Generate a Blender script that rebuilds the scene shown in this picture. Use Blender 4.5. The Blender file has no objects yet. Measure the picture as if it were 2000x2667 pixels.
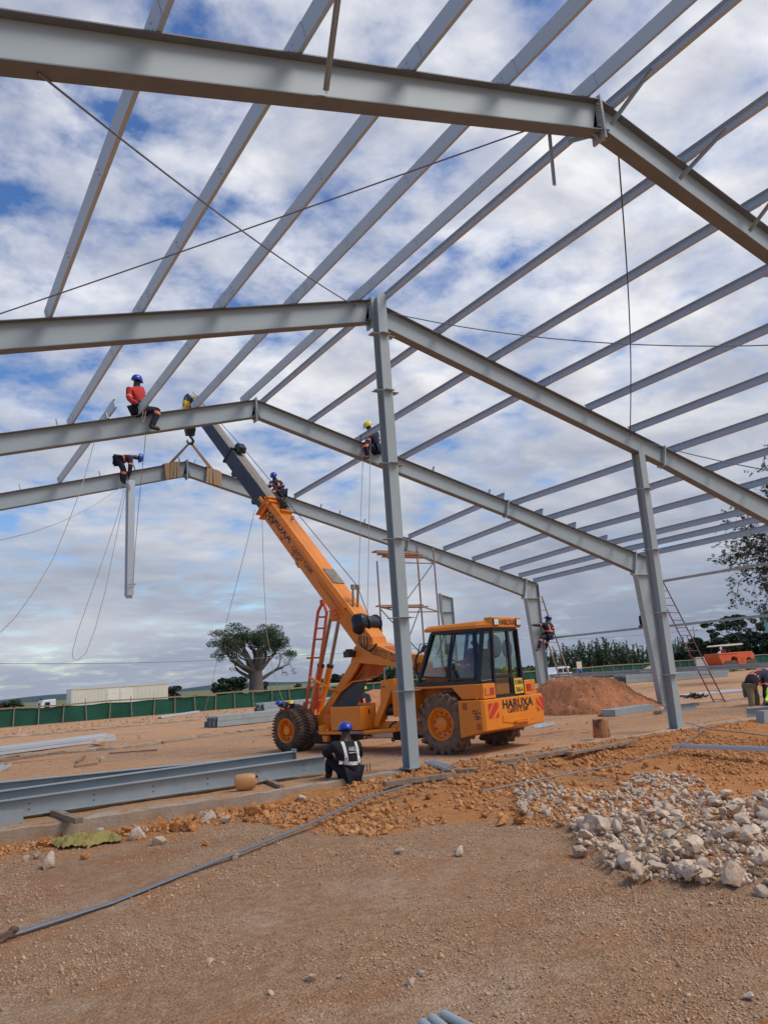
import bpy, math, random
import numpy as np
from mathutils import Vector, Matrix, noise
from mathutils.bvhtree import BVHTree
random.seed(7); RS = np.random.RandomState(11)
SC = bpy.context.scene
COL = SC.collection
rad = math.radians
# ------------------------------------------------------------------ camera
CAM = Vector((0, 0, 1.6)); FPX = 2005.75
yaw, pit, rol = rad(32.1154), rad(12.0866), rad(3.8696)
fw = Vector((math.sin(yaw)*math.cos(pit), math.cos(yaw)*math.cos(pit), math.sin(pit)))
rt0 = Vector((math.cos(yaw), -math.sin(yaw), 0)); up0 = rt0.cross(fw)
RT = rt0*math.cos(rol) - up0*math.sin(rol); UP = rt0*math.sin(rol) + up0*math.cos(rol)
cd = bpy.data.cameras.new('camera'); camo = bpy.data.objects.new('camera', cd); COL.objects.link(camo)
M = Matrix((RT, UP, -fw)).transposed().to_4x4(); M.translation = CAM
camo.matrix_world = M
cd.sensor_fit = 'VERTICAL'; cd.sensor_height = 36; cd.lens = 36*FPX/2667; cd.clip_start = .05; cd.clip_end = 6000
SC.camera = camo
# ------------------------------------------------------------------ world: daylight sky with broken cloud
SUN_EL, SUN_AZ = rad(54), rad(138)      # azimuth measured from +Y towards +X
w = bpy.data.worlds.new('World'); SC.world = w; w.use_nodes = True
nt = w.node_tree; N = nt.nodes; Lk = nt.links
for n in list(N): N.remove(n)
def nd(t, **k):
    n = N.new(t)
    for a, b in k.items(): setattr(n, a, b)
    return n
out = nd('ShaderNodeOutputWorld')
sky = nd('ShaderNodeTexSky', sky_type='NISHITA', sun_disc=False, sun_elevation=SUN_EL, sun_rotation=SUN_AZ, air_density=1.0, dust_density=.6, ozone_density=2.5)
bgs = nd('ShaderNodeBackground'); bgs.inputs['Strength'].default_value = .13
hs = nd('ShaderNodeHueSaturation'); hs.inputs['Saturation'].default_value = 1.22; hs.inputs['Hue'].default_value = .508; Lk.new(sky.outputs[0], hs.inputs['Color']); Lk.new(hs.outputs[0], bgs.inputs[0])
tc = nd('ShaderNodeTexCoord'); sx = nd('ShaderNodeSeparateXYZ'); Lk.new(tc.outputs['Generated'], sx.inputs[0])
def mth(op, a, b=None, clamp=False):
    n = nd('ShaderNodeMath', operation=op, use_clamp=clamp)
    for i, v in enumerate((a, b)):
        if v is None: continue
        if isinstance(v, (int, float)): n.inputs[i].default_value = v
        else: Lk.new(v, n.inputs[i])
    return n.outputs[0]
zc = mth('ADD', mth('MAXIMUM', sx.outputs[2], 0.0), .16)
px = mth('DIVIDE', sx.outputs[0], zc); py = mth('DIVIDE', sx.outputs[1], zc)
cx = nd('ShaderNodeCombineXYZ'); Lk.new(px, cx.inputs[0]); Lk.new(py, cx.inputs[1])
def noise_n(vec, scale, detail, rough, dist=0, off=(0, 0, 0), sc=(1, 1, 1)):
    mp = nd('ShaderNodeMapping'); mp.inputs['Location'].default_value = off; mp.inputs['Scale'].default_value = sc
    Lk.new(vec, mp.inputs[0])
    n = nd('ShaderNodeTexNoise'); n.inputs['Scale'].default_value = scale; n.inputs['Detail'].default_value = detail
    n.inputs['Roughness'].default_value = rough; n.inputs['Distortion'].default_value = dist
    Lk.new(mp.outputs[0], n.inputs['Vector']); return n.outputs[0]
def ramp(v, stops):
    r = nd('ShaderNodeValToRGB'); Lk.new(v, r.inputs[0]); e = r.color_ramp.elements
    while len(e) < len(stops): e.new(.5)
    for q, (pos, c) in zip(e, stops):
        q.position = pos; q.color = (c, c, c, 1) if isinstance(c, (int, float)) else (*c, 1)
    return r.outputs[0]
n1 = noise_n(cx.outputs[0], 5.4, 9, .56, .12, (1.3, .4, 0))
n2 = noise_n(cx.outputs[0], 1.5, 3, .5, 0, (4.2, 7.7, 0))
hz = mth('SUBTRACT', 1.0, sx.outputs[2])                       # more cover low down
cov = mth('ADD', mth('ADD', mth('MULTIPLY', n1, .62), mth('MULTIPLY', n2, .42)), mth('ADD', mth('MULTIPLY', mth('POWER', hz, 2.0), .17), mth('MULTIPLY', sx.outputs[0], .10)))
mask = ramp(cov, [(.505, 0), (.60, .66), (.70, 1)])
# cloud brightness: bright rims, greyer thick parts, dull band near the horizon
n3 = noise_n(cx.outputs[0], 3.4, 7, .56, .3, (9.1, 3.3, 0), (1, 1.25, 1))
n4 = noise_n(tc.outputs['Generated'], 2.6, 5, .52, .3, (2.1, 5.3, 1), (1, 1, 3.5))
shade = ramp(n3, [(.33, (.43, .455, .54)), (.48, (.61, .625, .68)), (.64, (.85, .85, .87))])
low = ramp(n4, [(.30, (.22, .26, .35)), (.52, (.31, .35, .44)), (.70, (.55, .57, .61))])
mx = nd('ShaderNodeMix', data_type='RGBA'); Lk.new(ramp(sx.outputs[2], [(.04, 0), (.46, 1)]), mx.inputs[0])
Lk.new(low, mx.inputs[6]); Lk.new(shade, mx.inputs[7])
bgc = nd('ShaderNodeBackground'); Lk.new(mx.outputs[2], bgc.inputs[0]); bgc.inputs[1].default_value = 1.0
ms = nd('ShaderNodeMixShader'); Lk.new(mask, ms.inputs[0]); Lk.new(bgs.outputs[0], ms.inputs[1]); Lk.new(bgc.outputs[0], ms.inputs[2])
Lk.new(ms.outputs[0], out.inputs[0])
sd = bpy.data.lights.new('sun', 'SUN'); sd.energy = 2.0; sd.angle = rad(28); sd.color = (1, .95, .87)
so = bpy.data.objects.new('sun', sd); COL.objects.link(so)
sv = Vector((math.sin(SUN_AZ)*math.cos(SUN_EL), math.cos(SUN_AZ)*math.cos(SUN_EL), math.sin(SUN_EL)))
so.rotation_euler = sv.to_track_quat('Z', 'Y').to_euler(); so.location = (0, 0, 30)
SC.view_settings.view_transform = 'Standard'; SC.view_settings.look = 'None'; SC.view_settings.gamma = 1
SC.view_settings.use_curve_mapping = False; SC.view_settings.exposure = .2
SC.render.engine = 'CYCLES'; SC.cycles.max_bounces = 6; SC.cycles.transparent_max_bounces = 16
# ------------------------------------------------------------------ surveying helpers: where a sight line meets a real plane of the site
def ray(x, y): return fw + RT*((x-1000)/FPX) - UP*((y-1333.5)/FPX)
def G(x, y, z=0.0): d = ray(x, y); return CAM + d*((z-1.6)/d.z)
def AY(x, y, Y): d = ray(x, y); return CAM + d*(Y/d.y)
def AX(x, y, X): d = ray(x, y); return CAM + d*(X/d.x)
def V(*a): return Vector(a)
# crane frame: u forward (away), l left, z up
caz = rad(-17.5)
CU = V(math.sin(caz), math.cos(caz), 0); CL = V(-math.cos(caz), math.sin(caz), 0); CO = V(10.31, 13.64, 0)
def CW(u, l, z): return CO + CU*u + CL*l + V(0, 0, z)
def Ls(x, y, c):
    d = ray(x, y); t = (c-(CAM-CO).dot(CL))/d.dot(CL); P = CAM+d*t-CO; return (P.dot(CU), P.z)
def Rs(x, y, xc):
    d = ray(x, y); t = (xc-(CAM-CO).dot(CU))/d.dot(CU); P = CAM+d*t-CO; return (P.dot(CL), P.z)
def za(x, y): return (660+x*.1899, 1540+y*.1899)
def zb(x, y): return (1060+x*.2290, 1600+y*.2290)
def zcc(x, y): return (820+x*.1929, 1640+y*.1929)
def zd(x, y): return (480+x*.17178, 1020+y*.17178)
def ze(x, y): return (650+x*.1808, 1250+y*.1808)
# ------------------------------------------------------------------ materials
MT = {}
def mat(name, base, rough=.6, metal=0.0, var=.15, scale=6.0, bump=.0, bscale=40.0, alt=None, altt=(.5, .7), island=0.0, spec=.5, altscale=None, coat=0):
    m = bpy.data.materials.new(name); m.use_nodes = True; t = m.node_tree; b = t.nodes['Principled BSDF']
    b.inputs['Roughness'].default_value = rough; b.inputs['Metallic'].default_value = metal
    b.inputs['Specular IOR Level'].default_value = spec; b.inputs['Coat Weight'].default_value = coat
    g = t.nodes.new('ShaderNodeNewGeometry')
    c = t.nodes.new('ShaderNodeTexCoord')
    n = t.nodes.new('ShaderNodeTexNoise'); n.inputs['Scale'].default_value = scale; n.inputs['Detail'].default_value = 6; n.inputs['Roughness'].default_value = .6
    t.links.new(c.outputs['Object'], n.inputs['Vector'])
    r = t.nodes.new('ShaderNodeValToRGB'); t.links.new(n.outputs[0], r.inputs[0])
    e = r.color_ramp.elements; e[0].position = .3; e[1].position = .7
    e[0].color = (*[max(0, k*(1-var)) for k in base], 1); e[1].color = (*[min(1, k*(1+var)) for k in base], 1)
    col = r.outputs[0]
    if alt is not None:
        n2 = t.nodes.new('ShaderNodeTexNoise'); n2.inputs['Scale'].default_value = altscale or scale*.45; n2.inputs['Detail'].default_value = 8; n2.inputs['Roughness'].default_value = .68
        t.links.new(c.outputs['Object'], n2.inputs['Vector'])
        r2 = t.nodes.new('ShaderNodeValToRGB'); t.links.new(n2.outputs[0], r2.inputs[0]); r2.color_ramp.elements[0].position = altt[0]; r2.color_ramp.elements[1].position = altt[1]
        mx = t.nodes.new('ShaderNodeMix'); mx.data_type = 'RGBA'; t.links.new(r2.outputs[0], mx.inputs[0]); t.links.new(col, mx.inputs[6]); mx.inputs[7].default_value = (*alt, 1); col = mx.outputs[2]
    if island:
        h = t.nodes.new('ShaderNodeHueSaturation'); mr = t.nodes.new('ShaderNodeMapRange'); t.links.new(g.outputs['Random Per Island'], mr.inputs[0])
        mr.inputs[3].default_value = 1-island; mr.inputs[4].default_value = 1+island
        t.links.new(mr.outputs[0], h.inputs['Value']); t.links.new(col, h.inputs['Color']); col = h.outputs[0]
    t.links.new(col, b.inputs['Base Color'])
    if bump:
        nb = t.nodes.new('ShaderNodeTexNoise'); nb.inputs['Scale'].default_value = bscale; nb.inputs['Detail'].default_value = 6
        t.links.new(c.outputs['Object'], nb.inputs['Vector'])
        bp = t.nodes.new('ShaderNodeBump'); bp.inputs['Strength'].default_value = bump; bp.inputs['Distance'].default_value = .02
        t.links.new(nb.outputs[0], bp.inputs['Height']); t.links.new(bp.outputs[0], b.inputs['Normal'])
    MT[name] = m; return m
mat('painted_steel', (.375, .43, .43), .50, 0, .05, 1.2, 0, alt=(.30, .335, .32), altt=(.58, .82), altscale=1.6)
mat('flange_steel_shaded', (.17, .175, .185), .55, 0, .12, 3, alt=(.15, .11, .085), altt=(.55, .8))  # rafter flanges: darker than the webs, underside shade put into the colour
mat('galvanised', (.52, .575, .615), .5, .2, .03, 1.0)
mat('girt_steel', (.33, .36, .39), .4, .4, .12, 5)
mat('stock_steel', (.33, .37, .375), .5, .1, .1, 3, alt=(.2, .17, .13), altt=(.62, .85))
mat('rust_steel', (.16, .09, .06), .7, .2, .3, 20)
mat('wire', (.10, .11, .12), .5, .5, .1, 10)
mat('rope', (.42, .40, .36), .9, 0, .2, 40)
mat('rod_steel', (.22, .24, .26), .45, .6, .1, 10)
mat('orange_paint', (.82, .245, .014), .42, 0, .06, 2.5, 0, alt=(.50, .19, .045), altt=(.56, .86), altscale=3.2, coat=.08)
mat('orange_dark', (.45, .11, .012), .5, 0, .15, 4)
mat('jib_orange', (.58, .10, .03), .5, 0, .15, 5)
mat('boom_black', (.035, .040, .055), .42, 0, .25, 4, alt=(.16, .12, .09), altt=(.6, .85), altscale=6)
mat('boom_dust', (.24, .20, .16), .7, 0, .25, 6)
mat('black_frame', (.012, .014, .02), .35, 0, .2, 6)
mat('rubber', (.055, .044, .036), .9, 0, .3, 6, .3, 60, alt=(.20, .12, .07), altt=(.40, .66), altscale=5)
mat('mud_rubber', (.20, .125, .08), .95, 0, .3, 7, .4, 50, alt=(.07, .05, .04), altt=(.5, .72), altscale=9)
mat('rod_chrome', (.35, .35, .37), .2, .9, .05, 4)
mat('tarp_black', (.014, .015, .02), .45, 0, .2, 8, .5, 12)
mat('dark_part', (.03, .026, .024), .7, 0, .4, 15, alt=(.14, .08, .04), altt=(.55, .8))
mat('letter_dark', (.03, .02, .03), .5)
mat('letter_white', (.75, .75, .75), .6)
mat('sign_red', (.62, .035, .02), .45, 0, .1)
mat('plate_yellow', (.80, .55, .06), .5, 0, .05)
mat('lamp_red', (.55, .03, .03), .2, 0, .1, spec=.7)
mat('lamp_amber', (.65, .22, .05), .2, 0, .1)
mat('lamp_clear', (.7, .7, .66), .15, 0, .1)
mat('concrete', (.42, .33, .24), .92, 0, .15, 2.5, .5, 30, alt=(.30, .17, .09), altt=(.42, .75), altscale=1.2)
mat('plank', (.30, .21, .14), .85, 0, .3, 8, .3, 40, alt=(.16, .11, .08), altt=(.5, .8))
mat('scaffold_board', (.42, .23, .13), .8, 0, .2, 6, alt=(.28, .14, .08), altt=(.5, .8))
mat('scaffold_pole', (.30, .25, .22), .6, .2, .2, 10, alt=(.34, .15, .09), altt=(.45, .7))
mat('ladder_wood', (.33, .26, .18), .8, 0, .2, 10)
mat('ladder_red', (.17, .018, .016), .5, 0, .15, 10)
mat('net_green', (.004, .075, .042), .8, 0, .25, .8)
mat('post_wood', (.30, .22, .15), .9, 0, .2, 10)
mat('white_rock', (.62, .49, .36), .95, 0, .22, 3, .45, 12, alt=(.44, .245, .13), altt=(.50, .68), altscale=1.9, island=.2, spec=.1)
mat('orange_rock', (.50, .20, .06), .95, 0, .25, 3, .35, 9, alt=(.62, .42, .24), altt=(.5, .7), altscale=1.6, island=.2, spec=.1)
mat('rubble_bits', (.55, .265, .105), .95, 0, .25, 9, .5, 40, alt=(.42, .15, .05), altt=(.5, .75), altscale=1.2, island=.22, spec=.1)
mat('gravel_bits', (.47, .30, .175), .95, 0, .2, 3, 0, island=.28)
mat('white_bits', (.58, .45, .32), .95, 0, .2, 3, 0, island=.25)
mat('mound_earth', (.47, .185, .08), .97, 0, .18, 3, .7, 18, alt=(.46, .24, .13), altt=(.58, .72), altscale=2.2)
mat('sand', (.52, .33, .22), .97, 0, .1, 3, .3)
mat('skin', (.055, .028, .018), .55, 0, .1, 10)
mat('navy', (.010, .012, .034), .85, 0, .3, 12, .4, 20)
mat('black_cloth', (.008, .008, .014), .85, 0, .3, 12, .4, 20)
mat('red_shirt', (.50, .035, .03), .85, 0, .15, 12, .4, 20)
mat('khaki', (.26, .20, .12), .9, 0, .15, 12, .4, 20)
mat('hat_blue', (.012, .055, .38), .3, 0, .05, 5, spec=.6)
mat('hat_yellow', (.78, .62, .03), .3, 0, .05, 5)
mat('band_orange', (.85, .22, .10), .6, 0, .08, 20)
mat('band_white', (.70, .70, .62), .6, 0, .08, 20)
mat('vest_lime', (.50, .75, .06), .6, 0, .08, 20)
mat('boot', (.05, .035, .025), .7, 0, .2, 20)
mat('jerrycan_plastic', (.56, .28, .09), .5, 0, .12, 5, alt=(.45, .2, .06), altt=(.5, .7))
mat('sack', (.30, .235, .055), .7, 0, .2, 8, .4, 30, alt=(.10, .19, .03), altt=(.60, .66), altscale=6)
mat('stump_wood', (.42, .19, .07), .8, 0, .3, 12, alt=(.10, .06, .04), altt=(.5, .6))
mat('strap', (.36, .22, .13), .85, 0, .15, 20)
mat('sack_cloth', (.42, .28, .16), .9, 0, .15, 20)
mat('container_white', (.78, .76, .62), .5, 0, .05, .5)
mat('cab_white', (.75, .77, .75), .35, 0, .05)
mat('van_white', (.72, .72, .70), .35, 0, .05)
mat('glass_dark', (.02, .025, .03), .1, 0, .1, spec=.7)
mat('roller_orange', (.60, .105, .03), .5, 0, .12, 3)
mat('cream', (.62, .56, .42), .6, 0, .06)
mat('building_wall', (.42, .58, .48), .8, 0, .05, 1)
mat('bark_baobab', (.14, .105, .09), .9, 0, .2, .8, .5, 2)
mat('bark_pale', (.34, .32, .28), .9, 0, .2, 1)
mat('bark_dark', (.09, .065, .055), .9, 0, .2, 4)
mat('leaf_baobab', (.055, .085, .035), .8, 0, .25, .3, island=.5)
mat('leaf_dark', (.030, .052, .022), .8, 0, .3, .3, island=.5)
mat('leaf_eucalypt', (.060, .095, .038), .8, 0, .3, .2, island=.5)
mat('leaf_olive', (.07, .085, .05), .8, 0, .3, .5, island=.5)
mat('pole_concrete', (.4, .4, .38), .8)
# clear glass for the cab
gm = bpy.data.materials.new('cab_glass'); gm.use_nodes = True; t = gm.node_tree; t.nodes.remove(t.nodes['Principled BSDF'])
tr = t.nodes.new('ShaderNodeBsdfTransparent'); tr.inputs[0].default_value = (.80, .86, .84, 1)
gl = t.nodes.new('ShaderNodeBsdfGlossy'); gl.inputs['Roughness'].default_value = .03; gl.inputs[0].default_value = (.9, .9, .9, 1)
lw_ = t.nodes.new('ShaderNodeLayerWeight'); lw_.inputs[0].default_value = .25; fz = t.nodes.new('ShaderNodeMath'); fz.operation = 'MULTIPLY_ADD'; t.links.new(lw_.outputs['Facing'], fz.inputs[0]); fz.inputs[1].default_value = .35; fz.inputs[2].default_value = .04
mm = t.nodes.new('ShaderNodeMixShader'); t.links.new(fz.outputs[0], mm.inputs[0]); t.links.new(tr.outputs[0], mm.inputs[1]); t.links.new(gl.outputs[0], mm.inputs[2])
t.links.new(mm.outputs[0], t.nodes['Material Output'].inputs[0]); MT['cab_glass'] = gm
# ------------------------------------------------------------------ mesh helpers
def tag(o, label=None, cat=None, group=None, kind=None):
    if label: o['label'] = label
    if cat: o['category'] = cat
    if group: o['group'] = group
    if kind: o['kind'] = kind
    return o
ORG = {}
def empty(name, loc, label, cat, group=None):
    o = bpy.data.objects.new(name, None); COL.objects.link(o); o.location = loc; o.empty_display_size = .2
    ORG[o] = Vector(loc); return tag(o, label, cat, group)
class MB:
    def __init__(s): s.v = []; s.f = []
    def add(s, vs, fs):
        b = len(s.v); s.v += [Vector(v) for v in vs]; s.f += [[b+i for i in f] for f in fs]; return s
    def frame(s, c, ax, ay, az, hx, hy, hz):
        vs = [c + ax*(i*hx) + ay*(j*hy) + az*(k*hz) for i in (-1, 1) for j in (-1, 1) for k in (-1, 1)]
        return s.add(vs, [(0, 1, 3, 2), (4, 6, 7, 5), (0, 4, 5, 1), (2, 3, 7, 6), (0, 2, 6, 4), (1, 5, 7, 3)])
    def box(s, a, b):   # axis aligned, two corners
        a = Vector(a); b = Vector(b); c = (a+b)/2; h = (b-a)/2
        return s.frame(c, V(1, 0, 0), V(0, 1, 0), V(0, 0, 1), abs(h.x), abs(h.y), abs(h.z))
    def cbox(s, u0, u1, l0, l1, z0, z1):  # crane frame box
        return s.frame(CW((u0+u1)/2, (l0+l1)/2, (z0+z1)/2), CU, CL, V(0, 0, 1), abs(u1-u0)/2, abs(l1-l0)/2, abs(z1-z0)/2)
    def bar(s, p0, p1, w, h, up=None):
        p0 = Vector(p0); p1 = Vector(p1); d = p1-p0; L = d.length; d.normalize()
        u = Vector(up) if up else (V(0, 0, 1) if abs(d.z) < .95 else V(1, 0, 0))
        x = d.cross(u).normalized(); y = x.cross(d)
        return s.frame((p0+p1)/2, x, d, y, w/2, L/2, h/2)
    def prism(s, poly, ext):
        n = len(poly); ext = Vector(ext); poly = [Vector(q) for q in poly]
        vs = poly + [q+ext for q in poly]
        fs = [list(range(n)), list(range(2*n-1, n-1, -1))] + [(i, i+n, (i+1) % n+n, (i+1) % n) for i in range(n)]
        return s.add(vs, fs)
    def cprism(s, pts, l0, l1):           # polygon in crane side plane
        return s.prism([CW(u, l0, z) for u, z in pts], CL*(l1-l0))
    def tube(s, pts, r, n=6, close=True):
        pts = [Vector(q) for q in pts]; rs = r if isinstance(r, (list, tuple)) else [r]*len(pts)
        b = len(s.v); px_ = None
        for i, q in enumerate(pts):
            d = (pts[min(i+1, len(pts)-1)]-pts[max(i-1, 0)]).normalized()
            if px_ is None:
                a = V(0, 0, 1) if abs(d.z) < .9 else V(1, 0, 0); px_ = d.cross(a).normalized()
            px_ = (px_ - d*px_.dot(d)).normalized(); py_ = d.cross(px_)
            for k in range(n):
                t_ = 2*math.pi*k/n; s.v.append(q + px_*(math.cos(t_)*rs[i]) + py_*(math.sin(t_)*rs[i]))
        for i in range(len(pts)-1):
            for k in range(n):
                s.f.append([b+i*n+k, b+i*n+(k+1) % n, b+(i+1)*n+(k+1) % n, b+(i+1)*n+k])
        if close:
            s.f.append([b+k for k in range(n)][::-1]); s.f.append([b+(len(pts)-1)*n+k for k in range(n)])
        return s
    def lathe(s, c, ax, prof, n=32):      # prof: (distance along axis, radius)
        c = Vector(c); ax = Vector(ax).normalized(); a = V(0, 0, 1) if abs(ax.z) < .9 else V(1, 0, 0)
        x = ax.cross(a).normalized(); y = ax.cross(x); b = len(s.v); m = len(prof)
        for k in range(n):
            t_ = 2*math.pi*k/n; d = x*math.cos(t_)+y*math.sin(t_)
            for h, r in prof: s.v.append(c+ax*h+d*r)
        for k in range(n):
            for i in range(m-1):
                s.f.append([b+k*m+i, b+((k+1) % n)*m+i, b+((k+1) % n)*m+i+1, b+k*m+i+1])
        return s
    def ell(s, c, r, n=10, m=7, z0=-1.0, rot=None):
        b = len(s.v); c = Vector(c)
        for j in range(m+1):
            t_ = z0 + (1-z0)*j/m; ph = math.asin(max(-1, min(1, t_)))
            for i in range(n):
                a = 2*math.pi*i/n; q = Vector((r[0]*math.cos(ph)*math.cos(a), r[1]*math.cos(ph)*math.sin(a), r[2]*t_))
                s.v.append(c + (rot @ q if rot else q))
        for j in range(m):
            for i in range(n): s.f.append([b+j*n+i, b+j*n+(i+1) % n, b+(j+1)*n+(i+1) % n, b+(j+1)*n+i])
        if z0 > -1: s.f.append([b+i for i in range(n)][::-1])
        return s
    def build(s, name, material, parent=None, org=None, smooth=False, bevel=0, **tags):
        root = parent
        o3 = Vector((0, 0, 0))
        if parent is not None: o3 = ORG[parent]
        elif org is not None: o3 = Vector(org)
        me = bpy.data.meshes.new(name)
        me.from_pydata([(q-o3)[:] for q in s.v], [], s.f); me.validate(); me.update()
        me.materials.append(MT[material] if isinstance(material, str) else material)
        if smooth:
            me.polygons.foreach_set('use_smooth', [True]*len(me.polygons)); me.set_sharp_from_angle(angle=rad(38))
        o = bpy.data.objects.new(name, me); COL.objects.link(o); ORG[o] = o3
        if parent is not None: o.parent = parent
        else: o.location = o3
        if bevel:
            b = o.modifiers.new('bevel', 'BEVEL'); b.width = bevel; b.segments = 2; b.limit_method = 'ANGLE'; b.angle_limit = rad(40)
        if tags: tag(o, **tags)
        return o
def recenter(o): return o
def text(s, size, org, xd, yd, material, parent, name='lettering', squash=1.0, fat=0.0, align='LEFT'):
    cu = bpy.data.curves.new('t', 'FONT'); cu.body = s; cu.size = size; cu.offset = fat; cu.align_x = align; cu.extrude = .001; cu.resolution_u = 3
    ob = bpy.data.objects.new('t', cu); COL.objects.link(ob)
    dg = bpy.context.evaluated_depsgraph_get(); dg.update()
    me = bpy.data.meshes.new_from_object(ob.evaluated_get(dg)); bpy.data.objects.remove(ob)
    xd = Vector(xd).normalized(); yd = Vector(yd); yd = (yd-xd*yd.dot(xd)).normalized(); zd_ = xd.cross(yd)
    mb = MB(); mb.v = [Vector(org)+xd*(q.co.x*squash)+yd*q.co.y+zd_*q.co.z for q in me.vertices]; mb.f = [list(q.vertices) for q in me.polygons]
    bpy.data.meshes.remove(me)
    return mb.build(name, material, parent)
def text_fit(s, p0, p1, h, ydir, material, parent, name='lettering', fat=0.0):
    """letters of cap height h running from p0 to p1"""
    p0 = Vector(p0); p1 = Vector(p1)
    cu = bpy.data.curves.new('t', 'FONT'); cu.body = s; cu.size = 1; cu.offset = fat
    ob = bpy.data.objects.new('t', cu); COL.objects.link(ob); dg = bpy.context.evaluated_depsgraph_get(); dg.update()
    wd = ob.evaluated_get(dg).dimensions.x; bpy.data.objects.remove(ob); bpy.data.curves.remove(cu)
    size = h/.70
    return text(s, size, p0, p1-p0, ydir, material, parent, name, squash=(p1-p0).length/(wd*size), fat=fat*size)
# ================================================================== GROUND
Y1, Y2, Y3, Y4 = 5.889, 11.892, 17.795, 23.295
XR, ZR, SL = 7.4325, 8.8808, .2677
def fbm(x, y, s, o=3, seed=0.0):
    return noise.fractal((x*s, y*s, seed), 1.0, 2.0, o)
def sstep(a, b, x):
    t_ = max(0.0, min(1.0, (x-a)/(b-a))); return t_*t_*(3-2*t_)
def inpoly(x, y, P):
    c = False; j = len(P)-1
    for i in range(len(P)):
        if (P[i][1] > y) != (P[j][1] > y) and x < (P[j][0]-P[i][0])*(y-P[i][1])/(P[j][1]-P[i][1])+P[i][0]: c = not c
        j = i
    return c
pxp = lambda L_, z: [(G(a, b, z).x, G(a, b, z).y) for a, b in L_]
RUB = pxp([(600, 2108), (660, 2140), (800, 2168), (960, 2180), (1120, 2160), (1260, 2140), (1380, 2150), (1500, 2160), (2200, 2210), (2600, 2150), (2600, 1830), (2000, 1868), (1760, 1912), (1500, 1960), (1200, 2010), (900, 2060)], -.2)
WHT = pxp([(1350, 2130), (1345, 2068), (1400, 2050), (1480, 2078), (1600, 2075), (1650, 2035), (1720, 2030), (1830, 2045), (1850, 2085), (1940, 2090), (2300, 2085), (2400, 2330), (2000, 2322), (1900, 2318), (1760, 2308), (1640, 2300), (1560, 2262), (1570, 2235), (1490, 2200), (1500, 2170), (1440, 2145)], -.2)
RUBc = (sum(p_[0] for p_ in RUB)/len(RUB), 0)
def gz(x, y):
    """height of the ground"""
    fine = fbm(x, y, 1.1, 4)*.018 + fbm(x, y, 5.0, 3, 3.3)*.008
    if y > 11.75: z = fine*.8 + (fbm(x, y, .35, 2, 8)*.03 if y > 13 else 0)
    else:
        z = -.21 + fine
        if x > 4.0:
            k = sstep(4.6, 8.5, x)*sstep(7.0, 11.6, y + fbm(x, y, .5, 2, 5)*.8); z += k*.19
            k2 = sstep(4.4, 5.6, x)*sstep(9.8, 10.9, y+fbm(x, y, .9, 3, 2)*.6); z += k2*(.05+fbm(x, y, 3.2, 4, 6)*.05)
    if 4 < x < 12.5 and 3.2 < y < 10 and inpoly(x, y, WHT): z += .05
    if y > 62: z -= 1.3*sstep(62, 72, y)
    if math.hypot(x, y) > 90: z -= fine
    return z
def axis(parts):
    r = []
    for a, b, st in parts: r += list(np.arange(a, b, st))
    return r
xs = [-1800, -700, -300, -150, -80, -50, -35, -25, -18, -12, -8, -5] + axis([(-3, 16, .085), (16, 30, .22), (30, 60, .8), (60, 110, 3)]) + [110, 140, 200, 300, 450, 700, 1100, 1800, 3000]
ys = [-1500, -400, -150, -60, -30, -15, -8, -4] + axis([(-2, 2, .25), (2, 13.5, .075), (13.5, 26, .2), (26, 60, .7), (60, 75, 1.2)]) + [76, 85, 100, 130, 170, 230, 320, 450, 700, 1100, 1800, 3000]
vx = [(x, y, gz(x, y)) for y in ys for x in xs]
nx = len(xs); fc = [(j*nx+i, j*nx+i+1, (j+1)*nx+i+1, (j+1)*nx+i) for j in range(len(ys)-1) for i in range(nx-1)]
gm = bpy.data.materials.new('earth'); gm.use_nodes = True; t = gm.node_tree; b = t.nodes['Principled BSDF']; b.inputs['Roughness'].default_value = .97; b.inputs['Specular IOR Level'].default_value = .15
c = t.nodes.new('ShaderNodeTexCoord'); at = t.nodes.new('ShaderNodeAttribute'); at.attribute_name = 'zone'
def gn(scale, det, rough=.6, off=0, sx_=1.0):
    m_ = t.nodes.new('ShaderNodeMapping'); m_.inputs['Location'].default_value = (off, off*1.7, 0); m_.inputs['Scale'].default_value = (sx_, 1, 1); m_.inputs['Rotation'].default_value = (0, 0, .12 if sx_ != 1 else 0); t.links.new(c.outputs['Object'], m_.inputs[0])
    n = t.nodes.new('ShaderNodeTexNoise'); n.inputs['Scale'].default_value = scale; n.inputs['Detail'].default_value = det; n.inputs['Roughness'].default_value = rough; t.links.new(m_.outputs[0], n.inputs['Vector']); return n.outputs[0]
def gr(v, a, b_, ca, cb):
    r = t.nodes.new('ShaderNodeValToRGB'); t.links.new(v, r.inputs[0]); e = r.color_ramp.elements; e[0].position = a; e[1].position = b_; e[0].color = (*ca, 1); e[1].color = (*cb, 1); return r.outputs[0]
def gmx(f, a, b_):
    m_ = t.nodes.new('ShaderNodeMix'); m_.data_type = 'RGBA'; t.links.new(f, m_.inputs[0]); t.links.new(a, m_.inputs[6]); t.links.new(b_, m_.inputs[7]); return m_.outputs[2]
sep = t.nodes.new('ShaderNodeSeparateColor'); t.links.new(at.outputs['Color'], sep.inputs[0])
tan = gr(gn(9, 8, .7), .3, .7, (.29, .16, .083), (.45, .275, .158))
red = gr(gn(6, 8, .7, 4), .3, .7, (.31, .12, .05), (.44, .205, .09))
pale = gr(gn(14, 8, .7, 2), .3, .7, (.36, .225, .135), (.50, .345, .225))
inn = gr(gn(5, 8, .7, 7), .3, .7, (.44, .215, .10), (.60, .36, .195))
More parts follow.
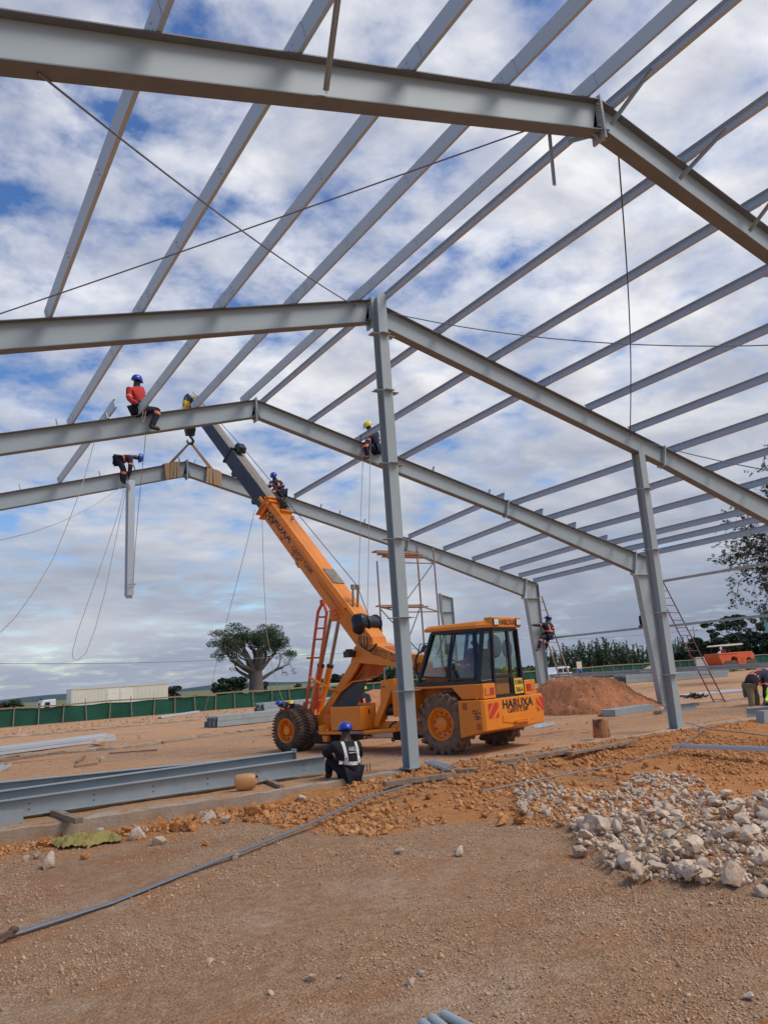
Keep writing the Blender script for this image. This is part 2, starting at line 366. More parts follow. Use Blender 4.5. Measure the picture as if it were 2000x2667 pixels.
f1 = gr(gn(.9, 7, .66, 1, .5), .50, .66, (0, 0, 0), (1, 1, 1)); f2 = gr(gn(.9, 6, .7, 9), .52, .66, (0, 0, 0), (1, 1, 1)); f3 = gr(gn(.9, 7, .65, 12, .25), .50, .62, (0, 0, 0), (1, 1, 1))
outc = gmx(f2, gmx(f1, tan, red), pale)
redp = gr(gn(1.3, 7, .65, 15, .22), .47, .60, (0, 0, 0), (1, 1, 1))
inc = gmx(redp, inn, gmx(f3, pale, red))
ccol = gmx(sep.outputs[1], gmx(sep.outputs[0], outc, gr(gn(8, 8, .7, 20), .3, .7, (.40, .15, .045), (.56, .27, .10))), inc)
gray = gr(gn(.05, 5), .3, .7, (.10, .13, .06), (.20, .20, .10))
ccol = gmx(sep.outputs[2], ccol, gray)
for vs_, amt, off_ in ((48, .16, 0), (110, .14, 3)):
    vo = t.nodes.new('ShaderNodeTexVoronoi'); vo.inputs['Scale'].default_value = vs_; t.links.new(c.outputs['Object'], vo.inputs['Vector']); sv_ = t.nodes.new('ShaderNodeSeparateColor'); t.links.new(vo.outputs['Color'], sv_.inputs[0])
    mr_ = t.nodes.new('ShaderNodeMapRange'); t.links.new(sv_.outputs[0], mr_.inputs[0]); mr_.inputs[3].default_value = 1-amt; mr_.inputs[4].default_value = 1+amt*1.3
    hv = t.nodes.new('ShaderNodeHueSaturation'); t.links.new(mr_.outputs[0], hv.inputs['Value']); t.links.new(ccol, hv.inputs['Color']); ccol = hv.outputs[0]
t.links.new(ccol, b.inputs['Base Color'])
bp = t.nodes.new('ShaderNodeBump'); bp.inputs['Strength'].default_value = .7; bp.inputs['Distance'].default_value = .03; t.links.new(gn(28, 8, .75), bp.inputs['Height'])
vor = t.nodes.new('ShaderNodeTexVoronoi'); vor.inputs['Scale'].default_value = 48; t.links.new(c.outputs['Object'], vor.inputs['Vector'])
bp2 = t.nodes.new('ShaderNodeBump'); bp2.inputs['Strength'].default_value = .8; bp2.inputs['Distance'].default_value = .015; t.links.new(vor.outputs['Distance'], bp2.inputs['Height']); bp2.invert = True
t.links.new(bp.outputs[0], bp2.inputs['Normal']); t.links.new(bp2.outputs[0], b.inputs['Normal'])
MT['earth'] = gm
g = MB(); g.v = vx; g.f = fc
me = bpy.data.meshes.new('ground'); me.from_pydata(vx, [], fc); me.update(); me.materials.append(gm)
me.polygons.foreach_set('use_smooth', [True]*len(me.polygons))
ca = me.color_attributes.new('zone', 'FLOAT_COLOR', 'POINT'); cols = np.zeros((len(vx), 4), np.float32); cols[:, 3] = 1
for i, (x, y, z) in enumerate(vx):
    wob = fbm(x, y, 1.3, 3, 4)*.35
    if y < 11.8: cols[i, 0] = 1.0 if (x > 3 and inpoly(x+wob, y+wob, RUB)) else (.55 if (0 < x < 5 and y > 10.2+wob) else 0)
    else: cols[i, 1] = 1
    if y > 75 or x > 80 or x < -60 or y < -30: cols[i, 2] = 1
ca.data.foreach_set('color', cols.ravel())
go = bpy.data.objects.new('ground', me); COL.objects.link(go); go['kind'] = 'structure'
# ------------------------------------------------------------------ stones
def rockmesh(sub, seed, rough=.28, flat=.75, name='rock'):
    import bmesh
    bm = bmesh.new(); bmesh.ops.create_icosphere(bm, subdivisions=sub, radius=1)
    rr = random.Random(seed); st = (rr.uniform(.8, 1.25), rr.uniform(.7, 1.0), rr.uniform(.6, .9)*flat*1.2)
    cuts = [(Vector((rr.gauss(0, 1), rr.gauss(0, 1), rr.gauss(0, 1))).normalized(), rr.uniform(.45, .8)) for _ in range(11)]
    for v in bm.verts:
        d = v.co.normalized(); r = 1 + rough*noise.fractal(d*1.6+Vector((seed, 0, 0)), 1, 2, 3) + rough*.55*noise.noise(d*5+Vector((0, seed, 0)))
        q = d*r
        for n_, k in cuts:
            e = q.dot(n_)-k
            if e > 0: q -= n_*e*.93
        v.co = Vector((q.x*st[0], q.y*st[1], q.z*st[2]))
    me_ = bpy.data.meshes.new(name); bm.to_mesh(me_); bm.free(); return me_
def scatter(name, pts, sizes, sub, material, variants=6, rough=.3, seed=50, **tags):
    """many loose stones as one mesh (numpy)"""
    ms_ = [rockmesh(sub, seed+i, rough) for i in range(variants)]
    VV = []; FF = []; base = 0
    data = []
    for m_ in ms_:
        a = np.empty(len(m_.vertices)*3, np.float32); m_.vertices.foreach_get('co', a); a = a.reshape(-1, 3)
        f = np.array([list(q.vertices) for q in m_.polygons], np.int64); data.append((a, f)); bpy.data.meshes.remove(m_)
    n = len(pts); pts = np.array(pts, np.float32); sizes = np.array(sizes, np.float32)
    q = RS.normal(size=(n, 4)); q[:, 1:3] *= .5; q /= np.linalg.norm(q, axis=1)[:, None]
    w_, x_, y_, z_ = q.T
    R = np.stack([1-2*(y_*y_+z_*z_), 2*(x_*y_-w_*z_), 2*(x_*z_+w_*y_), 2*(x_*y_+w_*z_), 1-2*(x_*x_+z_*z_), 2*(y_*z_-w_*x_), 2*(x_*z_-w_*y_), 2*(y_*z_+w_*x_), 1-2*(x_*x_+y_*y_)], 1).reshape(n, 3, 3).astype(np.float32)
    var = RS.randint(0, variants, n)
    for k in range(variants):
        idx = np.where(var == k)[0]; a, f = data[k]
        if not len(idx): continue
        v = np.einsum('nij,mj->nmi', R[idx], a)*sizes[idx][:, None, None] + pts[idx][:, None, :]
        m_ = len(a); VV.append(v.reshape(-1, 3)); FF.append((f[None]+(np.arange(len(idx))*m_)[:, None, None]+base).reshape(-1, 3)); base += m_*len(idx)
    VV = np.concatenate(VV); FF = np.concatenate(FF)
    me_ = bpy.data.meshes.new(name); me_.vertices.add(len(VV)); me_.vertices.foreach_set('co', VV.ravel())
    me_.loops.add(len(FF)*3); me_.loops.foreach_set('vertex_index', FF.ravel().astype(np.int32))
    me_.polygons.add(len(FF)); me_.polygons.foreach_set('loop_start', np.arange(0, len(FF)*3, 3, dtype=np.int32)); me_.polygons.foreach_set('loop_total', np.full(len(FF), 3, np.int32))
    me_.update(calc_edges=True); me_.materials.append(MT[material])
    o = bpy.data.objects.new(name, me_); COL.objects.link(o); tag(o, **tags); return o
def sample_px(n, x0, x1, y0, y1, z=-.2):   # even in the ground plane over a region that the photo shows
    pass
pts = []; sz = []
while len(pts) < 95000:      # gravel of the foreground
    x = random.uniform(-1.5, 9.5); y = random.uniform(2.2, 11.0)
    if x > .70*y + 6: continue
    d = fbm(x, y, .7, 3, 2.2)
    if random.random() > .45 + 1.5*d: continue
    r = random.choice((.005, .006, .007, .009, .012)) * (1.8 if random.random() < .04 else 1)*random.uniform(.7, 1.3)
    pts.append((x, y, gz(x, y)+r*.2)); sz.append(r)
scatter('gravel', pts, sz, 1, 'gravel_bits', 6, .35, 20, label='loose tan gravel scattered over the brown foreground earth', cat='gravel', kind='stuff')
pts = []; sz = []
while len(pts) < 17000:      # rubble of the orange bank
    x = random.uniform(4.0, 22); y = random.uniform(6, 11.6)
    if not inpoly(x, y, RUB): continue
    d = fbm(x, y, .9, 4, 7.7)
    near = sstep(10.8, 8.2, y) if x > 9 else 1.0
    if random.random() > .45 + 1.5*d + .25*near: continue
    r = random.uniform(.012, .04)*(1.8 if random.random() < .15 else 1)*(1.0 if x < 11 else .75)
    pts.append((x, y, gz(x, y)+r*.25)); sz.append(r)
scatter('coral_rubble', pts, sz, 2, 'rubble_bits', 8, .5, 70, label='orange coral rubble spread in a bank along the concrete kerb', cat='rubble', kind='stuff')
pts = []; sz = []
for k in range(9000):
    x = random.uniform(4.5, 12); y = random.uniform(3.2, 9.9)
    if not inpoly(x, y, WHT): continue
    r = random.uniform(.012, .042); pts.append((x, y, gz(x, y)+r*.4+.02*abs(fbm(x, y, 2, 2)))); sz.append(r)
scatter('small_white_stones', pts, sz, 2, 'white_bits', 8, .4, 120, label='small whitish stones filling the gaps of the white stone heap', cat='stones', kind='stuff')
pts = []; sz = []
for k in range(2600):
    x = random.uniform(-3, 32); y = random.uniform(12.2, 34); r = random.uniform(.01, .035)*(1 if random.random() > .05 else 2)
    if fbm(x, y, .3, 3, 3) < -.05: continue
    pts.append((x, y, gz(x, y)+r*.3)); sz.append(r)
for k in range(1500):       # stony strip in front of the net fence
    x = random.uniform(-5, 60); y = random.uniform(44, 55); r = random.uniform(.04, .12); pts.append((x, y, gz(x, y)+r*.2)); sz.append(r)
scatter('floor_stones', pts, sz, 1, 'gravel_bits', 6, .4, 160, label='small loose stones strewn over the levelled building floor', cat='stones', kind='stuff')
# rubble along the foot of the kerb
pts = []; sz = []
for k in range(1500):
    x = random.uniform(.6, 5.4); y = 11.58-abs(random.gauss(0, .33))-(.1 if x > 3 else .0); r = random.choice((.012, .018, .025, .035))*random.uniform(.7, 1.3); pts.append((x, y, gz(x, y)+r*.3)); sz.append(r)
scatter('kerb_rubble', pts, sz, 2, 'rubble_bits', 8, .5, 400, label='broken coral bits along the foot of the concrete kerb', cat='rubble', kind='stuff')
# individual stones
WR = [rockmesh(3, 200+i, .5, .8) for i in range(16)]; ORK = [rockmesh(3, 240+i, .55, .85) for i in range(8)]
for m_ in WR: m_.materials.append(MT['white_rock'])
for m_ in ORK: m_.materials.append(MT['orange_rock'])
for m_ in WR+ORK: m_.polygons.foreach_set('use_smooth', [True]*len(m_.polygons)); m_.set_sharp_from_angle(angle=rad(28))
def stone(x, y, r, kind, label, group=None, sink=.25, name=None, z=None):
    o = bpy.data.objects.new(name or ('white_stone' if kind == 'w' else 'orange_stone'), random.choice(WR if kind == 'w' else ORK)); COL.objects.link(o)
    o.location = (x, y, (gz(x, y) if z is None else z) + r*(.75-sink)); o.scale = (r, r, r); o.rotation_euler = (random.uniform(-.5, .5), random.uniform(-.5, .5), random.uniform(0, 6.3))
    tag(o, label, 'stone', group); return o
def stpx(px_, py_, wpx, kind, label, group=None, z=-.18):
    q = G(px_, py_, z); d = (q-CAM).dot(fw); return stone(q.x, q.y, wpx*d/FPX/2, kind, label, group)
big = [(1558, 2150, 95, 'large cream boulder with brown underside at the left edge of the white heap'), (1512, 2210, 55, 'pinkish white rock lying left of the large boulder'),
       (1795, 2275, 85, 'large pale flat rock at the front of the white heap'), (1960, 2175, 75, 'large cream pitted boulder at the right of the white heap'), (1880, 2270, 50, 'pink and white rock near the front right of the heap'),
       (1745, 2230, 55, 'upright pinkish stone behind the large flat rock'), (1700, 2240, 50, 'long cream stone left of the upright pinkish one'), (1830, 2255, 50, 'yellowish white stone behind the large flat rock'),
       (1968, 2275, 45, 'whitish round stone at the front right of the heap'), (1985, 2310, 48, 'beige stone at the front right corner of the heap')]
for a, b_, w_, l_ in big: stpx(a, b_+w_*.28, w_, 'w', l_)
placed = []
n_ = 0; tries = 0
while n_ < 285 and tries < 9000:
    tries += 1
    x = random.uniform(4.5, 12.5); y = random.uniform(3.4, 9.9)
    if not inpoly(x, y, WHT): continue
    near = sstep(8.0, 5.5, y)
    r = random.uniform(.038, .068)+.065*near*random.random()**1.6
    if any((x-a)**2+(y-b_)**2 < (.72*(r+c_))**2 for a, b_, c_ in placed): continue
    placed.append((x, y, r)); n_ += 1
    stone(x, y, r, 'w', 'whitish coral stone lying in the white stone heap', 'stones of the white heap', sink=.15 if random.random() < .6 else -.35)
orr = [(690, 1250, 'o')]
for i, (a, b_, w_, k, l_) in enumerate([
    (128, 2240, 62, 'w', 'large white pitted rock beside the green sack'), (258, 2165, 55, 'w', 'pink white rock lying against the green sack'), (222, 2225, 28, 'o', 'small round orange stone in front of the green sack'),
    (98, 2222, 38, 'w', 'beige rock left of the large white pitted rock'), (70, 2230, 30, 'w', 'small beige rock left of the beige one'), (360, 2170, 55, 'w', 'cream rock right of the green sack'),
    (545, 2125, 48, 'w', 'white and pink rock against the kerb'), (587, 2130, 36, 'w', 'cream rock right of the white and pink rock'), (415, 2185, 42, 'w', 'flat cream rock in front of the orange stones'),
    (537, 2190, 24, 'o', 'lone orange stone on the brown ground'), (415, 2145, 50, 'o', 'deep orange rock against the kerb'), (460, 2150, 42, 'o', 'orange rock right of the deep orange rock'), (500, 2150, 40, 'o', 'pale orange rock with holes by the kerb'),
    (570, 2112, 34, 'o', 'yellow orange rock above the cream rock'), (655, 2110, 55, 'o', 'rugged orange rock at the left end of the rubble'), (695, 2100, 48, 'o', 'orange rock right of the rugged one'), (645, 2128, 26, 'o', 'small orange rock at the very left of the rubble'),
    (1195, 2210, 42, 'w', 'lone white rock on the bare brown ground'), (1040, 2210, 30, 'w', 'small flat beige stone left of the lone white rock'), (1310, 2135, 42, 'o', 'yellow orange rock beside the white heap'), (1348, 2135, 40, 'o', 'ochre rock touching the white heap'),
    (1385, 2085, 48, 'w', 'white angular rock at the left tip of the white heap'), (1380, 2125, 36, 'w', 'white rock standing beside the ochre rock'), (1835, 2075, 34, 'w', 'white upright rock at the back of the heap'),
    (812, 2535, 28, 'w', 'pale stone in the middle foreground'), (705, 2572, 24, 'w', 'pale stone left of the middle foreground one'), (545, 2492, 24, 'w', 'small pinkish stone in the left foreground'), (885, 2530, 20, 'w', 'little flat pink stone in the middle foreground'),
    (1070, 2545, 34, 'w', 'rounded pinkish stone above the channels at the bottom edge'), (1098, 2522, 26, 'w', 'pale stone behind the rounded pinkish one'), (1950, 2583, 40, 'w', 'rounded pink stone near the right bottom corner'), (1850, 2343, 18, 'w', 'small white stone in front of the heap'), (610, 2222, 30, 'w', 'flat pale stone beside the steel bars'), (1995, 2660, 60, 'o', 'yellow orange rock cut by the right bottom corner')]):
    stpx(a, b_+w_*.2, w_, k, l_)
n_ = 0
while n_ < 70:
    x = random.uniform(4.2, 11); y = random.uniform(8.0, 11.3)
    if not inpoly(x, y, RUB) or inpoly(x, y, WHT): continue
    n_ += 1; stone(x, y, random.uniform(.035, .075), 'o', 'orange coral lump lying in the rubble bank', 'orange lumps of the rubble bank', sink=.3)
for k in range(34):
    x = random.uniform(1.0, 5.3); y = 11.5-abs(random.gauss(0, .25)); stone(x, y, random.uniform(.04, .085), 'o' if random.random() < .62 else 'w', 'rough stone in the row along the kerb foot at left', 'stones along the kerb foot', sink=.2)
# rocks on the floor and near the fence
for a, b_, w_, l_ in [(258, 1940, 42, 'pale heap of stone beside the far purlin stack'), (263, 1980, 20, 'small white stone on the building floor left'), (340, 1863, 14, 'small stone by the net fence')]:
    q = G(a, b_+3, 0); stone(q.x, q.y, w_*(q-CAM).dot(fw)/FPX/2, 'w', l_)
q = G(1718, 1860, 0); stone(q.x, q.y, .2, 'w', 'white plastic covered lump at the right foot of the earth mound')
q = G(1563, 1866, 0); stone(q.x, q.y, .09, 'o', 'small red clod in front of the earth mound')
# ------------------------------------------------------------------ kerbs and floor strips
KY = 11.70
def strip_mesh(pts, w, h, material, name, label, cat='kerb', rough=.012, n=60):
    mb = MB(); P = [Vector(q) for q in pts]
    segs = []
    for a, b_ in zip(P[:-1], P[1:]):
        for i in range(n): segs.append(a.lerp(b_, i/n))
    segs.append(P[-1]); base = 0
    for i, q in enumerate(segs):
        d = (P[-1]-P[0]).normalized(); s_ = V(-d.y, d.x, 0)
        j = lambda k: fbm(q.x*3, q.y*3, 1, 3, k)*rough*2
        for a, z in ((-w/2, -h), (-w/2+j(1), 0+j(2)-.015), (-w/2+.02+j(3), j(2)), (w/2-.02, j(4)), (w/2+j(5), -.015), (w/2, -h)):
            mb.v.append(q+s_*a+V(0, 0, z))
    for i in range(len(segs)-1):
        for k in range(5): mb.f.append([i*6+k, i*6+k+1, (i+1)*6+k+1, (i+1)*6+k])
    mb.f.append(list(range(6))[::-1]); mb.f.append([len(segs)*6-6+k for k in range(6)])
    return mb.build(name, material, org=P[0], label=label, cat=cat)
strip_mesh([(-3, KY+.09, -.01), (4.5, KY+.09, .0), (9.5, KY+.09, .055), (24, KY+.09, .055)], .20, .45, 'concrete', 'concrete_kerb', 'long concrete kerb under the near gable columns', n=120)
strip_mesh([(22.6, 17.3, .1), (31, 17.3, .1)], .25, .3, 'concrete', 'concrete_kerb', 'concrete kerb at the foot of the red ladder')
for pts_, l_ in [([(-60, 1925), (590, 1866), (640, 1858)], 'farther concrete strip footing crossing the levelled floor'), ([(-60, 1976), (295, 1946), (700, 1893)], 'nearer concrete strip footing crossing the levelled floor')]:
    strip_mesh([G(a, b_, .08) for a, b_ in pts_], .35, .25, 'concrete', 'concrete_footing', l_, 'footing', .03)
# starter bolts on kerb/footings
for (a, b_, z_) in [(960, 2008, .06), (362, 1925, .1), (138, 1906, .1), (487, 1870, .1)]:
    q = G(a, b_, z_); mb = MB()
    for s_ in (-.03, .03): mb.tube([q+V(s_, 0, 0), q+V(s_, 0, .12)], .008, 6)
    mb.build('anchor_bolts', 'rust_steel', org=q, label={960: 'pair of rusty anchor bolts on the near kerb', 362: 'pair of anchor bolts on the nearer floor strip', 138: 'pair of anchor bolts at the left of the farther floor strip', 487: 'pair of anchor bolts at the right of the farther floor strip'}[a], cat='bolts')
# ================================================================== STEEL FRAMES
FW = .20
def ibeam(mb_w, mb_f, P0, P1, n_up0, n_up1, d0, d1, wdir, fw_=FW, tf=.014, tw=.009):
    """web into mb_w, flanges into mb_f; P0/P1 on the outer (top) face, n_up outward normals"""
    P0 = Vector(P0); P1 = Vector(P1); wdir = Vector(wdir)
    a0, a1 = P0-n_up0*tf, P1-n_up1*tf; b0, b1 = P0-n_up0*(d0-tf), P1-n_up1*(d1-tf)
    mb_w.prism([a0-wdir*tw/2, a1-wdir*tw/2, b1-wdir*tw/2, b0-wdir*tw/2], wdir*tw)
    for (q0, q1, r0, r1) in ((P0, P1, a0, a1), (b0, b1, P0-n_up0*d0, P1-n_up1*d1)):
        h = wdir*(fw_/2)
        mb_f.add([q0-h, q1-h, q1+h, q0+h, r0-h, r1-h, r1+h, r0+h], [(0, 1, 2, 3), (7, 6, 5, 4), (0, 4, 5, 1), (2, 6, 7, 3), (1, 5, 6, 2), (0, 3, 7, 4)])
def slope_pt(side, d, Y, X0, Z0): return V(X0+side*d, Y, Z0-SL*d)
WY = V(0, 1, 0)
DEAVE = 14.35; DR = .46; DK = .68; DSP = 8.25
def xz_norm(side): return V(side*SL, 0, 1).normalized()
def portal(name, Y, X0, Z0, label, left_cleats, right_cleats, cols=True, depth=DR, grp='portal frames of the hall'):
    r = empty(name, (X0, Y, 0), label, 'steel frame', grp)
    for side in (-1, 1):
        n = xz_norm(side); w_ = MB(); f_ = MB()
        ibeam(w_, f_, slope_pt(side, .012, Y, X0, Z0), slope_pt(side, DSP, Y, X0, Z0), n, n, depth, depth, WY)
        ibeam(w_, f_, slope_pt(side, DSP, Y, X0, Z0), slope_pt(side, DEAVE-.62, Y, X0, Z0), n, n, depth, DK, WY)
        # knee panel: web plate over the column head, top flange, outer flange
        q0 = slope_pt(side, DEAVE-.585, Y, X0, Z0)-n*.014; q1 = slope_pt(side, DEAVE-.012, Y, X0, Z0)-n*.014
        zb_ = Z0-SL*DEAVE-.60
        w_.prism([V(q0.x, Y-.0045, q0.z), V(q1.x, Y-.0045, q1.z), V(q1.x, Y-.0045, zb_), V(q0.x, Y-.0045, zb_)], V(0, .009, 0))
        f_.bar(q0+n*.007, q1+n*.007, FW, .014, up=n)
        f_.box((X0+side*DEAVE, Y-FW/2, zb_+.02), (X0+side*(DEAVE-.012), Y+FW/2, Z0-SL*DEAVE-.02))
        for k in range(2, 13):   # small web lugs along the lower flange
            q = slope_pt(side, k*1.02, Y, X0, Z0)-n*(depth-.014+(DK-depth)*max(0, (k*1.02-DSP))/(DEAVE-DSP))
            w_.prism([q+V(-.03, -.03, 0), q+V(.03, -.03, 0), q+V(0, -.03, .07)], V(0, .02, 0))
        ro = w_.build('rafter_web', 'painted_steel', r); f_.build('rafter_flanges', 'flange_steel_shaded', r)
        pl = MB()
        for d_, hh in ((DSP, depth+.05), (DEAVE-.6, DK+.1)):   # bolted end plates
            q = slope_pt(side, d_, Y, X0, Z0)
            ax = V(side, 0, -SL).normalized()
            pl.frame(q - n*(hh/2-.03), ax, WY, n, .016, FW/2+.012, hh/2+.02)
            pl.prism([q-n*(hh-.02)-ax*.1+V(0, -.006, 0), q-n*(hh-.02)+V(0, -.006, 0), q-n*(hh+.07)+V(0, -.006, 0)], V(0, .012, 0))
            for bz in (.06, .16, .26, .36):
                for sy in (-.07, .07): pl.tube([q-n*(bz+.03)-ax*.04+WY*sy, q-n*(bz+.03)+ax*.04+WY*sy], .012, 6)
        pl.build('splice_plate', 'painted_steel', r, bevel=0)
        if cols is True or cols == side:
            w2 = MB(); f2 = MB()
            xo = X0+side*DEAVE; zt = Z0-SL*DEAVE
            o_ = V(side, 0, 0); bz_ = .05
            # tapered column: outer face vertical
            ibeam(w2, f2, V(xo, Y, zt-.6), V(xo, Y, bz_), o_, o_, .70, .32, WY, FW)
            w2.box((xo-side*.69, Y-FW/2, zt-.60), (xo-side*.015, Y+FW/2, zt-.585))
            w2.box((xo-.38, Y-.17, bz_-.02), (xo+.06, Y+.17, bz_))
            w2.build('column_web', 'painted_steel', r); f2.build('column_flanges', 'painted_steel', r)
    # ridge plates
    pl = MB(); pl.box((X0-.017, Y-FW/2-.01, Z0-depth-.13), (X0-.001, Y+FW/2+.01, Z0+.055)); pl.box((X0+.001, Y-FW/2-.01, Z0-depth-.13), (X0+.017, Y+FW/2+.01, Z0+.055))
    for s_ in (-1, 1): pl.prism([V(X0+s_*.02, Y-.006, Z0-depth-.02), V(X0+s_*.16, Y-.006, Z0-depth-.045), V(X0+s_*.02, Y-.006, Z0-depth-.12)], V(0, .012, 0))
    for bz in (.0, .10, .2, .32, .42, .52):
        for sy in (-.07, .07): pl.tube([V(X0-.045, Y+sy, Z0+.02-bz), V(X0+.045, Y+sy, Z0+.02-bz)], .012, 6)
    pl.build('ridge_plate', 'painted_steel', r)
    for side, ds in ((-1, left_cleats), (1, right_cleats)):
        for d_ in ds:
            mb = MB(); q = slope_pt(side, d_, Y, X0, Z0); n = xz_norm(side); ax = V(side, 0, -SL).normalized()
            mb.frame(q+n*.09+ax*.0, ax, WY, n, .004, .055, .09); mb.frame(q+n*.004-ax*.03, ax, WY, n, .035, .055, .004)
            mb.build('purlin_cleat', 'galvanised', r)
    return r
x0, sp = .2505, 1.3943
D = lambda k: x0+k*sp
portal('portal_frame', Y1, XR, ZR, 'nearest grey steel portal frame crossing the top of the photo', [D(k) for k in range(5)], [D(k) for k in range(10)], cols=True)
portal('portal_frame', Y2, XR, ZR, 'second grey portal frame standing over the two gable columns', [D(k) for k in range(6)], [D(k) for k in range(11)], cols=True)
portal('portal_frame', Y3, XR, ZR, 'third grey portal frame with the red shirted man on its rafter', [D(k) for k in (0, .95, 1.97, 2.49, 3.04, 3.24, 4.2)], [D(k) for k in (0, 1, 2, 3.06, 3.78, 5.25, 6, 7.05, 8.02, 9, 9.54, 10.05)], cols=True)
X4, Z4 = 7.327, 8.733
portal('portal_frame', Y4, X4, Z4, 'farthest grey portal frame hanging in the crane slings', [D(k) for k in (-.03, .97, 1.7, 2.52, 3.25, 4.2)], [D(k) for k in (.0, 1.0, 2.5, 3.2, 3.72, 4.43, 5.78, 6.89, 7.86, 8.83, 9.5, 10.04)], cols=1)
# lone fifth column
r = empty('steel_column', (21.6, 29, 0), 'lone tapered grey column behind the crane cab', 'steel column')
w2, f2 = MB(), MB(); o_ = V(1, 0, 0)
ibeam(w2, f2, V(21.6, 29, 4.35), V(21.6, 29, .05), o_, o_, .66, .30, WY); ibeam(w2, f2, V(21.6, 29, 4.98), V(21.6, 29, 4.36), o_, o_, .62, .66, WY)
w2.prism([V(21.0, 28.995, 4.98), V(21.59, 28.995, 4.98), V(20.97, 28.995, 5.14)], V(0, .009, 0)); f2.bar(V(20.95, 29, 5.155), V(21.62, 29, 4.985), .2, .012)
f2.box((20.92, 28.88, 4.3), (20.94, 29.12, 5.22)); w2.box((20.95, 28.9, 4.35), (21.59, 29.1, 4.362))
w2.build('column_web', 'painted_steel', r); f2.build('column_flanges', 'painted_steel', r)
# ------------------------------------------------------------------ purlins: C sections, open towards the ridge
def csec(mb, P0, P1, n, ax, h=.19, fl=.055, lip=.009, t_=.0035):
    """P0,P1 foot of the web, n up, ax flange direction"""
    for (a0, a1, b0, b1) in ((0, t_, 0, h), (t_, fl, 0, t_), (t_, fl, h-t_, h), (fl-t_, fl, t_, lip), (fl-t_, fl, h-lip, h-t_)):
        poly = [P0+ax*a0+n*b0, P0+ax*a1+n*b0, P0+ax*a1+n*b1, P0+ax*a0+n*b1]
        mb.prism(poly, P1-P0)
ORD = ['first', 'second', 'third', 'fourth', 'fifth', 'sixth', 'seventh', 'eighth', 'ninth', 'tenth', 'eleventh']
def purlin(side, d0, Ya, d1, Yb, label, Xa=XR, Za=ZR, Xb=XR, Zb=ZR, oa=.28, ob=.28, bolts=True):
    n = xz_norm(side); ax = V(-side, 0, SL).normalized()     # flanges point up-slope
    P0 = slope_pt(side, d0, Ya, Xa, Za)+n*.006; P1 = slope_pt(side, d1, Yb, Xb, Zb)+n*.006
    dr = (P1-P0).normalized(); P0 -= dr*oa; P1 += dr*ob
    mb = MB(); csec(mb, P0, P1, n, ax)
    L_ = (P1-P0).length
    if bolts:
        for s_ in (abs(oa)-.04, abs(oa)+.04, L_-abs(ob)-.04, L_-abs(ob)+.04, L_*.33, L_*.66):
            for hh in (.055, .12):
                q = P0+dr*s_+n*hh; mb.tube([q-ax*.016, q+ax*.018], .011, 6)
        # lap joint: nested end of the neighbour
        if oa > .2: csec(mb, P0-ax*.006-n*.003, P0+dr*oa*2-ax*.006-n*.003, n, ax, h=.196, fl=.052, lip=.008)
        if ob > .2: csec(mb, P1-dr*ob*2-ax*.006-n*.003, P1-ax*.006-n*.003, n, ax, h=.196, fl=.052, lip=.008)
    return mb.build('roof_purlin', 'galvanised', org=P0, label=label, cat='purlin', group='galvanised roof purlins')
def pl_label(i, side, bay): return f'purlin, {ORD[i]} down the {"left" if side < 0 else "right"} slope from the ridge, {bay}'
bay = ['before the nearest frame', 'nearest to second frame', 'second to third frame', 'third to farthest frame']
for side, ks in ((-1, range(5)), (1, range(4))):
    for i, k in enumerate(ks): purlin(side, D(k), Y1-5.6, D(k), Y1, pl_label(i, side, bay[0]))
for side, ks in ((-1, range(5)), (1, range(11))):
    for i, k in enumerate(ks): purlin(side, D(k), Y1, D(k), Y2, pl_label(i, side, bay[1]), oa=-.285 if k < (4 if side > 0 else 5) else .12, ob=-.285 if (k in (0, 1, 2, 3) or (side > 0 and k in (6, 7, 8, 9, 10))) else .12)
for side, ks in ((-1, [(0, 0), (1, .95), (2, 1.97), (3, 3.04)]), (1, [(0, 0), (1, 1), (2, 2.03), (3, 3.06), (6, 6), (7, 7.05), (8, 8.02), (9, 9), (9.5, 9.54), (10, 10.05)])):
    for i, (a, b_) in enumerate(ks): purlin(side, D(a), Y2, D(b_), Y3, pl_label(i, side, bay[2]))
for side, ks in ((-1, [(2.49, 2.52)]), (1, [(2.5, 2.5), (5.6, 5.78), (6.7, 6.89), (7.7, 7.86), (8.7, 8.83), (9.5, 9.5), (10.05, 10.04)])):
    for i, (a, b_) in enumerate(ks): purlin(side, D(a), Y3, D(b_), Y4, pl_label(i, side, bay[3]), Xb=X4, Zb=Z4, oa=-.29 if a > 9.2 else .12, ob=.12)
# girts on the right wall
for z, ya, yb, l_ in [(1.21, Y3, Y4, 'lowest wall girt between third and farthest frame columns'), (2.65, Y3, Y4, 'upper wall girt with the worker astride its end'),
                      (1.21, Y2+.1, Y3-.02, 'lowest wall girt at the right, behind the bending man'), (2.62, Y2+.1, Y3-.02, 'middle wall girt at the right, crossing the red ladder'), (4.14, Y2+.1, Y3-.02, 'top wall girt at the right, under the eave')]:
    mb = MB(); csec(mb, V(21.84, ya+.02, z), V(21.84, yb-.02, z), V(1, 0, 0), V(0, 0, 1), h=.17, fl=.07)
    if z < 1.3: csec(mb, V(21.84, ya+.03, z-.085), V(21.84, yb-.03, z-.085), V(1, 0, 0), V(0, 0, 1), h=.165, fl=.07)
    for y_ in (ya+.06, yb-.06): mb.box((21.78, y_-.04, z-.012), (21.99, y_+.04, z-.004))
    mb.build('wall_girt', 'girt_steel', org=(21.84, ya, z), label=l_, cat='girt', group='wall girts')
